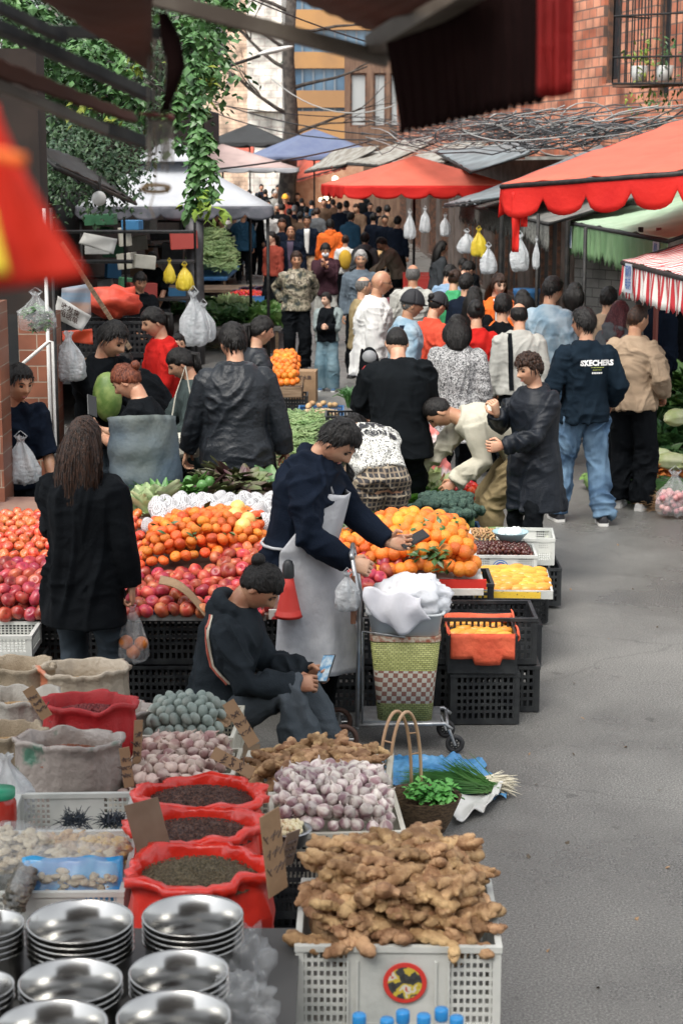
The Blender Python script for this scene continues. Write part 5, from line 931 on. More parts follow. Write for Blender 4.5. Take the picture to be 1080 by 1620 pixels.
gngm = M('ginger skin', (.22, .115, .05), (.52, .33, .17), rough=.75, sc=13, bump=.7, bs=55, var=.16, detail=7); garm = M('garlic skin', (.66, .60, .55), (.30, .18, .20), rough=.5, sc=26, stretch=(1, 1, .3), bump=.3, bs=40, var=.3, lo=.44, hi=.60)
garp = M('pink garlic skin', (.56, .45, .39), (.26, .14, .13), rough=.5, sc=14, var=.2, bump=.25, bs=40, stretch=(1, 1, .4)); pear = M('pear skin', (.72, .50, .16), (.62, .36, .10), rough=.4, sc=12, var=.1, bump=.15, bs=90)
foam = M('foam net', (.70, .70, .72), rough=.8); n, L, b, src = nodes_of(foam); wv = []
for rt_ in (.7, -.7):
    mp2 = n.new('ShaderNodeMapping'); mp2.inputs['Rotation'].default_value = (0, rt_, rt_); L.new(src, mp2.inputs[0]); w_ = n.new('ShaderNodeTexWave'); w_.inputs['Scale'].default_value = 34; L.new(mp2.outputs[0], w_.inputs[0]); wv.append(w_)
mul = n.new('ShaderNodeMath'); mul.operation = 'MAXIMUM'; L.new(wv[0].outputs['Fac'], mul.inputs[0]); L.new(wv[1].outputs['Fac'], mul.inputs[1]); r = ramp(n, [(.35, (.28, .27, .27)), (.8, (.58, .58, .60))]); L.new(mul.outputs[0], r.inputs[0]); L.new(r.outputs[0], b.inputs['Base Color'])
bp = n.new('ShaderNodeBump'); bp.inputs['Distance'].default_value = .004; L.new(mul.outputs[0], bp.inputs['Height']); L.new(bp.outputs[0], b.inputs['Normal'])
def applef(m, seed=0):
    m.sph((0, 0, 0), (.041, .041, .037), 22, 16, fn=lambda u: 1 - .30 * max(0, (abs(u.z) - .80) / .2) ** 1.2 + (.05 if u.z > 0 else -.03) * (1 - u.z * u.z) ** .5 + .03 * noise.noise(u * 1.5 + V((seed, 0, 0)))); m.m = 1; m.tube([(0, 0, .022), (.002, 0, .040)], .0014, n=5); m.m = 0
APP = [me_(lambda m, s=s: applef(m, s * 3), 'apple', [appm, stemm]) for s in range(4)]; APD = [me_(lambda m, s=s: applef(m, s * 3 + 1), 'apple', [appd, stemm]) for s in range(4)]
def manf(m, seed): m.sph((0, 0, 0), (.034, .034, .028), 20, 14, fn=lambda u: 1 - .12 * max(0, (abs(u.z) - .82) / .18) + .035 * noise.noise(u * 3 + V((seed, 0, 0))) + .008 * noise.noise(u * 9)); m.m = 1; m.sph((0, 0, .0265), (.003, .003, .002), 6, 4); m.m = 0
MAN = [me_(lambda m, s=s: manf(m, s), 'mandarin', [manm, leafm]) for s in range(5)]; MAR = [me_(lambda m, s=s: manf(m, s + 9), 'mandarin', [manr, leafm]) for s in range(4)]
ORG = [me_(lambda m, s=s: (m.sph((0, 0, 0), .041, 22, 16, fn=lambda u: 1 + .02 * noise.noise(u * 2 + V((s, 0, 0))) - .05 * max(0, (u.z - .9) / .1))), 'orange', [orgm]) for s in range(3)]
TOM = [me_(lambda m, s=s: (m.sph((0, 0, 0), (.036, .036, .029), 18, 12, fn=lambda u: 1 + .03 * cos(5 * math.atan2(u.y, u.x)) - .15 * max(0, (u.z - .85) / .15)), setattr(m, 'm', 1), [m.tube([(0, 0, .024), (.014 * cos(a), .014 * sin(a), .027)], [.003, .001], n=4) for a in (0, 1.26, 2.5, 3.8, 5)]), 'tomato', [tomm, leafm]) for s in range(2)]
MGO = [me_(lambda m, s=s: m.sph((0, 0, 0), (.055, .034, .028), 20, 14, fn=lambda u: 1 + .10 * u.x * u.y + .03 * noise.noise(u * 1.5 + V((s, 0, 0)))), 'mango', [man2]) for s in range(3)]
EGG = [me_(lambda m: m.sph((0, 0, 0), (.023, .023, .031), 18, 14, fn=lambda u: 1 - .08 * u.z), 'egg', [eggm])]
CHN = [me_(lambda m: m.sph((0, 0, 0), (.016, .012, .016), 10, 8, fn=lambda u: 1 + .25 * max(0, u.z) ** 4), 'chestnut', [chm])]
PER = [me_(lambda m: m.sph((0, 0, 0), (.047, .047, .052), 20, 16, fn=lambda u: 1 - .12 * max(0, u.z)), 'pear', [pear])]
FPR = [me_(lambda m, s=s: m.sph((0, 0, 0), (.055, .055, .058), 24, 16, fn=lambda u: 1 + .05 * noise.noise(u * 2 + V((s, 0, 0))) + (.18 * max(0, (u.z - .8) / .2))), 'foam_wrapped_pear', [foam]) for s in range(3)]
def garf(m, s):
    k = 7 + s % 3; m.lathe([], n=3) if False else None
    m.sph((0, 0, 0), (.026, .026, .022), 40, 14, fn=lambda u: (1 + .09 * (abs(cos(k * .5 * math.atan2(u.y, u.x) + s)) ** .6 - .6) * (1 - abs(u.z) ** 3) + .04 * noise.noise(u * 3 + V((s, 0, 0)))) * (1 + .35 * max(0, u.z) ** 9)); m.tube([(0, 0, .022), (.002, .001, .034), (.005, .003, .044)], [.007, .0035, .002], n=7)
GAR = [me_(lambda m, s=s: garf(m, s), 'garlic_bulb', [garm]) for s in range(5)]; GAP = [me_(lambda m, s=s: garf(m, s + 5), 'garlic_bulb', [garp]) for s in range(3)]
def gngf(m, s):
    random.seed(400 + s); p = V((-.055, 0, 0)); d = V((1, 0, 0)); pts = [p]; rr = [.014]
    for k in range(5): d = (d + V((0, ru(-.45, .45), ru(-.2, .2)))).normalized(); p = p + d * .024; pts.append(p.copy()); rr.append(ru(.015, .023))
    def lump(pts, rr):
        P, RR = [], []
        for a, b_, ra, rb in zip(pts, pts[1:], rr, rr[1:]):
            for q in range(4): t = q / 4; P.append(a.lerp(b_, t)); RR.append((ra * (1 - t) + rb * t) * (1 - .16 * (1 if q == 0 else 0) + .07 * sin(t * pi)))
        P.append(pts[-1]); RR.append(rr[-1] * .8)
        k0 = len(m.v); m.tube(P, RR, n=9, rnd_=True, flat=.85)
        for i in range(k0, len(m.v)): q = V(m.v[i]); m.v[i] = tuple(q + noise.noise_vector(q * 60 + V((s, 0, 0))) * .0028)
    lump(pts, rr)
    for k in range(random.choice([4, 5, 6])):
        i = random.randrange(1, 6); sd = random.choice([-1, 1]); e = V((ru(-.6, .8), sd, ru(-.35, .5))).normalized(); ln = ru(.018, .042); r0 = rr[i] * ru(.75, .95); lump([pts[i], pts[i] + e * (ln * .6), pts[i] + e * ln + V((ru(0, .012), 0, 0))], [r0, r0 * 1.0, r0 * .8])
        if rnd() < .4: e2 = (e + V((ru(-1, 1), 0, ru(-.3, .6)))).normalized(); lump([pts[i] + e * (ln * .5), pts[i] + e * (ln * .5) + e2 * .024], [r0 * .8, r0 * .65])
GNG = [me_(lambda m, s=s: gngf(m, s), 'ginger_root', [gngm]) for s in range(9)]
random.seed(123)
def lay(meshes, name, label, cat, group, fl, fr, br, bl, nu, nv, r, bulge=0, jit=.3, layers=1, tilt=1.0, scv=.12, drop=0, leafp=0, skip=0, shrink=.12, flat=False):
    out = []; k = 0
    for ly in range(layers):
        a = ly * shrink / 2
        for j in range(nv - ly):
            for i in range(nu - ly):
                if rnd() < skip: continue
                u = (i + .5 + (.5 if j % 2 else 0) + ru(-jit, jit) * .5 + ly * .5) / (nu + .5); v = (j + .5 + ru(-jit, jit) * .5 + ly * .5) / nv
                p = fl.lerp(fr, u).lerp(bl.lerp(br, u), v) + V((0, 0, bulge * (max(0, sin(pi * min(1, u))) * max(0, sin(pi * min(1, v)))) ** .6 + r * 1.35 * ly + ru(-.15, .25) * r))
                o = bpy.data.objects.new(name, random.choice(meshes)); COL.objects.link(o); o.location = p
                o.rotation_euler = (ru(-tilt, tilt), ru(-tilt, tilt), ru(0, 6.28)) if not flat else (ru(-.2, .2), ru(-.2, .2), ru(-.25, .25)); s = 1 + ru(-scv, scv); o.scale = (s, s, s); tag(o, label, cat, group); out.append(o)
                if leafp and rnd() < leafp:
                    m = MB(); leaves(m, [(0, 0, r * .9)], random.choice([1, 2, 3]), .055, .006, .26, -.2); lf_ = m.build('leaf', leafm, o)
    return out
# ---- crates
def crate_mesh(w, d, h, panel=0, nb=16, nr=5, t=.006, bars=.35):
    m = MB(); rim = .018
    m.box((0, 0, .006), (w - .02, d - .02, .010))
    for sx in (-1, 1): m.box((sx * (w / 2 - t), 0, h - rim / 2), (t * 3.2, d - t * 3, rim)); m.box((sx * (w / 2 - t - .001), 0, .018), (t * 1.8, d - t * 4, .03))
    for sy in (-1, 1): m.box((0, sy * (d / 2 - t), h - rim / 2 + .0005), (w + .006, t * 3.4, rim)); m.box((0, sy * (d / 2 - t - .001), .0185), (w - .004, t * 1.9, .031))
    for sx in (-1, 1):
        for sy in (-1, 1): m.box((sx * (w / 2 - .012), sy * (d / 2 - .012), h / 2 - .005), (.0245, .0245, h - .022))
    z0, z1 = .034, h - rim
    for sy in (-1, 1):
        y = sy * (d / 2 - t)
        if panel: m.box((0, y, (z0 + z1) / 2), (w * panel, t * 1.1, z1 - z0))
        for k in range(nb):
            x = -w / 2 + .03 + (w - .06) * k / (nb - 1)
            if panel and abs(x) < w * panel / 2: continue
            m.box((x, y, (z0 + z1) / 2), ((w - .06) / (nb - 1) * bars, t, z1 - z0))
        for k in range(1, nr):
            z = z0 + (z1 - z0) * k / nr
            if panel:
                L_ = w * (1 - panel) / 2 - .02
                for sx in (-1, 1): m.box((sx * (w * panel / 2 + L_ / 2), y, z), (L_, t * .8, (z1 - z0) / nr * bars))
            else: m.box((0, y, z), (w - .05, t * .8, (z1 - z0) / nr * bars))
    nb2 = max(4, int(nb * d / w))
    for sx in (-1, 1):
        x = sx * (w / 2 - t)
        for k in range(nb2): y = -d / 2 + .03 + (d - .06) * k / (nb2 - 1); m.box((x, y, (z0 + z1) / 2), (t, (d - .06) / (nb2 - 1) * bars, z1 - z0))
        for k in range(1, nr): m.box((x, 0, z0 + (z1 - z0) * k / nr), (t * .8, d - .05, (z1 - z0) / nr * bars))
    return m
blkp = M('black plastic', (.012, .014, .017), (.03, .033, .035), rough=.45, sc=9, bump=.15); whp = M('grey white plastic', (.44, .46, .44), (.58, .59, .56), rough=.45, sc=5, bump=.15, bs=30); blup = M('blue plastic', (.03, .13, .32), (.05, .18, .38), rough=.45, sc=8)
crm = M('cream plastic', (.50, .48, .40), (.60, .58, .50), rough=.5, sc=6, bump=.1)
CB = crate_mesh(.56, .40, .255, nb=17, nr=5, bars=.42).data('black_crate', blkp, False); CBs = crate_mesh(.36, .50, .275, nb=11, nr=6, bars=.42).data('black_crate', blkp, False)
def put(me, name, label, cat, loc, rz=0, group=None, sc=None):
    o = bpy.data.objects.new(name, me); COL.objects.link(o); o.location = loc; o.rotation_euler = (0, 0, rz)
    if sc: o.scale = sc
    return tag(o, label, cat, group)
for lv in range(2):
    for i in range(6):
        if lv == 0 or True: put(CB, 'black_crate', 'black slatted plastic crate stacked under the front edge of the fruit stall', 'crate', (-2.1 + i * .575 - (.02 if lv else 0), 9.27, .002 + lv * .262), ru(-.012, .012), 'black crates holding up the fruit stall')
put(crate_mesh(.36, .30, .12).data('c', whp, False), 'small_crate', 'pale grey crate standing at the far left below the printed tray edge', 'crate', (XP(12, 9.0, .4), 8.86, .40)); put(CB, 'black_crate', 'black crate under the pale grey crate at the far left', 'crate', (XP(12, 9, .2), 8.84, .0), sc=(.8, .7, 1.5))
# ---- fruit stall boards: a sloping display
SZ, SS, SY = .565, .205, 9.06
stl_ = thing('fruit_stall', 'long sloping fruit stall table with white and blue edge strip', 'stall', (0, 9.06, 0)); m = MB(); xa, xb = -2.4, XP(760, 9.3, .5)
m.loft([[V((x, 0, SZ - .05)), V((x, 1.62, SZ - .05 + SS * 1.62)), V((x, 1.62, SZ - .025 + SS * 1.62)), V((x, 0, SZ - .025))] for x in (xa, XP(565, 9.06, .5))]); m.build('board', M('stall board', (.10, .05, .04), (.2, .12, .09), rough=.8, sc=4), stl_)
m = MB(); m.box(((xa + XP(96, 9, .5)) / 2, -.022, SZ - .015), (XP(96, 9, .5) - xa, .02, .055)); e1 = m.build('edge_strip', M('printed white board', (.62, .60, .56), (.55, .08, .08), rough=.6, sc=28, lo=.58, hi=.62), stl_); e1['label'] = 'white edge strip with faded red printing'
m = MB(); m.box(((XP(190, 9, .5) + XP(420, 9, .5)) / 2, -.024, SZ - .03), (XP(420, 9, .5) - XP(190, 9, .5), .02, .035)); e2 = m.build('edge_strip', whp, stl_); m = MB(); m.box(((XP(192, 9, .5) + XP(418, 9, .5)) / 2, -.026, SZ - .003), (XP(418, 9, .5) - XP(192, 9, .5), .02, .02)); m.build('blue_lip', blup, e2)
m = MB(); m.box(((XP(425, 9, .5) + XP(560, 9, .5)) / 2, -.023, SZ - .015), (XP(560, 9, .5) - XP(425, 9, .5), .02, .05)); m.build('edge_strip', M('red and white board', (.6, .58, .55), (.55, .05, .05), sc=3, lo=.5, hi=.52), stl_)
for x in (xa + .1, XP(545, 10, .5)): m = MB(); m.box((x, 1.5, (SZ + .25) / 2), (.05, .05, SZ + .25)); m.build('leg', wood, stl_)
def SF(px, py, h=.0): return S(px, py, SZ + h, SS, SY)
lay(APD, 'apple', 'dark red apple in the heap at the front left of the fruit stall', 'apple', 'dark red apples at the front left', SF(-45, 980), SF(232, 980), SF(225, 898), SF(-40, 898), 13, 7, .041, bulge=.02, layers=2)
lay(APP, 'apple', 'pink and red apple in the heap at the middle front of the fruit stall', 'apple', 'pink red apples at the middle front', SF(198, 978), SF(432, 978), SF(430, 905), SF(205, 905), 10, 6, .041, bulge=.03, layers=1)
lay(APP, 'apple', 'pink and red apple on the raised heap behind the seated woman', 'apple', 'pink red apples behind the seated woman', SF(335, 915, .05), SF(460, 915, .05), SF(460, 868, .05), SF(335, 868, .05), 6, 4, .039, bulge=.03, layers=1)
lay(APP, 'apple', 'pink and red apple in the heap to the right of the apron', 'apple', 'pink red apples right of the apron', SF(505, 962), SF(565, 962), SF(660, 885), SF(505, 885), 5, 7, .039, bulge=.05, layers=1)
lay(MAR, 'mandarin', 'reddish mandarin in shiny film in the heap at the far left', 'mandarin', 'film wrapped mandarins at the left', SF(-45, 898, .03), SF(232, 898, .03), SF(228, 812, .03), SF(-40, 812, .03), 16, 10, .034, bulge=.05, layers=1)
lay(MAN, 'mandarin', 'bright orange mandarin in the heap in the middle of the fruit stall', 'mandarin', 'mandarins in the middle heap', SF(215, 902, .04), SF(425, 880, .04), SF(425, 822, .03), SF(235, 835, .03), 12, 8, .034, bulge=.10, layers=2, leafp=.13)
lay(MAN, 'mandarin', 'bright orange mandarin beside the right sleeve of the fruit seller', 'mandarin', 'mandarins behind the fruit seller', SF(500, 905, .04), SF(600, 890, .04), SF(600, 845, .03), SF(500, 845, .03), 6, 5, .034, bulge=.05, layers=1)
lay(FPR, 'foam_wrapped_pear', 'pear in a white foam net behind the mandarins', 'pear', 'pears in white foam nets', SF(222, 842, .06), SF(440, 838, .06), SF(440, 795, .06), SF(245, 795, .06), 9, 4, .055, bulge=.05, layers=1, tilt=.5)
for k, (px, py) in enumerate([(372, 815), (385, 832), (392, 822), (376, 803)]): o = bpy.data.objects.new('pear', PER[0]); COL.objects.link(o); o.location = SF(px, py, .16); o.rotation_euler = (.3, .2, k); tag(o, 'bare yellow pear lying on top of the foam wrapped pears', 'pear', 'bare yellow pears')
cbm_ = M('cardboard', (.33, .21, .12), (.25, .16, .09), rough=.85, sc=4, bump=.2); cdk = M('brown card', (.14, .09, .06), (.20, .14, .10), rough=.8, sc=5); inkm = M('pencil marks', (.08, .05, .04))
def card(label, p, w, h, tilt, rz, roll, mat=cbm_, marks=True, name='price_card', cat='price card', th=.004):
    t = thing(name, label, cat, p); t.rotation_euler = (R(tilt), R(roll), R(rz)); m = MB(); m.box((0, 0, h / 2), (w, th, h), bev=.0); m.build('board', mat, t)
    if marks:
        m = MB(); random.seed(int(w * 9000))
        for r_ in range(3):
            z = h * (.3 + .2 * r_)
            for c_ in range(3): x = (c_ - 1) * w * .27; m.tube([(x - w * .1, -th * .5 - .0008, z), (x + ru(.04, .12) * w, -th * .5 - .0008, z + h * .03)], .0022, n=4); m.tube([(x, -th * .5 - .0008, z - h * .05), (x + ru(-.03, .03), -th * .5 - .0008, z + h * .06)], .0022, n=4)
        m.build('writing', inkm, t)
    return t
ac = thing('bent_cardboard', 'bent brown cardboard flap lying on the middle apples', 'cardboard', SF(290, 930, .13)); m = MB(); m.grid(lambda i, j: V(((i - .5) * .26, (j - .5) * .10 - .13 * (i - .5), .05 * sin(pi * i) - .16 * i + .02 + .02 * j)), 12, 4); m.build('board', cbm_, ac, True, solid=.004)
# oranges on their own tray
OT = lambda px, py, h=0: S(px, py, .60 + h, .22, 9.5)
ot = thing('orange_tray', 'red and white edged tray carrying the big heap of oranges', 'tray', (0, 0, 0)); a_, b_, c_, d_ = OT(600, 918), OT(764, 918), OT(742, 832), OT(545, 832); m = MB()
m.loft([[p - V((0, 0, z)) for p in (a_, b_, c_, d_)] for z in (.03, .0)]); m.build('board', whp, ot); m = MB(); d = b_ - a_; m.box((a_ + b_) / 2 - V((0, .012, .02)), (d.length + .03, .02, .055), rz=math.atan2(d.y, d.x)); m.build('red_edge', M('red board', (.6, .03, .02)), ot)
m = MB(); m.box(OT(725, 926, 0) - V((0, .03, .03)), (.27, .018, .035)); m.build('white_edge', whp, ot)
lay(ORG, 'orange', 'large bright orange in the heap in front of the bending woman', 'orange', 'oranges in the big heap', OT(595, 912, .04), OT(760, 912, .04), OT(738, 838, .04), OT(545, 838, .04), 10, 8, .041, bulge=.12, layers=2, leafp=.25)
m = MB(); leaves(m, [OT(px, py, .16) for px, py in [(515, 830), (540, 825), (560, 832), (585, 830), (600, 828), (570, 824), (672, 880), (690, 872), (700, 885), (640, 850)]], 130, .075, .035, .28, -.1); tag(m.build('orange_leaves', leafm, None), 'sprigs of glossy orange leaves scattered over the heap of oranges', 'leaves', kind='stuff')
put(CB, 'black_crate', 'black crate right under the orange tray', 'crate', (XP(700, 9.8, .4), 9.9, .30), group=None); put(CB, 'black_crate', 'black crate at the bottom under the orange tray', 'crate', (XP(700, 9.8, .4), 9.9, .02))
# ---- mango boxes at the right
put(CBs, 'black_crate', 'black slatted crate on the asphalt right of the woven cart', 'crate', (XP(762, 9.0, .2), 9.10, .003), R(1))
bx = thing('cloth_lined_box', 'black box lined with orange red cloth and holding mangoes', 'box', (XP(760, 9.0, .4), 9.08, .285), R(-1)); m = MB()
for c, d in (((0, -.24, .10), (.36, .012, .20)), ((0, .24, .10), (.36, .012, .20)), ((-.175, 0, .10), (.012, .466, .198)), ((.175, 0, .10), (.012, .466, .198)), ((0, 0, .01), (.34, .46, .012))): m.box(c, d)
m.build('box', blkp, bx); m = MB(); cth = M('orange red cloth', (.72, .13, .06), (.62, .09, .04), rough=.85, sc=8, bump=.4, bs=30)
m.grid(lambda i, j: V(((i - .5) * .33, -.268 - .006 * sin(i * 14) - .01 * noise.noise(V((i * 3, j * 2, 1))), .215 - .13 * j * (1 + .25 * (1 if .35 < i < .8 else 0)))), 26, 6); m.grid(lambda i, j: V(((i - .5) * .35, .10 + .012 * sin(i * 7), .19 + .045 * sin(pi * j) )) + V((0, (j - .5) * .05, 0)), 14, 5)
m.grid(lambda i, j: V((.178 + .012 * sin(pi * j), (i - .5) * .48, .21 + .02 * sin(i * 9) - .04 * j)), 14, 4); m.grid(lambda i, j: V((-.185 + .02 * j, (i - .5) * .47, .215 + .008 * sin(i * 9) - .03 * j)), 14, 4); m.grid(lambda i, j: V(((i - .5) * .34, -.245 + .03 * j, .213 - .02 * j)), 14, 3)
m.build('cloth', cth, bx, True, solid=.005)
B0 = V((XP(760, 9.0, .4), 9.08, .285))
lay(MGO, 'mango', 'yellow mango lying in the cloth lined black box', 'mango', 'mangoes in the cloth lined box', B0 + V((-.15, -.20, .16)), B0 + V((.15, -.20, .16)), B0 + V((.15, .22, .17)), B0 + V((-.15, .22, .17)), 4, 7, .03, flat=True)
mt = thing('mango_tray', 'shallow printed tray of yellow mangoes at the edge of the lane', 'tray', (XP(806, 10.3, .4), 10.24, .40), R(-3)); m = MB(); m.box((0, 0, .01), (.45, .54, .015)); [m.box(c, d) for c, d in (((0, -.27, .03), (.462, .012, .05)), ((0, .27, .03), (.462, .012, .05)), ((-.225, 0, .03), (.012, .528, .048)), ((.225, 0, .03), (.012, .528, .048)))]; m.build('tray', whp, mt)
m = MB(); m.box((-.03, -.278, .028), (.38, .003, .038)); m.build('yellow_label', M('yellow printed label', (.75, .50, .05), (.25, .15, .03), rough=.5, sc=60, lo=.62, hi=.66), mt); M0 = V((XP(806, 10.3, .4), 10.24, .44))
lay(MGO, 'mango', 'yellow mango in the shallow tray at the edge of the lane', 'mango', 'mangoes in the shallow tray', M0 + V((-.21, -.25, 0)), M0 + V((.21, -.25, 0)), M0 + V((.21, .25, .02)), M0 + V((-.21, .25, .02)), 6, 8, .03, flat=True, layers=1, bulge=.02)
put(CB, 'black_crate', 'black crate on the ground supporting the mango tray', 'crate', (XP(795, 10.2, .1), 10.22, .003), R(90)); put(CB, 'black_crate', 'narrow black crate behind the mango tray crate', 'crate', (XP(835, 10.6, .1), 10.62, .13), R(90), sc=(.6, .5, .9))
# ---- white crates with chestnuts
wc_ = crate_mesh(.42, .36, .165, panel=.42, nb=26, nr=8, t=.005); wcm = wc_.data('white_crate', whp, False)
def wcrate(label, loc, rz=0, sc=None, me=None):
    t = thing('white_crate', label, 'crate', loc, rz); o = bpy.data.objects.new('basket', me or wcm); COL.objects.link(o); o.parent = t
    if sc: t.scale = sc
    return t
W1 = V((XP(796, 11.0, .4), 11.1, .285)); w1 = wcrate('white crate of chestnuts with a round blue emblem on its front', W1, R(-2)); m = MB(); m.lathe([(0, 0), (.052, 0)], n=28); rt90 = Matrix.Rotation(R(90), 4, 'X'); em = m.build('emblem', M('blue emblem', (.03, .13, .36)), w1); em.rotation_euler = (R(90), 0, 0); em.location = (-.02, -.1835, .085)
for r0, r1, mm, dz in ((.040, .046, whm, .001), (.0, .030, M('emblem pink', (.65, .25, .22)), .001)): m = MB(); m.lathe([(r0, dz), (r1, dz)], n=28); m.build('ring', mm, em)
m = MB(); m.box((0, -.002, .0022), (.034, .010, .001)); m.box((0, .012, .0022), (.020, .006, .001)); m.build('bar', M('blue emblem', (.03, .13, .36)), em)
put(CB, 'black_crate', 'black crate under the white crate of chestnuts', 'crate', (W1.x, W1.y, .02)); lay(CHN, 'chestnut', 'shiny dark chestnut in the white crate with the blue emblem', 'chestnut', 'chestnuts in the white crate', W1 + V((-.19, -.16, .14)), W1 + V((.19, -.16, .14)), W1 + V((.19, .16, .15)), W1 + V((-.19, .16, .15)), 13, 10, .014, bulge=.035, layers=2)
W2 = V((XP(830, 11.5, .4), 11.52, .29)); w2 = wcrate('empty looking white crate behind the chestnuts beside the navy coat', W2, R(-4), sc=(.9, 1, 1.1)); put(CB, 'black_crate', 'black crate under the white crate beside the navy coat', 'crate', (W2.x, W2.y, .02), sc=(.8, 1, 1))
bw = thing('blue_bowl', 'pale blue plastic bowl of white eggs on the chestnut crate', 'bowl', W1 + V((.06, .10, .185))); m = MB(); m.lathe([(.0, 0), (.05, 0), (.115, .075), (.118, .08), (.110, .078), (.045, .006), (0, .006)], n=28); m.build('bowl', M('pale blue plastic', (.35, .50, .55), rough=.35), bw, True)
weg = me_(lambda m: m.sph((0, 0, 0), (.02, .02, .027), 14, 10), 'egg', [M('white egg shell', (.72, .74, .74), rough=.4)]); q0 = W1 + V((.06, .10, .25)); lay([weg], 'egg', 'white egg in the pale blue bowl', 'egg', 'white eggs in the blue bowl', q0 + V((-.07, -.06, 0)), q0 + V((.07, -.06, 0)), q0 + V((.07, .06, 0)), q0 + V((-.07, .06, 0)), 4, 4, .02, bulge=.015)
pn = me_(lambda m: m.sph((0, 0, 0), (.018, .008, .008), 10, 6, fn=lambda u: 1 - .15 * (1 - abs(u.x))), 'peanut', [M('peanut shell', (.45, .28, .13), (.30, .17, .08), var=.2, sc=20)]); W3 = V((XP(757, 11.6, .4), 11.62, .36)); wcrate('white crate of peanuts behind the chestnuts', W3 - V((0, 0, .07)), 0, sc=(.8, .8, .7))
put(CB, 'black_crate', 'black crate under the white crate of peanuts', 'crate', (W3.x, W3.y, .02), sc=(.7, .9, 1)); lay([pn], 'peanut', 'brown peanut in the white crate behind the chestnuts', 'peanut', 'peanuts in the white crate', W3 + V((-.16, -.13, .06)), W3 + V((.16, -.13, .06)), W3 + V((.16, .13, .07)), W3 + V((-.16, .13, .07)), 10, 10, .01, bulge=.03, layers=2)
# ---- vegetables in the second row
blm = crate_mesh(.55, .40, .2, nb=20, nr=5, bars=.5).data('blue_crate', blup, False)
def bcrate(label, loc, rz=0, sc=None): return put(blm, 'blue_crate', label, 'crate', loc, rz, sc=sc)
broc = M('broccoli floret', (.035, .075, .06), (.075, .13, .10), rough=.9, sc=40, bump=1, bs=90); brst = M('broccoli stem', (.20, .32, .12), rough=.6)
def brof(m, s): random.seed(s); m.m = 1; m.tube([(0, 0, -.05), (0, 0, .02)], [.022, .03], n=10); m.m = 0; [m.sph(V((cos(a) * r_, sin(a) * r_, .035 + .045 * (1 - (r_ / .09) ** 2))), ru(.026, .036), 10, 7, fn=lambda u: 1 + .22 * noise.noise(u * 5 + V((a, r_, s)))) for r_, n_ in ((0, 1), (.04, 6), (.075, 10)) for a in [2 * pi * k / n_ + ru(-.2, .2) for k in range(n_)]]
BRO = [me_(lambda m, s=s: brof(m, s), 'broccoli', [broc, brst]) for s in range(3)]; random.seed(3)
K = V((XP(700, 12.3, .4), 12.25, .20)); bcrate('blue crate heaped with broccoli', K, sc=(.95, 1.1, .8)); put(CB, 'black_crate', 'black crate holding up the broccoli crate', 'crate', K - V((0, 0, .19)), sc=(1, 1, .7))
lay(BRO, 'broccoli', 'dark green broccoli head in the blue crate', 'broccoli', 'broccoli heads in the blue crate', K + V((-.24, -.19, .17)), K + V((.24, -.19, .17)), K + V((.24, .19, .19)), K + V((-.24, .19, .19)), 4, 3, .05, bulge=.05, tilt=.5, layers=2)
K = V((XP(722, 13.2, .4), 13.15, .24)); bcrate('blue crate of ripe tomatoes by the stooping man', K, sc=(.75, .9, .8)); put(CB, 'black_crate', 'black crate beneath the tomato crate', 'crate', K - V((0, 0, .235)), sc=(.8, .9, .9)); lay(TOM, 'tomato', 'ripe red tomato in the blue crate by the stooping man', 'tomato', 'tomatoes by the stooping man', K + V((-.18, -.15, .16)), K + V((.18, -.15, .16)), K + V((.18, .15, .18)), K + V((-.18, .15, .18)), 6, 5, .035, bulge=.05, layers=2)
lkg = M('leek green', (.13, .26, .06), (.34, .44, .20), rough=.5, sc=5, stretch=(1, 8, 1)); lkw = M('leek white', (.62, .66, .50), rough=.5)
lk = me_(lambda m: (setattr(m, 'm', 1), m.tube([(-.27, 0, 0), (-.12, 0, 0)], [.014, .013], n=8, rnd_=True), setattr(m, 'm', 0), m.tube([(-.13, 0, 0), (.02, 0, .002), (.15, .01, .0)], [.0132, .014, .008], n=8), m.loft([[(.1, .01, .004), (.1, .02, 0), (.1, -.01, 0)], [(.33, .04, -.01), (.33, .05, -.012), (.33, .03, -.013)]]), m.loft([[(.1, -.005, .003), (.1, .01, 0), (.1, -.02, 0)], [(.30, -.04, -.0), (.30, -.03, -.01), (.30, -.05, -.01)]])), 'leek', [lkg, lkw])
for k in range(16): o = put(lk, 'leek', 'long green leek lying beside the navy coat', 'leek', (XP(798, 12.0, .3) + ru(-.05, .05), 11.98 + k * .022, .30 + ru(0, .05)), R(172) + ru(-.12, .12), 'leeks beside the navy coat')
bcrate('blue crate that carries the leeks', (XP(800, 12.1, .2), 12.2, .05), sc=(.9, .8, 1.15))
cucm = M('cucumber skin', (.09, .22, .05), (.20, .34, .10), rough=.4, sc=14, bump=.3, bs=90, var=.2); eggp = M('aubergine skin', (.020, .008, .03), (.04, .015, .05), rough=.15); mln = M('winter melon skin', (.06, .17, .04), (.10, .24, .07), rough=.4, sc=9)
CUC = [me_(lambda m, s=s: m.tube([(-.11, 0, 0), (-.04, .01 * s, .004), (.04, .01 * s, .004), (.11, 0, 0)], [.016, .020, .020, .015], n=12, rnd_=True), 'cucumber', [cucm]) for s in (1, 2)]; AUB = [me_(lambda m: m.tube([(-.09, 0, 0), (-.03, 0, 0), (.05, .005, 0), (.10, .01, 0)], [.022, .030, .038, .030], n=14, rnd_=True), 'aubergine', [eggp])]
lay(CUC, 'cucumber', 'green cucumber beside the plaid trousers', 'cucumber', 'cucumbers beside the plaid trousers', G(538, 838, .45), G(590, 838, .45), G(590, 800, .45), G(538, 800, .45), 2, 6, .02, tilt=.15, layers=2)
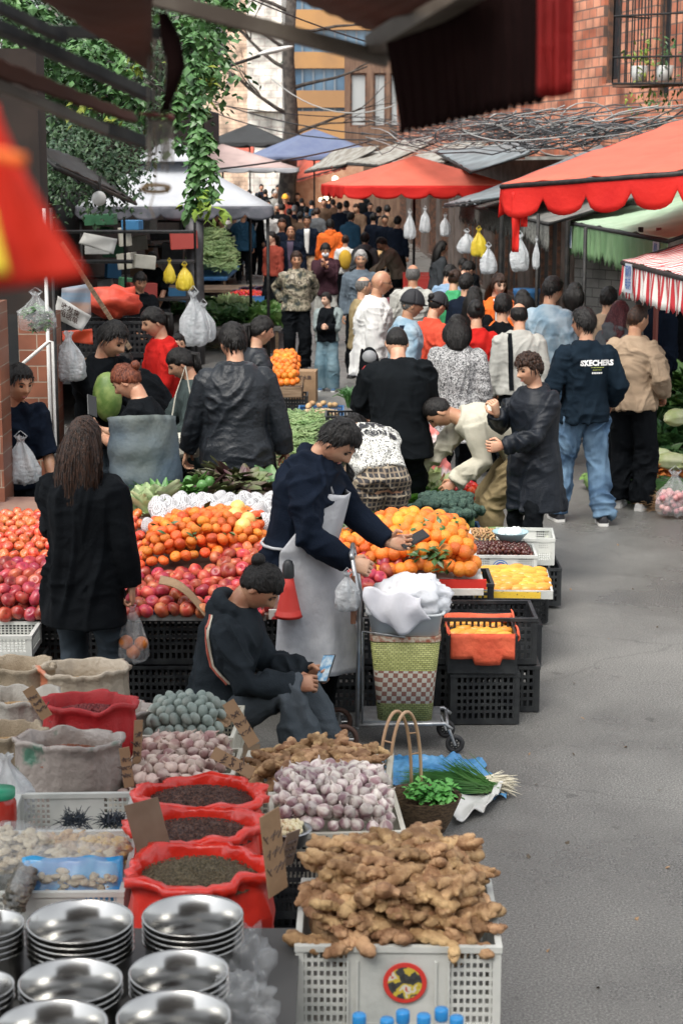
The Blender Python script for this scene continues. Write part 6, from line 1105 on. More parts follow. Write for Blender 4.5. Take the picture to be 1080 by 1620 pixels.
lay(AUB, 'aubergine', 'shiny purple aubergine behind the plaid trousers', 'aubergine', 'purple aubergines', G(555, 812, .40), G(660, 812, .40), G(655, 775, .40), G(555, 775, .40), 4, 5, .035, tilt=.3, layers=2)
vt = thing('vegetable_table', 'low board table under the cucumbers, aubergines and cabbages', 'table', (XP(600, 12.4, .3), 12.35, 0)); m = MB(); m.box((-.02, -.1, .33), (.72, 1.5, .04)); m.build('tabletop', wood, vt)
for sx in (-.3, .3):
    for sy in (-.75, .55): m = MB(); m.box((sx, sy, .155), (.05, .05, .31)); m.build('leg', wood, vt)
def leafy(m, s, n=26, L=.16, W=.06, up=.6, curl=.4):
    random.seed(s)
    for k in range(n):
        a = 2.4 * k + ru(-.3, .3); e = up + ru(-.35, .35) - .5 * (k / n); r0 = .01 + .02 * k / n
        d = V((cos(a) * cos(e), sin(a) * cos(e), sin(e))); x, t, u = basis(d); ln = L * ru(.7, 1.1); w = W * ru(.7, 1.1); st = V((cos(a) * r0, sin(a) * r0, 0))
        m.grid(lambda i, j: st + t * (ln * j) + x * (w * (2 * i - 1) * sin(pi * (.12 + .83 * j)) ) - u * (-.25 * w * (2 * i - 1) ** 2 + curl * ln * j * j) + u * (.008 * noise.noise(V((i * 5, j * 6, k)))) , 4, 6)
def VG(key, c1, c2, **k): return M(key, c1, c2, rough=.45, sc=7, var=.15, bump=.3, bs=25, lo=.35, hi=.65, **k)
cabm = VG('napa cabbage leaf', (.42, .52, .20), (.66, .70, .45)); letm = VG('lettuce leaf', (.10, .26, .06), (.24, .40, .12)); drkm = VG('dark green leaf', (.03, .10, .03), (.08, .17, .05)); pupm = VG('purple red leaf', (.07, .02, .035), (.10, .14, .05)); celm = VG('celery leaf', (.06, .18, .04), (.15, .30, .08)); palem = VG('pale green leaf', (.26, .38, .16), (.50, .58, .34))
LV = {k: [me_(lambda m, s=s: leafy(m, s, **kw), nm, [mm]) for s in range(3)] for k, nm, mm, kw in (('cab', 'cabbage', cabm, dict(n=22, L=.17, W=.06, up=1.0, curl=.1)), ('let', 'leafy_greens', letm, {}), ('drk', 'leafy_greens', drkm, {}), ('pup', 'red_amaranth', pupm, dict(n=30, L=.14, W=.045, up=.5)), ('cel', 'leafy_greens', celm, dict(n=40, L=.13, W=.028, up=.7)), ('pal', 'cabbage', palem, dict(n=20, L=.14, W=.06, up=.9, curl=.2)))}
def greens(k, name, label, cat, group, px0, px1, py0, py1, z, nu, nv, bulge=.1, **kw):
    return lay(LV[k], name, label, cat, group, G(px0, py1, z), G(px1, py1, z), G(px1, py0, z), G(px0, py0, z), nu, nv, .06, bulge=bulge, tilt=.7, scv=.2, **kw)
greens('cab', 'cabbage', 'pale leafy cabbage next to the aubergines', 'cabbage', 'pale cabbages in the second row', 630, 700, 770, 800, .42, 3, 2, .05)
greens('pup', 'red_amaranth', 'dark purple and green leafy bunch behind the foam wrapped pears', 'leafy greens', 'purple leafy bunches', 320, 415, 772, 800, .80, 5, 3, .10)
greens('cel', 'leafy_greens', 'small green leafy bunch left of the purple leaves', 'leafy greens', 'small green bunches behind the pears', 215, 330, 788, 808, .78, 6, 2, .05); greens('pal', 'cabbage', 'pale green vegetable at the left behind the pears', 'cabbage', 'pale vegetables behind the mandarins', 222, 262, 800, 830, .80, 3, 2, .03)
greens('drk', 'leafy_greens', 'green leafy bunch to the right of the purple leaves', 'leafy greens', 'green bunches right of the purple leaves', 408, 440, 772, 790, .75, 2, 2, .03)
for px, py, rz, lb in ((297, 775, 80, 'upright green winter melon behind the pears'), (318, 782, 60, 'round ended green melon leaning behind the pears'), (330, 776, 100, 'small green melon beside the purple leaves')):
    m = MB(); m.tube([(0, 0, -.06), (0, 0, .0), (0, 0, .07)], [.035, .042, .036], n=14, rnd_=True); o = m.build('green_melon', mln, None, True); o.location = G(px, py, .85); o.rotation_euler = (R(25), R(10), 0); tag(o, lb, 'melon')
bt = thing('back_board', 'low wooden board under the greens behind the pears', 'stall', (XP(320, 10.9, .7), 10.98, 0)); m = MB(); m.box((0, 0, .70), (1.0, .55, .03)); m.build('board', wood, bt); [(_m := MB(), _m.box((x, 0, .34), (.05, .05, .68)), _m.build('leg', wood, bt)) for x in (-.45, .45)]
greens('let', 'leafy_greens', 'green leafy bunch in front of the plaid trousers', 'leafy greens', 'green bunches by the broccoli', 640, 690, 790, 812, .42, 3, 2, .03)
# bean heap, far crates
beanm = M('green bean', (.20, .32, .12), (.32, .44, .20), rough=.5, sc=9, var=.2)
def beanf(m, s): random.seed(s); [m.tube([V((ru(-.06, .06), ru(-.06, .06), ru(0, .03))) + V((cos(a), sin(a), 0)) * q + V((0, 0, .01 * abs(q) / .08)) for q in (-.09, -.03, .03, .09)], .0055, n=5) for a in [ru(0, pi) for _ in range(16)]]
BEN = [me_(lambda m, s=s: beanf(m, s), 'bean_bunch', [beanm]) for s in range(4)]; random.seed(17)
lay(BEN, 'bean_bunch', 'tangle of long green beans in the heap beyond the fruit seller', 'beans', 'green bean heap beyond the fruit seller', G(444, 752, .40), G(520, 752, .40), G(515, 672, .40), G(444, 672, .40), 6, 10, .03, bulge=.16, layers=2, tilt=.3)
tb_ = thing('vegetable_table', 'wooden table under the heap of beans', 'table', (XP(480, 15.6, .2), 15.4, 0)); m = MB(); m.box((0, 0, .355), (.75, 3.2, .04)); m.build('tabletop', wood, tb_); [(_m := MB(), _m.box((sx * .33, sy * 1.5, .168), (.05, .05, .335)), _m.build('leg', wood, tb_)) for sx in (-1, 1) for sy in (-1, 1)]
mus = M('pale mushroom', (.60, .48, .30), (.42, .30, .18), rough=.7, sc=20, var=.2); MUS = [me_(lambda m: (m.sph((0, 0, .01), (.022, .022, .014), 10, 6), m.tube([(0, 0, -.02), (0, 0, .01)], .007, n=6)), 'mushroom', [mus])]; ptt = M('potato skin', (.62, .42, .20), (.50, .30, .14), rough=.6, sc=14, var=.15); PTT = [me_(lambda m: m.sph((0, 0, 0), (.04, .03, .028), 12, 8, fn=lambda u: 1 + .12 * noise.noise(u * 2)), 'potato', [ptt])]
for (px, py, Y0, lb, mm, nm, gl, cat) in ((508, 645, 18.6, 'dark blue crate with a few onions in it by the cardboard box', PTT, 'onion', 'brown onion in the dark blue crate', 'onion'), (506, 662, 17.2, 'crate of pale mushrooms behind the beans', MUS, 'mushroom', 'pale mushroom in the crate behind the beans', 'mushroom'), (508, 682, 16.9, 'low crate of small potatoes at the back of the beans', PTT, 'potato', 'small yellow potato in the low crate', 'potato')):
    c = G(px, py, .42); bcrate(lb, c - V((0, 0, .2)), sc=(.85, 1, 1)); put(CB, 'black_crate', 'black crate under the ' + lb.split(' by')[0].split(' behind')[0].split(' at')[0], 'crate', c - V((0, 0, .42)), sc=(.9, 1, .85)); n_ = (3, 2) if nm == 'onion' else (8, 7) if nm == 'mushroom' else (6, 5)
    lay(mm, nm, gl, cat, gl.replace(nm, nm + 's', 1), c + V((-.2, -.16, 0)), c + V((.2, -.16, 0)), c + V((.2, .16, 0)), c + V((-.2, .16, 0)), n_[0], n_[1], .025, bulge=.04, layers=1 if nm == 'onion' else 2)
c = G(465, 662, .4); bcrate('blue crate with dark red roots left of the mushroom crate', c - V((0, 0, .2)), sc=(.5, .9, 1)); rdm = M('dark red root', (.14, .02, .03), rough=.5, var=.2); RD = [me_(lambda m: m.sph((0, 0, 0), .035, 12, 8), 'beetroot', [rdm])]; lay(RD, 'beetroot', 'dark red root in the small blue crate', 'beetroot', 'dark red roots in the blue crate', c + V((-.1, -.12, 0)), c + V((.1, -.12, 0)), c + V((.1, .12, 0)), c + V((-.1, .12, 0)), 3, 3, .035, bulge=.03); put(CB, 'black_crate', 'black crate under the crate of dark red roots', 'crate', c - V((0, 0, .42)), sc=(.5, .9, .85))
cx = thing('cardboard_box', 'brown printed cardboard box standing beside the crate of oranges', 'box', G(480, 636, 0) + V((0, .15, 0)), R(-4)); m = MB(); m.box((0, 0, .19), (.33, .3, .38), bev=.004); m.build('carton', cbm_, cx); me = text_mesh('新鲜水果', .055, .002); me.materials.append(inkm); q = bpy.data.objects.new('lettering', me); COL.objects.link(q); q.parent = cx; q.rotation_euler = (R(90), 0, 0); q.location = (0, -.153, .30)
m = MB(); m.box((-.06, -.152, .13), (.07, .003, .07)); m.build('red_mark', M('red mark', (.5, .12, .06)), cx)
oc = G(448, 628, .25); ob_ = thing('wooden_crate', 'shallow wooden crate overflowing with oranges beside the cardboard box', 'crate', (oc.x, oc.y, .25), 0); m = MB()
for c_, d_ in (((0, -.02, .06), (.42, .015, .12)), ((-.21, .5, .06), (.015, 1.02, .119)), ((.21, .5, .06), (.015, 1.02, .119)), ((0, .5, .005), (.40, 1.0, .01))): m.box(c_, d_)
m.build('box', wood, ob_); put(CB, 'black_crate', 'black crate under the wooden crate of oranges', 'crate', (oc.x, oc.y + .25, .0)); lay(ORG, 'orange', 'orange in the overflowing wooden crate behind the big man', 'orange', 'oranges in the wooden crate', oc + V((-.18, 0, .13)), oc + V((.18, 0, .13)), oc + V((.18, 1.0, .35)), oc + V((-.18, 1.0, .35)), 5, 12, .041, bulge=.08, layers=2)
# scallions carried beside the black tee, carrots
def blades(m, n, L, r, sp, base=(0, 0, 0), d=V((0, 0, 1)), w=.004, droop=.3):
    for _ in range(n):
        e = (d + V((ru(-1, 1), ru(-1, 1), ru(-1, 1))) * sp).normalized(); b0_ = V(base) + V((ru(-r, r), ru(-r, r), ru(-r, r) * .4)); ln = L * ru(.7, 1.1); pts = [b0_ + e * (ln * q) - V((0, 0, droop * ln * q * q)) for q in (0, .35, .7, 1)]; m.tube(pts, [w, w, w * .8, w * .2], n=3, cap=False)
sc_m = M('scallion green', (.05, .16, .04), (.13, .28, .08), rough=.45, sc=5); m = MB(); random.seed(8); blades(m, 130, .42, .05, .42, (0, 0, .12), V((0, 0, 1)), .006, .6); o = m.build('scallion_bunch', sc_m); o.location = (XP(557, 16.4, .8), 16.4, .55); tag(o, 'upright bunch of green scallions left of the man in the black tee', 'scallions')
m = MB(); [m.tube([(x, 0, .0), (x + .01, .03, .16)], [.008, .026], n=9, rnd_=True) for x in (0, .05, -.04)]; o = m.build('carrot_bunch', M('carrot skin', (.85, .18, .04), rough=.5)); o.location = (XP(572, 16.2, .9), 16.2, .62); tag(o, 'bright orange carrots beside the scallions', 'carrots'); put(CB, 'black_crate', 'black crate under the scallions and carrots', 'crate', (XP(562, 16.3, .4), 16.3, .36)); put(CB, 'black_crate', 'lowest black crate under the scallions', 'crate', (XP(562, 16.3, .1), 16.3, .05), sc=(1, 1, 1.1))
# ---- left far stalls
def table(label, x0, x1, y0, y1, z, mat=wood, h=.05):
    t = thing('stall_table', label, 'table', ((x0 + x1) / 2, (y0 + y1) / 2, 0)); m = MB(); m.box((0, 0, z - h / 2), (x1 - x0, y1 - y0, h)); m.build('tabletop', mat, t)
    for sx in (-1, 1):
        for sy in (-1, 1): m = MB(); m.box((sx * (x1 - x0 - .12) / 2, sy * (y1 - y0 - .12) / 2, (z - h) / 2), (.05, .05, z - h)); m.build('leg', wood, t)
a = G(318, 440, .5); table('blue edged table holding the big mound of greens', XP(300, 41, .5), XP(370, 41, .5), 38.5, 46, .5, blup)
lay(BEN, 'bean_bunch', 'bundle in the big mound of green beans at the left', 'beans', 'bean mound far left', V((XP(300, 39, .6), 39, .55)), V((XP(366, 39, .6), 39, .55)), V((XP(362, 45.5, .6), 45.5, .6)), V((XP(310, 45.5, .6), 45.5, .6)), 9, 16, .05, bulge=.75, tilt=.4, scv=.2)
for o in bpy.data.objects:
    if o.get('group') == 'bean mound far left': o.scale = (2.1, 2.1, 2.1)
table('long low table with cabbages and greens at the left', XP(315, 29.5, .4), XP(450, 29.5, .4), 27.6, 31.5, .40, conc)
lay(LV['pal'], 'cabbage', 'pale cauliflower like cabbage on the long low table at the left', 'cabbage', 'pale cabbages on the left table', V((XP(320, 29, .5), 29.6, .46)), V((XP(400, 29, .5), 29.6, .46)), V((XP(400, 31, .5), 31.2, .5)), V((XP(330, 31, .5), 31.2, .5)), 6, 4, .06, bulge=.08); lay(LV['drk'], 'leafy_greens', 'dark leafy greens on the long low table at the left', 'leafy greens', 'dark greens on the left table', V((XP(300, 29, .5), 27.8, .46)), V((XP(400, 29, .5), 27.8, .46)), V((XP(400, 31, .5), 29.6, .5)), V((XP(300, 31, .5), 29.6, .5)), 8, 6, .06, bulge=.08, tilt=.7)
lay(LV['let'], 'leafy_greens', 'bright green bunch at the right end of the left table', 'leafy greens', 'bright green bunches on the left table', V((XP(398, 28, .5), 27.8, .46)), V((XP(450, 28, .5), 27.8, .46)), V((XP(448, 30, .5), 30.4, .5)), V((XP(400, 30, .5), 30.4, .5)), 5, 7, .06, bulge=.05, tilt=.7)
c = V((XP(392, 34, .4), 34, .38)); t = table('small table under the far tomatoes', c.x - .5, c.x + .5, 33.4, 35, .36); lay(TOM, 'tomato', 'tomato in the far heap right of the bean mound', 'tomato', 'tomatoes in the far left heap', c + V((-.42, -.4, .05)), c + V((.35, -.4, .05)), c + V((.35, .3, .08)), c + V((-.3, .3, .08)), 10, 8, .036, bulge=.08, scv=.1, layers=1); lay(AUB, 'aubergine', 'purple aubergine behind the far tomatoes', 'aubergine', 'aubergines behind the far tomatoes', c + V((-.3, .4, .05)), c + V((.5, .4, .05)), c + V((.5, .8, .08)), c + V((-.3, .8, .08)), 6, 4, .036, bulge=.12, tilt=.3)
bcrate('pale blue tub in front of the far tomatoes', c + V((.1, -.62, .0)), sc=(.9, .6, .5)); table('dark table hidden by shade behind the far tomatoes', -3.6, -1.5, 35.5, 37, .45)
# stalls deep left under the gazebo
random.seed(31); table('long cluttered table under the gazebo', -4.6, -2.35, 19.5, 30, .55, dkw); greens('drk', 'leafy_greens', 'dark leafy bunch heaped under the gazebo', 'leafy greens', 'dark bunches under the gazebo', 262, 335, 478, 500, .62, 6, 4, .10); clu = [M('blue box print', (.05, .2, .4)), cbm_, whm, M('dull red box', (.35, .05, .04)), M('green box', (.06, .2, .1)), blkp, crm]
for i in range(34):
    px, py, Y = ru(150, 300), ru(345, 470), ru(23, 31); p = Q(px, py, Y); m = MB(); m.box((0, 0, 0), (ru(.15, .4), ru(.15, .3), ru(.1, .28)), bev=.01); m.build('t', clu[i % 7]) if False else None
    if p.z < .6: p.z = .68
    o = m.build('stacked_box', clu[i % 7]); o.location = p; o.rotation_euler = (0, ru(-.15, .15), ru(-.5, .5)); tag(o, 'small packed box on the crowded shelves under the gazebo', 'box', 'boxes on the crowded shelves under the gazebo')
for Y, lb in ((24.2, 'nearer dark shelf rack under the gazebo'), (29.0, 'farther dark shelf rack under the gazebo')):
    t = thing('shelf_rack', lb, 'shelf', (XP(200, Y, 1), Y, 0)); [(_m := MB(), _m.box((0, 0, z), (1.9, .5, .03)), _m.build('shelf', irn, t)) for z in (.6, 1.1, 1.6, 2.0)]; [(_m := MB(), _m.tube([(x, 0, 0), (x, 0, 2.2)], .02, n=6), _m.build('post', irn, t)) for x in (-.95, 0, .95)]
# ---- plastic bags
plw = M('white plastic bag', (.50, .53, .55), (.66, .68, .70), rough=.3, sc=12, bump=1, bs=26, alpha=.72, spec=.5); pcl = M('clear plastic bag', (.75, .78, .80), (.60, .62, .64), rough=.12, sc=9, bump=.8, bs=26, alpha=.22, spec=.8); pye = M('yellow plastic bag', (.62, .48, .04), (.5, .36, .03), rough=.3, bump=.5, bs=20); por = M('orange plastic bag', (.80, .28, .03), (.72, .20, .02), rough=.3, bump=.6, bs=24, alpha=.95)
def bag(label, loc, w, h, mat, name='plastic_bag', fill=None, d=.6, seed=0, rz=0, handles=True, cat='bag', bulge=1.0):
    w *= .85; h *= .88; t = thing(name, label, cat, loc, rz); m = MB(); prof = [(0, .45), (.025, .85), (.10, 1.0), (.3, 1.0), (.5, .9 * bulge), (.64, .66), (.76, .38), (.85, .20), (.92, .17), (1.0, .30)]
    rings = []
    for q, k in prof: rings.append([V((w / 2 * k * cos(a) * (1 + .30 * noise.noise(V((cos(a) * 2, sin(a) * 2, q * 3 + seed))) + .13 * cos(a * 7 + seed + 2 * q) * min(1, q * 2.2)), w / 2 * k * d * sin(a) * (1 + .4 * noise.noise(V((cos(a) * 2 + 9, sin(a) * 2, q * 3 + seed))) + .2 * cos(a * 6 + seed) * min(1, q * 2)), -h * (1 - q) + h * .07 * noise.noise(V((cos(a) * 2, sin(a) * 2, seed))))) for a in [2 * pi * kk / 48 for kk in range(48)]])
    m.loft(rings, cap=False); m.add(rings[0], [tuple(range(47, -1, -1))]); m.build('bag', mat, t, True)
    if handles: m = MB(); [m.tube([V((sx * .02 * w, 0, -.10 * h)), V((sx * .18 * w, 0, .0)), V((0, 0, .12 * h))], [w * .10, w * .07, w * .03], n=6, flat=.3) for sx in (-1, 1)]; m.build('handle', mat, t, True)
    if fill: m = MB(); fill(m, w, h); m.build('contents', fill_m[0], t, True)
    return t
fill_m = [manm]
o = PPL['blackcoat']; hw = inroot(o, o['wr']['R']); bag('thin clear bag of oranges hanging from the hand of the woman in black', hw + V((.0, 0, -.09)), .17, .34, pcl, fill=lambda m, w, h: [m.sph(V((x, y, z)), .036, 14, 10) for x, y, z in ((0, 0, -h + .05), (.04, .01, -h + .09), (-.035, .0, -h + .10))]); 
fill_m[0] = drkm; bag('clear bag stuffed with dark greens hanging by the brown pillar', Q(57, 462, 10.9), .26, .27, pcl, fill=lambda m, w, h: leaves(m, [(ru(-.06, .06), ru(-.02, .02), -h * ru(.4, .9)) for _ in range(20)], 520, .04, .012, .3, 0), bulge=1.15)
o = PPL['peek']; hw = inroot(o, o['wr']['L']); bag('white plastic bag held by the man leaning from the doorway', Q(33, 690, 10.95), .26, .34, plw, rz=.2)
o = PPL['bigman']; hw = inroot(o, o['wr']['R']); bag('bright orange carrier bag in the hand of the man in the glossy jacket', hw + V((0, 0, -.07)), .17, .28, por)
fill_m[0] = beanm; bag('cluster of knotted white carrier bags hanging left of the greens', Q(306, 462, 18), .34, .62, plw, seed=3); bag('crumpled white bag hanging behind the other carrier bags', Q(322, 480, 18.4), .26, .45, plw, seed=5)
bag('small pile of thin white bags hooked on the pole by the pillar', Q(108, 525, 12.0), .26, .38, plw, seed=8, handles=False); bag('yellow bag hanging at the foot of the rolled curtain', Q(292, 418, 20.5), .22, .34, pye, seed=2); bag('dull yellow bag behind the brighter yellow one', Q(268, 412, 21), .16, .30, pye, seed=6)
for i, (px, py, Y, w, h, mt_, lb) in enumerate([(648, 335, 29.5, .22, .5, plw, 'white bag hanging from the red parasol stall'), (672, 330, 30, .2, .45, plw, 'white bag at the right of the parasol pole'), (704, 340, 30, .2, .4, plw, 'white bag below the dark tarpaulin corner'), (757, 362, 24, .24, .42, pye, 'yellow bag hanging under the fringed awning'), (738, 365, 25, .28, .35, plw, 'pale pink white bag left of the yellow bag'), (772, 388, 23.5, .26, .42, plw, 'crumpled white bag right of the yellow bag'), (822, 372, 22, .26, .5, plw, 'white cloth bag beneath the red ribbon'), (848, 378, 21.5, .10, .4, plw, 'thin white strip hanging beside the shop post')]): bag(lb, Q(px, py, Y), w, h, mt_, seed=i * 2.2, d=.4)
m = MB(); m.grid(lambda i, j: V(((i - .5) * .62, .03 * sin(i * 8), -.9 * j)), 8, 6)
# onion net bag on the ground right
p = G(1064, 824, 0); fill_m[0] = M('pink onion skin', (.48, .18, .20), (.62, .34, .32), rough=.5, sc=12); bag('clear bag full of pink onions on the asphalt at the right edge', p + V((.02, .1, .40)), .34, .42, pcl, fill=lambda m, w, h: [m.sph(V((ru(-.12, .12), ru(-.07, .07), -h + ru(.03, .19))), ru(.022, .03), 10, 8) for _ in range(60)])
# ---- right side vegetables
random.seed(41); table('long table of greens along the right side of the lane', XP(1022, 16.8, .3) + .1, 4.3, 16.8, 18.4, .22, wood)
RX = XP(1026, 16.4, .5)
lay(LV['drk'], 'leafy_greens', 'dark green leafy bunch in the heap at the right edge', 'leafy greens', 'dark bunches at the right edge', V((RX, 16.4, .08)), V((4.0, 16.4, .08)), V((4.0, 18.2, .60)), V((RX + .15, 18.2, .60)), 8, 10, .06, bulge=.22, tilt=.8, scv=.25, layers=1)
lay(LV['let'], 'leafy_greens', 'bright green leafy bunch on top of the heap at the right edge', 'leafy greens', 'bright bunches at the right edge', V((RX + .02, 17.2, .50)), V((3.9, 17.2, .50)), V((3.9, 18.4, .68)), V((RX + .2, 18.4, .68)), 6, 5, .06, bulge=.12, tilt=.8, scv=.25)
for (px, py, rz, lb) in ((1036, 722, 10, 'long yellow green cabbage lying at the right beside the black trousers'), (1062, 730, -15, 'second yellow green cabbage lying against the first'), (1070, 660, 40, 'pale cabbage on the heap at the right edge'), (938, 760, 90, 'green cabbage on the ground between the jeans and the black trousers')):
    m = MB(); m.sph((0, 0, 0), (.16, .085, .08), 24, 14, fn=lambda u: 1 + .07 * sin(7 * math.atan2(u.z, u.y)) + .05 * noise.noise(u * 3)); leaves(m, [(.1, 0, .02), (.13, 0, 0)], 26, .10, .02, .35, -.1); o = m.build('long_cabbage', cabm if rz != 90 else letm, None, True); o.location = G(px, py, (.26 if py > 700 else .6) if rz != 90 else .10); o.rotation_euler = (0, 0, R(rz)); tag(o, lb, 'cabbage')
et = thing('egg_tray_stack', 'stack of orange moulded trays at the right edge', 'egg trays', G(1046, 750, .12), R(6)); em_ = M('orange moulded pulp', (.75, .25, .06), (.6, .18, .04), rough=.8, bump=.2)
for k in range(3): m = MB(); m.grid(lambda i, j: V(((i - .5) * .36, (j - .5) * .34, .05 * k + .03 * (sin(i * 6 * pi) * sin(j * 6 * pi)) + .02)), 48, 40); m.build('tray', em_, et, True, solid=.004)
m = MB(); random.seed(77); blades(m, 500, .42, .22, .25, (0, 0, .03), V((-1, -.25, .12)), .004, .1); o = m.build('scallion_pile', sc_m); o.location = G(1070, 785, .02); tag(o, 'thin green scallions spread on the ground at the right edge', 'scallions', kind='stuff')
m = MB(); blades(m, 420, .22, .16, .5, (0, 0, .02), V((-1, -.4, .05)), .003, .1); o = m.build('scallion_roots', M('brown roots', (.30, .18, .09), (.42, .26, .14), rough=.9, sc=9)); o.location = G(1066, 800, .02); tag(o, 'brown scallion roots beside the white sneakers', 'roots', kind='stuff')
# far right stalls: vegetables under the parasol
for (px, Y, wd, mm, nm, lb, gl, cat, sc_) in ((600, 38, .9, PTT, 'potato', 'table with a heap of yellow fruit under the red parasol', 'yellow fruit heaped under the red parasol', 'fruit', 1.8), (630, 28, .7, RD, 'red_onion', 'small table of purple onions near the parasol pole', 'purple onion near the parasol pole', 'onion', 1.2)):
    X_ = XP(px, Y, .8); table(lb, X_ - wd / 2, X_ + wd / 2, Y - .5, Y + .6, .62, wood); mm2 = mm
    for o in lay(mm2, nm, gl, cat, gl + 's', V((X_ - wd / 2, Y - .45, .66)), V((X_ + wd / 2, Y - .45, .66)), V((X_ + wd / 2, Y + .5, .75)), V((X_ - wd / 2, Y + .5, .75)), 7, 7, .05, bulge=.35 if Y > 30 else .08, layers=1): o.scale = tuple(v * sc_ for v in o.scale)
greens('let', 'leafy_greens', 'green bunch in front of the yellow fruit under the parasol', 'leafy greens', 'green bunches under the parasol', 590, 615, 350, 385, .8, 4, 4, .05)
rb = put(crate_mesh(.5, .4, .3).data('c', M('red plastic', (.5, .03, .02)), False), 'red_crate', 'red crate on a dark table left of the long haired seller', 'crate', (XP(660, 31, .8), 31, .75)); table('dark table under the red crate', XP(625, 31, .8), XP(700, 31, .8), 30.2, 31.8, .74, dkw)
table('pale stall table behind the balding man in grey', XP(655, 25, .8), XP(705, 25, .8), 24.4, 26.5, .6, conc)
stv = thing('cooking_counter', 'dark red counter with a metal top outside the right hand shop', 'counter', (XP(945, 20.5, .8), 20.6, 0), R(-10)); m = MB(); m.box((0, 0, .42), (1.5, .7, .84), bev=.03); m.build('body', M('dark red panel', (.14, .03, .025), (.09, .02, .02), rough=.5, sc=2), stv); m = MB(); m.box((0, 0, .86), (1.56, .76, .03)); m.build('top', stl, stv)
bc = thing('blue_drum', 'bright blue plastic drum between the shop posts', 'drum', (XP(833, 24.5, .8), 24.6, .0)); m = MB(); m.lathe([(0, 0), (.16, 0), (.18, .3), (.17, .55), (.19, .6), (.19, .66), (0, .66)], n=20); m.build('drum', blup, bc, True); bc.location.z = .55; put(CB, 'black_crate', 'black crate under the blue drum', 'crate', (XP(833, 24.5, .8), 24.6, .25))
for px, Y, lb in ((790, 21, 'slim dark post left of the grey tiled wall'), (893, 19, 'dark post beneath the green awning corner'), (1006, 17, 'grey post right of the counter'), (1034, 16.8, 'reddish post by the dark shop at the right')): m = MB(); m.tube([(0, 0, 0), (0, 0, 2.3)], .025, n=8); o = m.build('iron_post', irn if px < 1030 else M('red brown post', (.22, .06, .045))); o.location = (XP(px, Y, 1), Y, 0); tag(o, lb, 'post')
# ---- posters and newspapers at the left
def sheet(label, pts, mat, name='poster', cat='poster', txt=None, tcol=None):
    a, b_, c_, d_ = pts; o_ = (a + c_) / 2; t = thing(name, label, cat, o_); m = MB(); m.grid(lambda i, j: a.lerp(b_, i).lerp(d_.lerp(c_, i), j) - o_ + V((0, .01 * sin(i * 7 + j * 5), 0)), 8, 6); m.build('sheet', mat, t, True, solid=.003)
    if txt:
        me = text_mesh(txt, .05, .001); me.materials.append(tcol); q = bpy.data.objects.new('printing', me); COL.objects.link(q); q.parent = t; x = (b_ - a).normalized(); y = (a - d_).normalized()
        for v in me.vertices: v.co = x * v.co.x + y * v.co.y + V((0, -.02, 0))
    return t
sheet('poster of a beach and blue sky on the rack behind the young man', [A_(98, 456, 13), A_(143, 448, 13), A_(145, 500, 13), A_(95, 505, 13)], M('beach poster', (.12, .32, .50), (.50, .30, .20), rough=.5, sc=3, stretch=(.2, .2, 2)))
sheet('tilted white printed carton on the rack behind the young man', [A_(92, 468, 12.8), A_(145, 500, 12.8), A_(130, 524, 12.8), A_(84, 502, 12.8)], M('white carton', (.62, .61, .58)), name='carton_sheet', cat='carton', txt='收发货\n电话单', tcol=inkm)
sheet('red plastic crate side leaning below the white carton', [A_(98, 524, 12.9), A_(146, 520, 12.9), A_(148, 545, 12.9), A_(100, 540, 12.9)], M('orange red plastic', (.65, .08, .03), rough=.4), name='orange_crate', cat='crate')
m = MB(); m.sph((0, 0, 0), (.24, .2, .13), 24, 14, fn=lambda u: 1 + .35 * noise.noise(u * 3)); o = m.build('red_bundle', M('orange red tarp', (.72, .10, .05), (.6, .06, .03), rough=.5, bump=.8, bs=9), None, True); o.location = Q(178, 478, 15); tag(o, 'crumpled orange red tarpaulin bundle behind the young man', 'tarpaulin'); put(CB, 'black_crate', 'black crate under the orange red tarpaulin bundle', 'crate', Q(178, 478, 15) - V((0, 0, .45)), sc=(1.3, 1, 1.2)); table('table under the orange red tarpaulin bundle', XP(140, 15, .8), XP(205, 15, .8), 14.6, 15.6, Q(178, 478, 15).z - .45)
sheet('large white printed carton hanging in the shade under the canopy', [A_(133, 368, 20), A_(186, 378, 20), A_(180, 402, 20), A_(125, 385, 20)], M('grey white carton', (.45, .45, .43)), name='carton_sheet', cat='carton')
m = MB(); m.box((0, 0, 0), (.03, .02, .9)); o = m.build('wooden_stick', wood); o.location = Q(152, 468, 12.8); o.rotation_euler = (0, R(-32), 0); tag(o, 'pale wooden stick leaning over the white carton', 'stick')
wb = thing('wicker_basket', 'wicker basket on the shop floor at the left edge', 'basket', G(38, 800, .5)); m = MB(); m.lathe([(0, 0), (.15, 0), (.2, .16), (.19, .16), (.14, .02), (0, .02)], n=24); wk = M('wicker', (.36, .22, .10), (.50, .34, .17), rough=.8, sc=30, stretch=(1, 1, 4), bump=.8, bs=60); m.build('basket', wk, wb, True); o = put(LV['cel'][0], 'leafy_greens', 'green bunch in the wicker basket at the left edge', 'leafy greens', G(38, 775, .7), sc=(1.6, 1.6, 1.2)); put(CB, 'black_crate', 'black crate under the wicker basket at the left edge', 'crate', G(38, 800, .5) - V((0, 0, .26))); put(CB, 'black_crate', 'lower black crate under the wicker basket at the left edge', 'crate', G(38, 800, .5) - V((0, 0, .5)), sc=(1, 1, .9))
# ================================================================= foreground: cart, sacks, ginger, garlic, basins
random.seed(55)
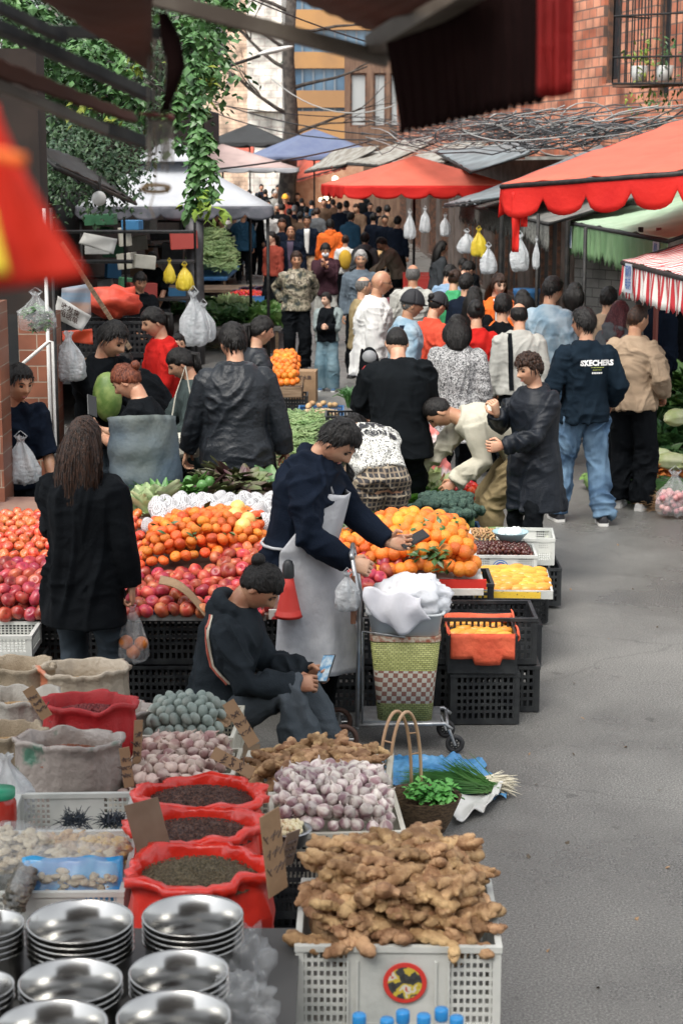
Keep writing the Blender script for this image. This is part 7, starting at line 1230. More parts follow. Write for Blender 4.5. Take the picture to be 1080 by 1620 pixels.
# ---- apron, megaphone, phones
o = PPL['vendor']; s = o['s']; apm = M('apron cloth', (.50, .51, .53), (.38, .39, .42), rough=.7, sc=4, bump=.4, bs=18); up, fw, rt = o['up'], o['fw'], o['rt']; P_, ch_, nb_ = o['P'], o['ch'], o['nb']
def apr(i, j):
    # j 0 = top of bib, 1 = hem
    if j < .40:
        t = j / .40; c = (ch_ + up * .06).lerp(P_ + V((0, 0, .08)), t); hw = .11 + .13 * t ** .7; ang = (i - .5) * 2; a_ = ang * (.9 + .75 * t); ax = .185 * 1.05 + .045; ay = .150 + .055
        p = c + rt * (ax * sin(a_) * (hw / .24 + .15)) + fw.lerp(V((0, 1, 0)), t).normalized() * (ay * cos(a_))
    else:
        t = (j - .40) / .60; c = (P_ + V((0, 0, .08))) - V((0, 0, .62 * t)); a_ = (i - .5) * 2 * (1.65 + .25 * t); ax = .255 + .03 * t; ay = .225 + .07 * t
        p = c + V((ax * sin(a_), ay * cos(a_) + .05 * t, 0)); f = 1 + (.05 * sin(i * 30 + 2 * sin(j * 5)) * t); p = V((p.x * f, (p.y - P_.y) * f + P_.y, p.z))
    return p + V((0, .004 * sin(i * 22), .012 * sin(i * 9) * (j > .95)))
m = MB(); m.grid(apr, 40, 36); m.build('apron', apm, o['root'], True, solid=.004); m = MB()
m.tube([ch_ + up * .06 + rt * .09 + fw * .14, nb_ + rt * .075 + fw * .04 + up * .03, nb_ - fw * .09 + up * .02, nb_ - rt * .075 + fw * .04 + up * .03, ch_ + up * .06 - rt * .09 + fw * .14], .008, n=6, flat=.5); m.build('neck_strap', apm, o['root'], True); m = MB(); m.tube([P_ + V((.215 * sin(a), .175 * cos(a) - .0, .09)) for a in [1.6 + k * (pi - .1) / 8 for k in range(9)]], .008, n=6); m.build('waist_strap', apm, o['root'], True)
mg = thing('megaphone', 'small red megaphone hanging at the side of the apron', 'megaphone', Q(456, 905, 8.45)); redp = M('red plastic', (.72, .03, .015), rough=.3)
m = MB(); m.lathe([(.0, -.02), (.025, -.02), (.035, -.08), (.062, -.21), (.070, -.225), (.066, -.222), (.03, -.08), (0, -.05)], n=24); m.build('horn', redp, mg, True); m = MB(); m.tube([(0, 0, -.02), (0, 0, .035)], [.03, .028], n=16, rnd_=True); m.build('battery_case', blkp, mg, True)
def phone(label, p, rot, on):
    t = thing('mobile_phone', label, 'phone', p); t.rotation_euler = rot; m = MB(); m.box((0, 0, 0), (.072, .148, .009), bev=.006); m.build('case', blkp, t); m = MB(); m.box((0, 0, .0052), (.064, .136, .001)); m.build('screen', M('phone screen lit' if on else 'phone screen', (.12, .30, .50) if on else (.02, .02, .02), (.5, .6, .65) if on else None, rough=.1, sc=30), t)
o2 = PPL['seated']; a = inroot(o2, o2['wr']['R']); b_ = inroot(o2, o2['wr']['L']); phone('phone with a lit screen in the hands of the seated woman', (a + b_) / 2 + V((.12, .0, .05)), (R(48), R(-10), R(-35)), True)
a = inroot(o, o['wr']['L']); phone('dark phone held out in the hand of the fruit seller', a + V((.13, -.02, .02)), (R(25), R(20), R(-60)), False)
m = MB()
for k in range(2): w0 = o2['wr']['R']; d_ = (w0 - o2['el']['R']).normalized(); m.tube([w0 - d_ * (.002 + .018 * k) - d_ * .004, w0 - d_ * (.002 + .018 * k) + d_ * .004], .042, n=18)
m.build('wrist_band', M('orange band', (.7, .12, .04)), o2['root'], True)
yo = PPL['young']; a = inroot(yo, yo['wr']['R']); m = MB(); m.sph((0, 0, 0), (.10, .09, .17), 20, 14, fn=lambda u: 1 + .05 * noise.noise(u * 3)); q = m.build('green_melon', M('mottled melon', (.10, .18, .04), (.22, .30, .09), rough=.5, sc=12), None, True); q.location = Q(170, 628, 11.95); tag(q, 'mottled green melon held by the young man in black', 'melon')
# shawl on the red haired woman
o3 = PPL['shawl']; m = MB(); s = o3['s']; P3, nb3 = o3['P'], o3['nb']
def shw(i, j):
    a_ = -2.5 + i * 3.7; z = (nb3.z - .13) * (1 - j) + (P3.z - .30 - .22 * sin(i * pi)) * j; rx = .235 + .02 * j + .012 * sin(j * 26 + i * 4); c = nb3.lerp(P3, j); f_ = 1 + .10 * noise.noise(V((i * 5 + j * 3, j * 1.5, 2))) + .05 * (1 - abs(noise.noise(V((i * 9 + j * 6, j * 2, 5)))) * 3); return V((rx * f_ * sin(a_) * (1.06 - .02 * (1 - j)), c.y + (.20 + .03 * j) * f_ * cos(a_) * -1, z + .07 * sin(i * 3 + .5)))
m.grid(shw, 36, 24); m.build('shawl', M('grey blue shawl', (.06, .09, .12), (.12, .14, .13), rough=.8, sc=1.6, bump=.5, bs=16), o3['root'], True, solid=.006)
phone('white phone held up by the red haired woman', Q(146, 642, 11.1), (R(60), R(20), R(40)), False)
m = MB(); m.box((0, 0, 0), (.15, .003, .07)); q = m.build('banknote', M('pale paper', (.62, .55, .55))); q.location = Q(250, 676, 12.25); q.rotation_euler = (.4, .3, .2); tag(q, 'folded banknote held out by the woman in the grey green coat', 'banknote')
bgm = M('cream leather', (.55, .54, .46), (.45, .44, .38), rough=.5); m = MB(); m.box((0, 0, 0), (.26, .10, .17), bev=.04); t = thing('handbag', 'cream shoulder bag of the woman in the grey green coat', 'handbag', Q(290, 704, 12.3)); m.build('pouch', bgm, t, auto=40); m = MB(); m.tube([(-.10, 0, .07), (-.05, .04, .35), (.02, .05, .55), (.10, 0, .07)], .006, n=5); m.build('strap', bgm, t)
bp_ = thing('rucksack', 'red black and silver rucksack beside the bowed man in the black tee', 'rucksack', Q(584, 582, 15.6)); bp_.scale = (.62, .62, .78); m = MB(); m.sph((0, 0, 0), (.15, .11, .24), 20, 14); m.build('pack', blk, bp_, True); m = MB(); m.sph((0, -.05, -.06), (.12, .085, .15), 18, 12); m.build('front_pocket', M('dull red nylon', (.45, .03, .03), rough=.5), bp_, True); m = MB(); m.sph((0, -.03, .12), (.11, .09, .09), 16, 10); m.build('top_pocket', M('silver nylon', (.22, .23, .24), rough=.5), bp_, True); m = MB(); m.tube([(-.1, .08, .2), (-.12, .16, .1), (-.1, .12, -.15)], .02, n=6); m.build('strap', blk, bp_)
# pink squatting shopper behind the stooping man
pp('pinkw', 690, 13.9, 'person in a pink and white jacket squatting behind the tomato crate', 200, h=1.6, lean=25, hp=30, fem=1, q=1, sit=True, pel=(0, 0, .42), feet={'R': (.1, .32, .085), 'L': (-.1, .36, .085)}, top=J(M('pink and white jacket', (.62, .18, .16), (.66, .55, .54), rough=.8, sc=2.2, bump=.3, lo=.46, hi=.52), inf=.035), leg=J(lgt, inf=.03), hair=('short', 'black')); flush()
# ---- the cart
ct = thing('shopping_trolley', 'steel shopping trolley with a green and brown woven bin', 'trolley', (XP(640, 8.55, .3), 8.55, 0), R(-2)); CX = 0
grw = M('woven strips', (.30, .36, .08)); n, L, b, src = nodes_of(grw); sx = n.new('ShaderNodeSeparateXYZ'); L.new(src, sx.inputs[0])
bk_ = n.new('ShaderNodeTexBrick'); bk_.offset = .5; cmb = n.new('ShaderNodeCombineXYZ'); ad = n.new('ShaderNodeMath'); L.new(sx.outputs[0], ad.inputs[0]); L.new(sx.outputs[1], ad.inputs[1]); L.new(ad.outputs[0], cmb.inputs[0]); L.new(sx.outputs[2], cmb.inputs[1]); L.new(cmb.outputs[0], bk_.inputs[0])
bk_.inputs['Scale'].default_value = 1; bk_.inputs['Brick Width'].default_value = .022; bk_.inputs['Row Height'].default_value = .0105; bk_.inputs['Mortar Size'].default_value = .0012; bk_.inputs['Color1'].default_value = (.42, .44, .16, 1); bk_.inputs['Color2'].default_value = (.29, .31, .09, 1); bk_.inputs['Mortar'].default_value = (.06, .07, .02, 1)
ck = n.new('ShaderNodeTexChecker'); ck.inputs['Scale'].default_value = 1 / .024; ck.inputs['Color1'].default_value = (.50, .48, .41, 1); ck.inputs['Color2'].default_value = (.24, .11, .08, 1); L.new(cmb.outputs[0], ck.inputs[0])
g1 = n.new('ShaderNodeMath'); g1.operation = 'COMPARE'; g1.inputs[1].default_value = .335; g1.inputs[2].default_value = .085; L.new(sx.outputs[2], g1.inputs[0]); mx = n.new('ShaderNodeMix'); mx.data_type = 'RGBA'; L.new(g1.outputs[0], mx.inputs[0]); L.new(bk_.outputs[0], mx.inputs[6]); L.new(ck.outputs[0], mx.inputs[7]); L.new(mx.outputs[2], b.inputs['Base Color'])
bp = n.new('ShaderNodeBump'); bp.inputs['Distance'].default_value = .004; bp.invert = True; L.new(bk_.outputs['Fac'], bp.inputs['Height']); L.new(bp.outputs[0], b.inputs['Normal'])
def rrect(w, d, z, r=.04, n_=5): 
    P = []
    for cx, cy, a0 in ((w / 2 - r, d / 2 - r, 0), (-w / 2 + r, d / 2 - r, 90), (-w / 2 + r, -d / 2 + r, 180), (w / 2 - r, -d / 2 + r, 270)): P += [V((cx + r * cos(R(a0 + 90 * k / n_)), cy + r * sin(R(a0 + 90 * k / n_)), z)) for k in range(n_ + 1)]
    return P
m = MB(); m.loft([rrect(.27, .24, .16), rrect(.30, .26, .35), rrect(.345, .30, .575)]); m.build('woven_bin', grw, ct, True); m = MB(); m.loft([rrect(.352, .306, z, .045) for z in (.572, .598)]); m.build('brown_rim', M('brown strip', (.28, .09, .05), (.5, .45, .35), sc=40), ct)
m = MB(); m.loft([rrect(.33, .29, .60, .05), rrect(.365, .32, .70, .055), rrect(.39, .345, .706, .06), rrect(.392, .347, .716, .06), rrect(.36, .315, .714, .055), rrect(.33, .29, .66, .05)]); m.build('tub', M('white grey tub', (.52, .56, .58), (.58, .61, .62), rough=.35, sc=4), ct, True)
m = MB()
for sy in (-.13, .13):
    m.tube([(-.235, sy, .13), (-.225, sy, .75), (-.26, sy, .98)], .011, n=8); m.tube([(-.24, sy, .135), (.20, sy, .15), (.235, sy, .12)], .010, n=8); m.tube([(-.21, sy, .14), (-.21, sy, .62), (.0, sy * 1.25, .60)], .006, n=6)
m.tube([(-.26, -.13, .98), (-.265, -.12, 1.0), (-.265, .12, 1.0), (-.26, .13, .98)], .013, n=8); m.tube([(-.235, -.13, .12), (-.235, .13, .12)], .009, n=6); m.tube([(.21, -.13, .14), (.21, .13, .14)], .009, n=6)
for z in (.3, .5): m.tube([(-.232, -.13, z), (-.232, .13, z)], .006, n=6)
m.build('frame', stl, ct, True)
m = MB(); m.box((-.02, 0, .152), (.40, .25, .012)); m.build('platform', stl, ct); m = MB(); m.tube([(-.255, -.135, .66), (-.255, -.135, .90)], [.014, .012], n=8); m.build('strap', M('brown strap', (.2, .09, .05)), ct)
for x, y, r_, big in ((-.30, -.16, .075, 1), (-.34, .12, .075, 1), (.25, -.14, .048, 0), (.21, .10, .048, 0)):
    w = MB(); rg_ = [[V((x + (r_ - .013 + .013 * cos(q)) * cos(a), y + .013 * sin(q), r_ + .002 + (r_ - .013 + .013 * cos(q)) * sin(a))) for q in [k * pi / 4 for k in range(8)]] for a in [k * 2 * pi / 28 for k in range(29)]]; w.loft(rg_, cap=False); wo = w.build('wheel', M('rubber', (.02, .02, .022), rough=.7) if not big else M('brown rubber', (.07, .035, .025), rough=.7), ct, True)
    h_ = MB(); h_.tube([(x, y - .018, r_), (x, y + .018, r_)], r_ * .25, n=12); [h_.tube([(x, y, r_), (x + (r_ - .015) * cos(a), y, r_ + (r_ - .015) * sin(a))], .004, n=5) for a in [k * pi / 4 for k in range(8)]]; h_.build('hub', blkp if not big else stl, wo)
    h_ = MB(); h_.tube([(x, y - .022, r_), (x + (.01 if x < 0 else -.03), y - .022, .13)], .008, n=6); h_.build('fork', stl, ct)
wb_ = thing('white_sack', 'white cloth and plastic bag heaped in the tub on the trolley', 'bag', (XP(640, 8.55, .3), 8.55, .70), R(-2)); m = MB(); m.sph((.03, 0, .05), (.185, .16, .125), 48, 30, fn=lambda u: 1 + .20 * noise.noise(u * 2.2) + .10 * (1 - abs(noise.noise(u * 4.5)) * 3) + .03 * noise.noise(u * 11)); m.build('bag', M('white sheet plastic', (.72, .72, .75), (.60, .62, .66), rough=.45, sc=5, bump=.4, bs=16), wb_, True)
m = MB(); m.grid(lambda i, j: V((-.20 + .28 * i + .05 * j - .03 * sin(j * 3), -.172 - .022 * sin(j * 3) - .006 * sin(i * 15), .15 - .04 * i - (.22 * j * (1 - abs(i - .45) * .9)) + .012 * sin(i * 12 + j * 4))), 20, 14); m.build('cloth_flap', M('white cotton', (.70, .70, .74), (.62, .62, .67), rough=.8, sc=4, bump=.3, bs=14), wb_, True, solid=.003)
bag('thin printed plastic bag hooked on the trolley handle', Q(549, 905, 8.4), .14, .22, plw, seed=4)
# ---- wicker basket with a tall handle
c0 = V((XP(668, 7.35, .1), 7.35, 0)); bk2 = thing('handled_basket', 'brown wicker basket with a tall looped cane handle holding green herbs', 'basket', c0, R(-12)); wkd = M('dark wicker', (.09, .055, .03), (.20, .13, .07), rough=.8, sc=45, stretch=(1, 1, 3), bump=1, bs=110)
m = MB()
for k, (z, r_) in enumerate([(.0, .085), (.01, .10), (.06, .125), (.12, .15), (.165, .168), (.172, .170), (.165, .160), (.06, .115), (.015, .08)]): m.v += [(r_ * cos(2 * pi * q / 36) * (1.0 + .015 * (q % 2)), r_ * .82 * sin(2 * pi * q / 36) * (1.0 + .015 * (q % 2)), z) for q in range(36)]
m.f += [(k * 36 + i, k * 36 + (i + 1) % 36, k * 36 + 36 + (i + 1) % 36, k * 36 + 36 + i) for k in range(8) for i in range(36)] + [tuple(range(35, -1, -1))]; m.mi = [0] * len(m.f); m.build('basket_body', wkd, bk2, True)
cane = M('pale cane', (.42, .26, .15), (.55, .38, .24), rough=.5, sc=5, stretch=(1, 1, .2)); m = MB()
for dx in (-.022, .022): m.tube([V((-.10 + dx + .055 * cos(a), .10 * cos(a) , .08 + .46 * sin(a) ** .7)) for a in [.02 + k * (pi - .04) / 20 for k in range(21)]], .0075, n=8)
m.build('handle', cane, bk2, True); m = MB(); [m.tube([V((-.122 + .055 * cos(a), .10 * cos(a), .08 + .46 * sin(a) ** .7)), V((-.078 + .055 * cos(a), .10 * cos(a + .03), .08 + .46 * sin(a + .03) ** .7))], .004, n=5) for a in (.4, .7, 2.4, 2.7)]; m.build('binding', cane, bk2)
hb_ = M('bright herb leaf', (.07, .30, .05), (.14, .42, .09), rough=.5, sc=8); m = MB(); random.seed(6); leaves(m, [(c0.x + .06 + ru(-.10, .07), c0.y + ru(-.08, .08), .175) for _ in range(14)], 460, .035, .018, .4, -.3); tag(m.build('herbs', hb_), 'bright green herbs filling the wicker basket', 'herbs', kind='stuff')
# ---- blue tarp with chives
tpm = M('blue tarpaulin', (.04, .17, .36), (.10, .28, .50), rough=.35, sc=4, bump=.5, bs=9); tp = thing('blue_tarpaulin', 'crumpled blue tarpaulin spread on the asphalt by the trolley', 'tarpaulin', (0, 0, 0)); A0, A1, A2, A3 = G(606, 1252), G(800, 1262), G(760, 1205), G(598, 1200)
m = MB(); m.grid(lambda i, j: A0.lerp(A1, i).lerp(A3.lerp(A2, i), j) + V((.06 * noise.noise(V((j * 4, 0, 1))), .08 * noise.noise(V((i * 5, 2, j))), .012 + .035 * abs(noise.noise(V((i * 6, j * 5, 0)))) + .02 * abs(noise.noise(V((i * 17, j * 15, 0)))))), 60, 40); m.build('sheet', tpm, tp, True)
m = MB(); B0, B1, B2, B3 = G(690, 1285), G(800, 1268), G(805, 1240), G(690, 1258); m.grid(lambda i, j: B0.lerp(B1, i).lerp(B3.lerp(B2, i), j) + V((0, .03 * noise.noise(V((i * 5, 2, j))), .014 + .03 * abs(noise.noise(V((i * 6, j * 5, 4)))))), 30, 16); m.build('edge_fold', tpm, tp, True)
wcl = thing('white_paper_sheet', 'white paper sheet under the chives at the edge of the tarpaulin', 'paper', (0, 0, 0)); m = MB(); B0, B1, B2, B3 = G(722, 1308), G(775, 1288), G(800, 1255), G(700, 1275); m.grid(lambda i, j: B0.lerp(B1, i).lerp(B3.lerp(B2, i), j) + V((0, 0, .035 + .03 * noise.noise(V((i * 3, j * 3, 9))) + .03 * (i > .8))), 20, 14); m.build('sheet', whm, wcl, True, solid=.004)
random.seed(12); m = MB(); blades(m, 420, .36, .05, .10, (.02, 0, .06), V((-1, .12, .03)), .0026, .0); blades(m, 200, .20, .05, .28, (.0, 0, .06), V((-.7, .5, .15)), .0026, .0); o = m.build('chives', sc_m); o.location = G(765, 1262); tag(o, 'bunches of fine green chives lying on the blue tarpaulin', 'chives', kind='stuff')
m = MB(); blades(m, 260, .11, .05, .35, (.0, 0, .06), V((1, .15, .0)), .003, .1); o = m.build('chive_roots', M('pale roots', (.60, .55, .42))); o.location = G(768, 1258); tag(o, 'pale root ends of the chives', 'roots', kind='stuff')
# ---- ginger crate in front
GZ = .63; gc = V((XP(628, 5.05, .5), 5.08, .35)); gm = crate_mesh(.60, .50, .275, panel=.50, nb=30, nr=8, t=.006, bars=.38); g1_ = thing('ginger_crate', 'grey white plastic crate heaped with ginger and bearing a round red label', 'crate', gc, R(-1)); gm.build('basket', whp, g1_)
m = MB(); [m.box((x, -.253, .13), (.006, .01, .2)) for x in (-.148, .148, -.02 - .10, .11)]; m.build('ridges', whp, g1_)
lb = MB(); lb.lathe([(0, 0), (.062, 0), (.064, -.001)], n=40); em = lb.build('round_label', M('red label', (.60, .04, .03)), g1_); em.rotation_euler = (R(90), 0, 0); em.location = (.02, -.2585, .165)
pic = M('label picture', (.06, .06, .05)); n, L, b, src = nodes_of(pic); nz = n.new('ShaderNodeTexNoise'); nz.inputs['Scale'].default_value = 22; L.new(src, nz.inputs[0]); r = ramp(n, [(0, (.03, .03, .03)), (.42, (.05, .05, .05)), (.5, (.55, .42, .05)), (.58, (.6, .57, .5)), (.66, (.5, .06, .04))], True); L.new(nz.outputs[0], r.inputs[0]); L.new(r.outputs[0], b.inputs['Base Color'])
m = MB(); m.lathe([(0, .0012), (.050, .0012)], n=36); m.build('picture', pic, em)
def ring_text(): pass
put(CB, 'black_crate', 'black crate just visible beneath the ginger crate', 'crate', gc - V((0, 0, .26)), R(-1)); put(CB, 'black_crate', 'lowest black crate below the ginger crate', 'crate', gc - V((0, 0, .52)), R(-1))
lay(GNG, 'ginger_root', 'knobbly ginger root in the big heap in the front crate', 'ginger', 'ginger roots in the front crate', gc + V((-.28, -.23, .255)), gc + V((.29, -.23, .255)), gc + V((.27, .32, .31)), gc + V((-.27, .32, .31)), 8, 10, .023, bulge=.10, layers=3, tilt=.4, scv=.2, jit=.6, shrink=.1)
m = MB(); m.sph(gc + V((0, .02, .22)), (.27, .24, .13), 24, 14, fn=lambda u: 1 + .1 * noise.noise(u * 5)); tag(m.build('ginger_core', gngm, None, True), 'ginger packed in the middle of the front crate', 'ginger', kind='stuff')
# ---- garlic crate, ginger behind
K = V((XP(530, 6.5, .4), 6.52, .205)); gcm = crate_mesh(.50, .46, .20, panel=.5, nb=24, nr=6).data('white_crate', crm, False); wcrate('cream crate heaped with purple white garlic', K, R(4), me=gcm); put(CB, 'black_crate', 'black crate under the garlic crate', 'crate', K - V((0, 0, .2)), sc=(.9, 1.1, .75))
lay(GAR, 'garlic_bulb', 'purple white garlic bulb heaped in the cream crate', 'garlic', 'garlic bulbs in the cream crate', K + V((-.24, -.215, .195)), K + V((.24, -.215, .195)), K + V((.22, .26, .25)), K + V((-.24, .26, .25)), 9, 9, .028, bulge=.055, layers=2, tilt=1.2)
pk = V((XP(458, 6.25, .45), 6.2, .40)); pb = thing('metal_bowl', 'small steel bowl of peeled garlic cloves in front of the garlic crate', 'bowl', pk); m = MB(); m.lathe([(0, 0), (.06, 0), (.072, .05), (.085, .055), (.086, .06), (.070, .058), (.055, .01), (0, .01)], n=30); m.build('bowl', stl, pb, True); clv = me_(lambda m: m.sph((0, 0, 0), (.017, .010, .010), 10, 8, fn=lambda u: 1 - .2 * u.x), 'garlic_clove', [M('peeled clove', (.78, .70, .46), rough=.35)])
lay([clv], 'garlic_clove', 'peeled garlic clove in the small steel bowl', 'garlic', 'peeled cloves in the steel bowl', pk + V((-.05, -.05, .05)), pk + V((.05, -.05, .05)), pk + V((.05, .05, .05)), pk + V((-.05, .05, .05)), 5, 6, .010, bulge=.015, layers=2); put(CB, 'black_crate', 'black crate under the bowl of peeled garlic', 'crate', pk - V((0, 0, .258)), sc=(.5, .5, 1))
K = V((XP(500, 7.05, .4), 7.1, .17)); wcrate('cream crate of ginger in front of the seated woman', K, R(-4), me=gcm, sc=(1.25, 1, 1)); put(CB, 'black_crate', 'black crate under the rear ginger crate', 'crate', K - V((0, 0, .195)), sc=(1, 1, .75)); lay(GNG, 'ginger_root', 'ginger root in the rear crate beside the seated woman', 'ginger', 'ginger roots in the rear crate', K + V((-.30, -.20, .20)), K + V((.28, -.20, .20)), K + V((.27, .20, .24)), K + V((-.27, .20, .20)), 7, 6, .024, bulge=.02, layers=2, tilt=.35, scv=.15, jit=.6)
# ---- egg crate and pink garlic crates
K = V((XP(300, 7.5, .4), 7.56, .26)); wcrate('cream crate of pale green duck eggs beside the seated woman', K, R(-3), me=gcm, sc=(.86, 1.0, .9)); lay(EGG, 'duck_egg', 'pale green duck egg in the cream crate', 'egg', 'duck eggs in the cream crate', K + V((-.19, -.2, .16)), K + V((.15, -.2, .16)), K + V((.15, .14, .21)), K + V((-.19, .14, .21)), 7, 6, .024, bulge=.05, layers=2, tilt=.7, scv=.06)
etb = thing('moulded_egg_tray', 'brown moulded tray at the right end of the duck egg crate', 'egg tray', K + V((.14, .06, .17)), R(80)); m = MB(); m.grid(lambda i, j: V(((i - .5) * .24, (j - .5) * .10, .01 * sin(i * 8 * pi) * sin(j * 4 * pi))), 40, 16); m.build('tray', cbm_, etb, True, solid=.003)
for dy, n_, lb, gl in ((-.46, 7.08, 'cream crate of pinkish garlic in front of the duck eggs', 'upper'), (-.80, 6.78, 'second cream crate of pinkish garlic nearest the red sacks', 'lower')):
    K2 = V((XP(292 if gl == 'upper' else 268, n_, .4), n_, .24)); wcrate(lb, K2, R(-3), me=gcm, sc=(.9, .72 if gl == 'upper' else .6, .9)); lay(GAP, 'garlic_bulb', 'pinkish garlic bulb in the %s small cream crate' % gl, 'garlic', 'pinkish garlic in the %s crate' % gl, K2 + V((-.2, -.14, .16)), K2 + V((.2, -.14, .16)), K2 + V((.2, .14, .19)), K2 + V((-.2, .14, .19)), 8, 5, .026, bulge=.05, layers=2, tilt=1.2)
bn = thing('plank_bench', 'low plank bench under the egg and garlic crates', 'bench', (XP(290, 7.2, .2), 7.2, 0)); m = MB(); m.box((0, 0, .22), (.6, 1.3, .03)); m.build('plank', wood, bn); [(_m := MB(), _m.box((sx * .25, sy * .58, .1), (.05, .05, .2)), _m.build('leg', wood, bn)) for sx in (-1, 1) for sy in (-1, 1)]
# ---- sacks
peppm = M('dark peppercorns', (.05, .022, .018), (.16, .07, .045), rough=.6, sc=120, bump=1, bs=120, detail=2, lo=.45, hi=.6); pep2 = M('green brown peppercorns', (.08, .065, .035), (.20, .16, .09), rough=.6, sc=140, bump=1, bs=140, detail=2, lo=.45, hi=.6); rbean = M('red beans', (.16, .012, .018), (.30, .05, .045), rough=.35, sc=90, bump=1, bs=90, detail=1, lo=.45, hi=.6)
sred = M('red plastic sack', (.72, .03, .015), (.58, .02, .012), rough=.28, sc=5, bump=.5, bs=14, coat=.3); sdr = M('dark red woven sack', (.42, .015, .02), (.36, .012, .015), rough=.45, sc=5, bump=.3, bs=200); swh = M('white woven sack', (.42, .40, .36), (.30, .28, .25), rough=.55, sc=5, bump=.4, bs=150); sbg = M('beige woven sack', (.30, .24, .165), (.40, .34, .26), rough=.6, sc=4, bump=.4, bs=150); scl = M('printed clear sack', (.30, .26, .235), (.05, .15, .10), rough=.2, sc=5, bump=1, bs=16, lo=.56, hi=.62, coat=.4)
sprt = M('printed woven sack', (.42, .36, .28), (.50, .17, .09), rough=.4, sc=4, bump=.4, bs=40, lo=.58, hi=.62)
def gran(m, c, rx, ry, n_, r_, sd):
    random.seed(sd)
    for _ in range(n_):
        a = ru(0, 6.28); q = math.sqrt(rnd()); x, y = c[0] + rx * q * cos(a), c[1] + ry * q * sin(a); k = len(m.v); z = c[2] + .03 * (1 - q * q) + ru(0, r_); 
        m.v += [(x + r_, y, z), (x, y + r_, z), (x - r_, y, z), (x, y - r_, z), (x, y, z + r_), (x, y, z - r_)]; m.f += [(k, k + 1, k + 4), (k + 1, k + 2, k + 4), (k + 2, k + 3, k + 4), (k + 3, k, k + 4)]; m.mi += [m.m] * 4
def sack(label, c, r, h, mat, fill, roll=.028, seed=0, ry=.8, lean=0, name='sack', fillz=.05, wav=.16, gr=.004, inner=None, rollk=1, gm=None):
    t = thing(name, label, 'sack', c); m = MB(); N = 64
    def rr(a, q): w_ = noise.noise(V((cos(a) * 6 + seed, sin(a) * 6, q * 2.5))); return 1 + wav * noise.noise(V((cos(a) * 1.6 + seed, sin(a) * 1.6, q * 1.2))) + .06 * (.5 - abs(w_) * 2.5) + .09 * noise.noise(V((cos(a) * 12, sin(a) * 12, seed + q * 5)))
    prof = [(.80, 0), (.96, .04), (1.06, h * .35), (1.05, h * .65), (.97, h * .86), (.98, h * .95), (1.0 + roll / r * .8, h * .97), (1.02 + roll / r * .9, h + roll * .6), (.99, h + roll * .9), (.95, h + roll * .3), (.90, h - fillz), (.88, h - fillz - .04)]
    rings = [[V((r * k * rr(a, z / h) * cos(a) + lean * z, r * ry * k * rr(a, z / h) * sin(a), z * (1 + (.07 * noise.noise(V((cos(a) * 2.2, sin(a) * 2.2, seed + 5))) if z > h * .6 else 0)))) for a in [2 * pi * q / N for q in range(N)]] for k, z in prof]
    m.loft(rings, cap=False); m.build('bag', mat, t, True); m = MB()
    m.lathe([(0, h - fillz + .035), (r * .35, h - fillz + .03), (r * .7, h - fillz + .012), (r * .93, h - fillz - .01)], n=40); 
    for i in range(len(m.v)): x, y, z = m.v[i]; m.v[i] = (x + lean * h, y * ry, z + .006 * noise.noise(V((x * 14, y * 14, seed))))
    gran(m, (lean * h, 0, h - fillz + .005), r * .84, r * ry * .84, 900, gr, int(seed * 9)); m.build('contents', fill, t)
    return t
def base(label, x, y, z, w=.5, d=.45): put(CB, 'black_crate', label, 'crate', (x, y, 0), sc=(w / .56, d / .4, z / .256))
random.seed(70)
for (px, Y, z, lb, r_, fl, sd) in ((318, 6.17, .60, 'red sack of dark peppercorns farthest back of the three red sacks', .225, peppm, 1), (312, 5.76, .63, 'red sack of dark peppercorns in the middle of the three red sacks', .215, peppm, 2.3), (312, 5.33, .655, 'red sack of green brown peppercorns nearest the steel basins', .215, pep2, 4.1)):
    x = XP(px, Y, z); sack(lb, (x, Y, .285), r_, z - .285, sred, fl, roll=.026, seed=sd, ry=.72 if sd < 4 else .84, fillz=.02); base('black crate hidden under the ' + {1: 'rear', 2.3: 'middle', 4.1: 'front'}[sd] + ' red sack of peppercorns', x, Y, .28, .5, .4)
x = XP(140, 7.2, .6); sack('dark red woven sack of red beans behind the printed clear sack', (x, 7.25, .2), .20, .42, sdr, rbean, roll=.012, seed=5, ry=.7, fillz=.06, gr=.006, wav=.10); base('black crate under the sack of red beans', x, 7.25, .195)
x = XP(108, 6.75, .6); sack('crumpled clear printed sack of reddish grain', (x, 6.75, .20), .205, .42, scl, M('reddish grain', (.30, .10, .05), (.20, .06, .03), sc=90, bump=1, bs=90), roll=.01, seed=6, ry=.62, fillz=.07, wav=.14); base('black crate under the clear printed sack', x, 6.75, .195)
x = XP(134, 8.0, .55); sack('open printed woven sack with an orange picture standing by the bag of oranges', (x, 7.95, .15), .205, .42, sprt, M('yellow grain', (.50, .33, .14), (.40, .25, .1), sc=90, bump=.8, bs=90), roll=.01, seed=7, ry=.7, fillz=.09, wav=.12); base('black crate under the printed woven sack', x, 7.95, .145)
for (px, Y, z, lb, r_, mt_, sd) in ((22, 8.0, .57, 'white woven sack at the left edge below the black coat', .20, sbg, 8), (28, 7.55, .56, 'second white sack at the left edge with a slack rim', .20, swh, 9), (8, 7.0, .58, 'beige woven sack of grain at the left edge', .16, sbg, 10), (178, 7.62, .48, 'clear sack squeezed behind the dark red sack', .20, scl, 11.5)):
    x = XP(px, Y, z); sack(lb, (x, Y, .15), r_, z - .15, mt_, M('tan grain', (.42, .26, .12), (.52, .36, .19), sc=90, bump=.8, bs=90), roll=.008, seed=sd, ry=.7, fillz=.08); base('black crate under the ' + lb.split(' with')[0], x, Y, .145, .4, .35)
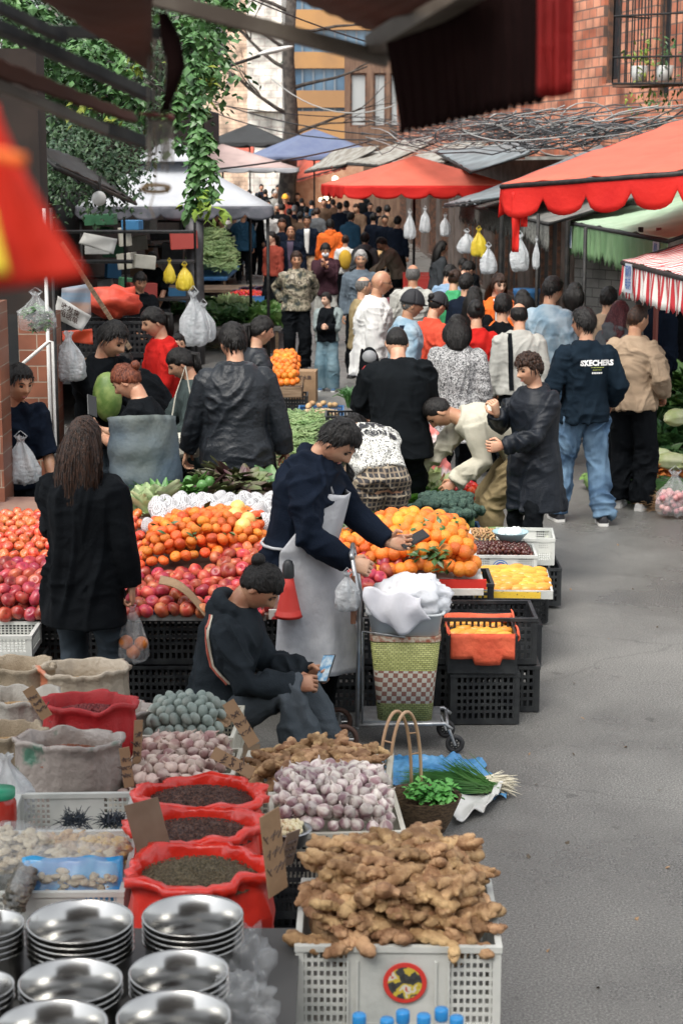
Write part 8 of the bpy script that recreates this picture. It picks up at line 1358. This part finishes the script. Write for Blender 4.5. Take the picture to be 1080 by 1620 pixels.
bag('crumpled white plastic bag pushed between the left sacks', Q(8, 1195, 6.4), .26, .3, plw, seed=12, handles=False)
# price cards of cardboard
card('long pale price card leaning on the duck egg crate', Q(402, 1178, 7.1), .055, .21, -20, 18, -28, marks=True); card('price card lying across the pinkish garlic', Q(400, 1224, 6.75), .05, .19, -48, 30, -58); card('large price card stuck beside the red sacks and the front ginger', Q(440, 1412, 5.05), .085, .27, 0, 50, -8); card('smaller card behind the large price card', Q(452, 1370, 5.4), .08, .12, 10, 60, 8, cdk)
card('dark rounded price board standing in the middle red sack', Q(244, 1345, 5.55), .115, .17, -8, 5, -14, cdk, marks=False); card('wooden price stick in the sack of red beans', Q(75, 1135, 7.05), .05, .15, 0, 10, -30); card('narrow card between the red bean sack and the garlic', Q(205, 1245, 6.45), .04, .16, 0, 15, -6); card('thin brown card wedged beside the dark red sack', Q(216, 1215, 6.8), .035, .2, 0, 20, 4)
# ---- white crates with packets at left
K = V((XP(112, 6.15, .5), 6.16, .34)); wl = crate_mesh(.44, .40, .20, panel=.45, nb=22, nr=7).data('white_crate', whp, False); wcrate('white crate with dark dried seaweed behind the packet crate', K, R(2), me=wl); base('black crate under the seaweed crate', K.x, K.y, .335)
for px, lb in ((118, 'left tuft of dark dried seaweed'), (182, 'right tuft of dark blue dried seaweed')): m = MB(); random.seed(px); blades(m, 130, .07, .035, .9, (0, 0, 0), V((0, 0, .6)), .002, .4); o = m.build('dried_seaweed', M('dark dried strands', (.02, .03, .045), rough=.5)); o.location = Q(px, 1300, 6.1); tag(o, lb, 'seaweed')
K = V((XP(100, 5.7, .5), 5.72, .32)); wl2 = crate_mesh(.46, .50, .20, panel=.45, nb=24, nr=7).data('white_crate', whp, False); wcrate('white crate holding clear packets of dried food above the basins', K, R(1), me=wl2); base('black crate under the packet crate', K.x, K.y, .315, .5, .5)
def packet(label, loc, w, d, h, mat, inner, rot, blue=None):
    t = thing('food_packet', label, 'packet', loc); t.rotation_euler = rot; m = MB(); [m.sph((ru(-.44, .44) * w, ru(-.44, .44) * d, ru(-.32, .36) * h), (ru(.012, .028), ru(.01, .022), ru(.004, .012)), 8, 6, rot=Matrix.Rotation(ru(0, 3), 3, 'Z')) for _ in range(260)]; m.build('contents', inner, t, True)
    m = MB(); m.sph((0, 0, .002), (w / 2 * 1.06, d / 2 * 1.06, h / 2 * 1.1), 36, 20, fn=lambda u: (1 / max(abs(u.x), abs(u.y), .6)) ** .6 * (1 + .10 * noise.noise(u * 6))); m.build('film', pcl, t, True)
    if blue: m = MB(); m.grid(lambda i, j: V(((i - .5) * w * 1.05, -d / 2 * 1.2 + .10 * j + .004 * sin(i * 20), -h * .45 + h * 1.15 * j + .012 * noise.noise(V((i * 4, j, 0))))), 24, 8); m.build('blue_label', blue, t, True, solid=.002)
yfd = M('yellow dried food', (.62, .42, .10), (.52, .40, .25), rough=.6, sc=30, bump=.8, bs=50); tfd = M('pale dried food', (.55, .48, .34), (.42, .34, .22), rough=.6, sc=24, bump=.8, bs=50); dfd = M('dark dried food', (.06, .06, .05), (.14, .12, .09), sc=30, bump=.8, bs=50)
packet('large clear packet of pale dried food with a bright blue band', Q(118, 1378, 5.62), .32, .20, .10, pcl, tfd, (R(12), 0, R(2)), M('bright blue film', (.02, .20, .52), (.05, .32, .62), rough=.2, sc=14, coat=.5)); packet('clear packet of yellow dried slices at the back of the crate', Q(165, 1343, 5.85), .18, .14, .07, pcl, yfd, (.1, .1, .3)); packet('clear packet of pale dried food at the left edge', Q(20, 1350, 5.7), .22, .26, .10, pcl, tfd, (.15, .1, -.3)); packet('clear packet of tan dried food behind the blue band', Q(90, 1340, 5.9), .22, .16, .08, pcl, M('tan dried food', (.50, .33, .16), (.6, .42, .22), sc=30, bump=.8, bs=50), (.1, 0, .2))
packet('dark narrow packet wedged left of the blue band', Q(32, 1405, 5.45), .06, .16, .1, pcl, dfd, (.2, .3, 0)); jr = thing('plastic_jar', 'clear jar of red sauce with a green lid at the left edge', 'jar', Q(4, 1310, 6.1)); m = MB(); m.lathe([(0, 0), (.05, 0), (.055, .03), (.055, .10), (.045, .12)], n=24); m.build('jar', M('red sauce', (.35, .03, .02), rough=.15), jr, True); m = MB(); m.lathe([(.05, .12), (.052, .125), (.052, .15), (0, .152)], n=24); m.build('lid', M('green lid', (.02, .25, .14), rough=.4), jr, True)
# ---- steel basins
ss = M('stainless steel', (.44, .44, .43), rough=.2, metal=1, bump=.02, bs=6); n, L, b, src = nodes_of(ss)
def basin(label, px, py, z, rpx, nst=1, h=.165):
    d = ray(px, py); Y = ((z - H) / d.z) * d.y; p = G(px, py, z); r_ = rpx / (F / (Y * cos(PITCH) + (H - z) * sin(PITCH))); t = thing('steel_basin', label, 'basin', (p.x, p.y, z - h - .017 * (nst - 1)))
    for k in range(nst):
        zz = .017 * k; last = k == nst - 1; m = MB(); A = [(r_ * .80, zz), (r_ * .90, zz + .006), (r_ * .96, zz + h * .45), (r_ * .985, zz + h * .97), (r_ * 1.02, zz + h * .985), (r_ * 1.035, zz + h * 1.0), (r_ * 1.02, zz + h * 1.02), (r_ * .975, zz + h), (r_ * .95, zz + h * .45), (r_ * .88, zz + .014), (r_ * .5, zz + .009), (0, zz + .008)]
        m.lathe(([(0, zz)] + A) if last else A[:9] if k else [(0, zz)] + A[:9], n=64); m.build('basin', ss, t, True)
    return t
for a_ in [('tall stack of ribbed steel basins, left one of the rear pair', 127, 1457, .80, 82, 6), ('tall stack of ribbed steel basins, right one of the rear pair', 305, 1448, .80, 78, 5), ('steel basin stack in the front row left of centre', 112, 1552, .81, 80, 3), ('steel basin stack in the front row right of centre', 283, 1537, .81, 77, 4), ('steel basin cut by the bottom edge at the left', 82, 1622, .88, 86, 3), ('steel basin cut by the bottom edge below the crumpled film', 275, 1608, .88, 88, 3), ('steel basin stack cut by the left edge, upper one', -18, 1462, .80, 55, 5), ('steel basin stack cut by the left edge, lower one', -34, 1560, .81, 55, 3)]: basin(*a_)
bt2 = thing('low_table', 'low table under the steel basins', 'table', (-.75, 4.35, 0)); m = MB(); m.box((0, 0, .58), (1.25, 1.35, .03)); m.build('tabletop', M('dark board', (.05, .05, .05)), bt2); [(_m := MB(), _m.box((sx * .55, sy * .45, .28), (.05, .05, .56)), _m.build('leg', wood, bt2)) for sx in (-1, 1) for sy in (-1, 1)]
film = M('crumpled clear film', (.60, .63, .66), (.3, .32, .34), rough=.06, sc=7, bump=1, bs=16, alpha=.17, spec=1)
for i, (px, py, Y, w, h, lb) in enumerate([(378, 1535, 4.62, .17, .24, 'crumpled clear film spilling off the table right of the basins'), (375, 1595, 4.25, .17, .16, 'lower crumple of clear film at the bottom edge'), (372, 1478, 4.9, .08, .13, 'wisp of clear film at the side of the red sack')]):
    m = MB(); m.sph((0, 0, 0), (w / 2, w / 3, h / 2), 50, 34, fn=lambda u: 1 + .6 * noise.noise(u * 2 + V((i * 4, 0, 0))) + .28 * noise.noise(u * 5 + V((i, 0, 0))) + .1 * noise.noise(u * 11)); o = m.build('plastic_film', film, None, True); o.location = Q(px, py, Y); tag(o, lb, 'plastic film')
# ---- bottles with blue caps
capm = M('blue cap', (.02, .20, .48), rough=.35)
for i, (px, py) in enumerate([(568, 1609), (612, 1616), (637, 1604), (670, 1610), (698, 1600), (722, 1613)]):
    p = Q(px, py, 4.18 + (1620 - py) * .004); t = thing('plastic_bottle', 'white bottle with a blue cap cut by the bottom edge, %s from the left' % ['first', 'second', 'third', 'fourth', 'fifth', 'sixth'][i], 'bottle', p - V((0, 0, .25)), 0, 'blue capped bottles at the bottom edge'); m = MB(); m.lathe([(0, 0), (.034, 0), (.035, .16), (.03, .20), (.015, .225), (.015, .24)], n=20); m.build('bottle', whm, t, True); m = MB(); m.lathe([(.0175, .228), (.018, .23), (.018, .255), (.016, .258), (0, .258)], n=20); m.build('cap', capm, t, True)
bs_ = thing('bottle_shelf', 'low shelf below the blue capped bottles', 'shelf', (XP(650, 4.2, .5), 4.2, 0)); m = MB(); m.box((0, 0, .46), (.4, .2, .02)); m.build('shelf', wood, bs_); [(_m := MB(), _m.box((sx * .17, 0, .225), (.04, .18, .448)), _m.build('leg', wood, bs_)) for sx in (-1, 1)]
st_ = thing('low_stool', 'small stool under the seated woman', 'stool', PPL['seated']['root'].location); m = MB(); m.box((0, -.02, .26), (.3, .26, .03), bev=.01); m.build('seat', wood, st_); [(_m := MB(), _m.box((sx * .12, sy * .1, .12), (.03, .03, .24)), _m.build('leg', wood, st_)) for sx in (-1, 1) for sy in (-1, 1)]
# ---- litter
random.seed(2)
for i, (px, py) in enumerate([(905, 1190), (975, 860), (1046, 1250), (925, 1139), (470, 1300), (846, 1078), (880, 905), (902, 930), (900, 1330), (1010, 1450), (850, 1240), (960, 1010), (835, 1350), (990, 1180), (1040, 990), (870, 1500), (945, 1560), (1060, 1370), (905, 1080), (1000, 930), (842, 1000), (430, 1560), (450, 1520), (838, 1190)]):
    m = MB(); leaves(m, [(0, 0, 0)], 1, .03, 0, .35, 0); o = m.build('fallen_leaf', cbm_ if i % 2 else M('dry leaf', (.07, .05, .03))); o.location = G(px, py, .012); o.rotation_euler = (ru(-.4, .4), ru(-.4, .4), 0); tag(o, 'tiny dry leaf scrap lying on the asphalt', 'leaf', 'dry leaf scraps on the asphalt')
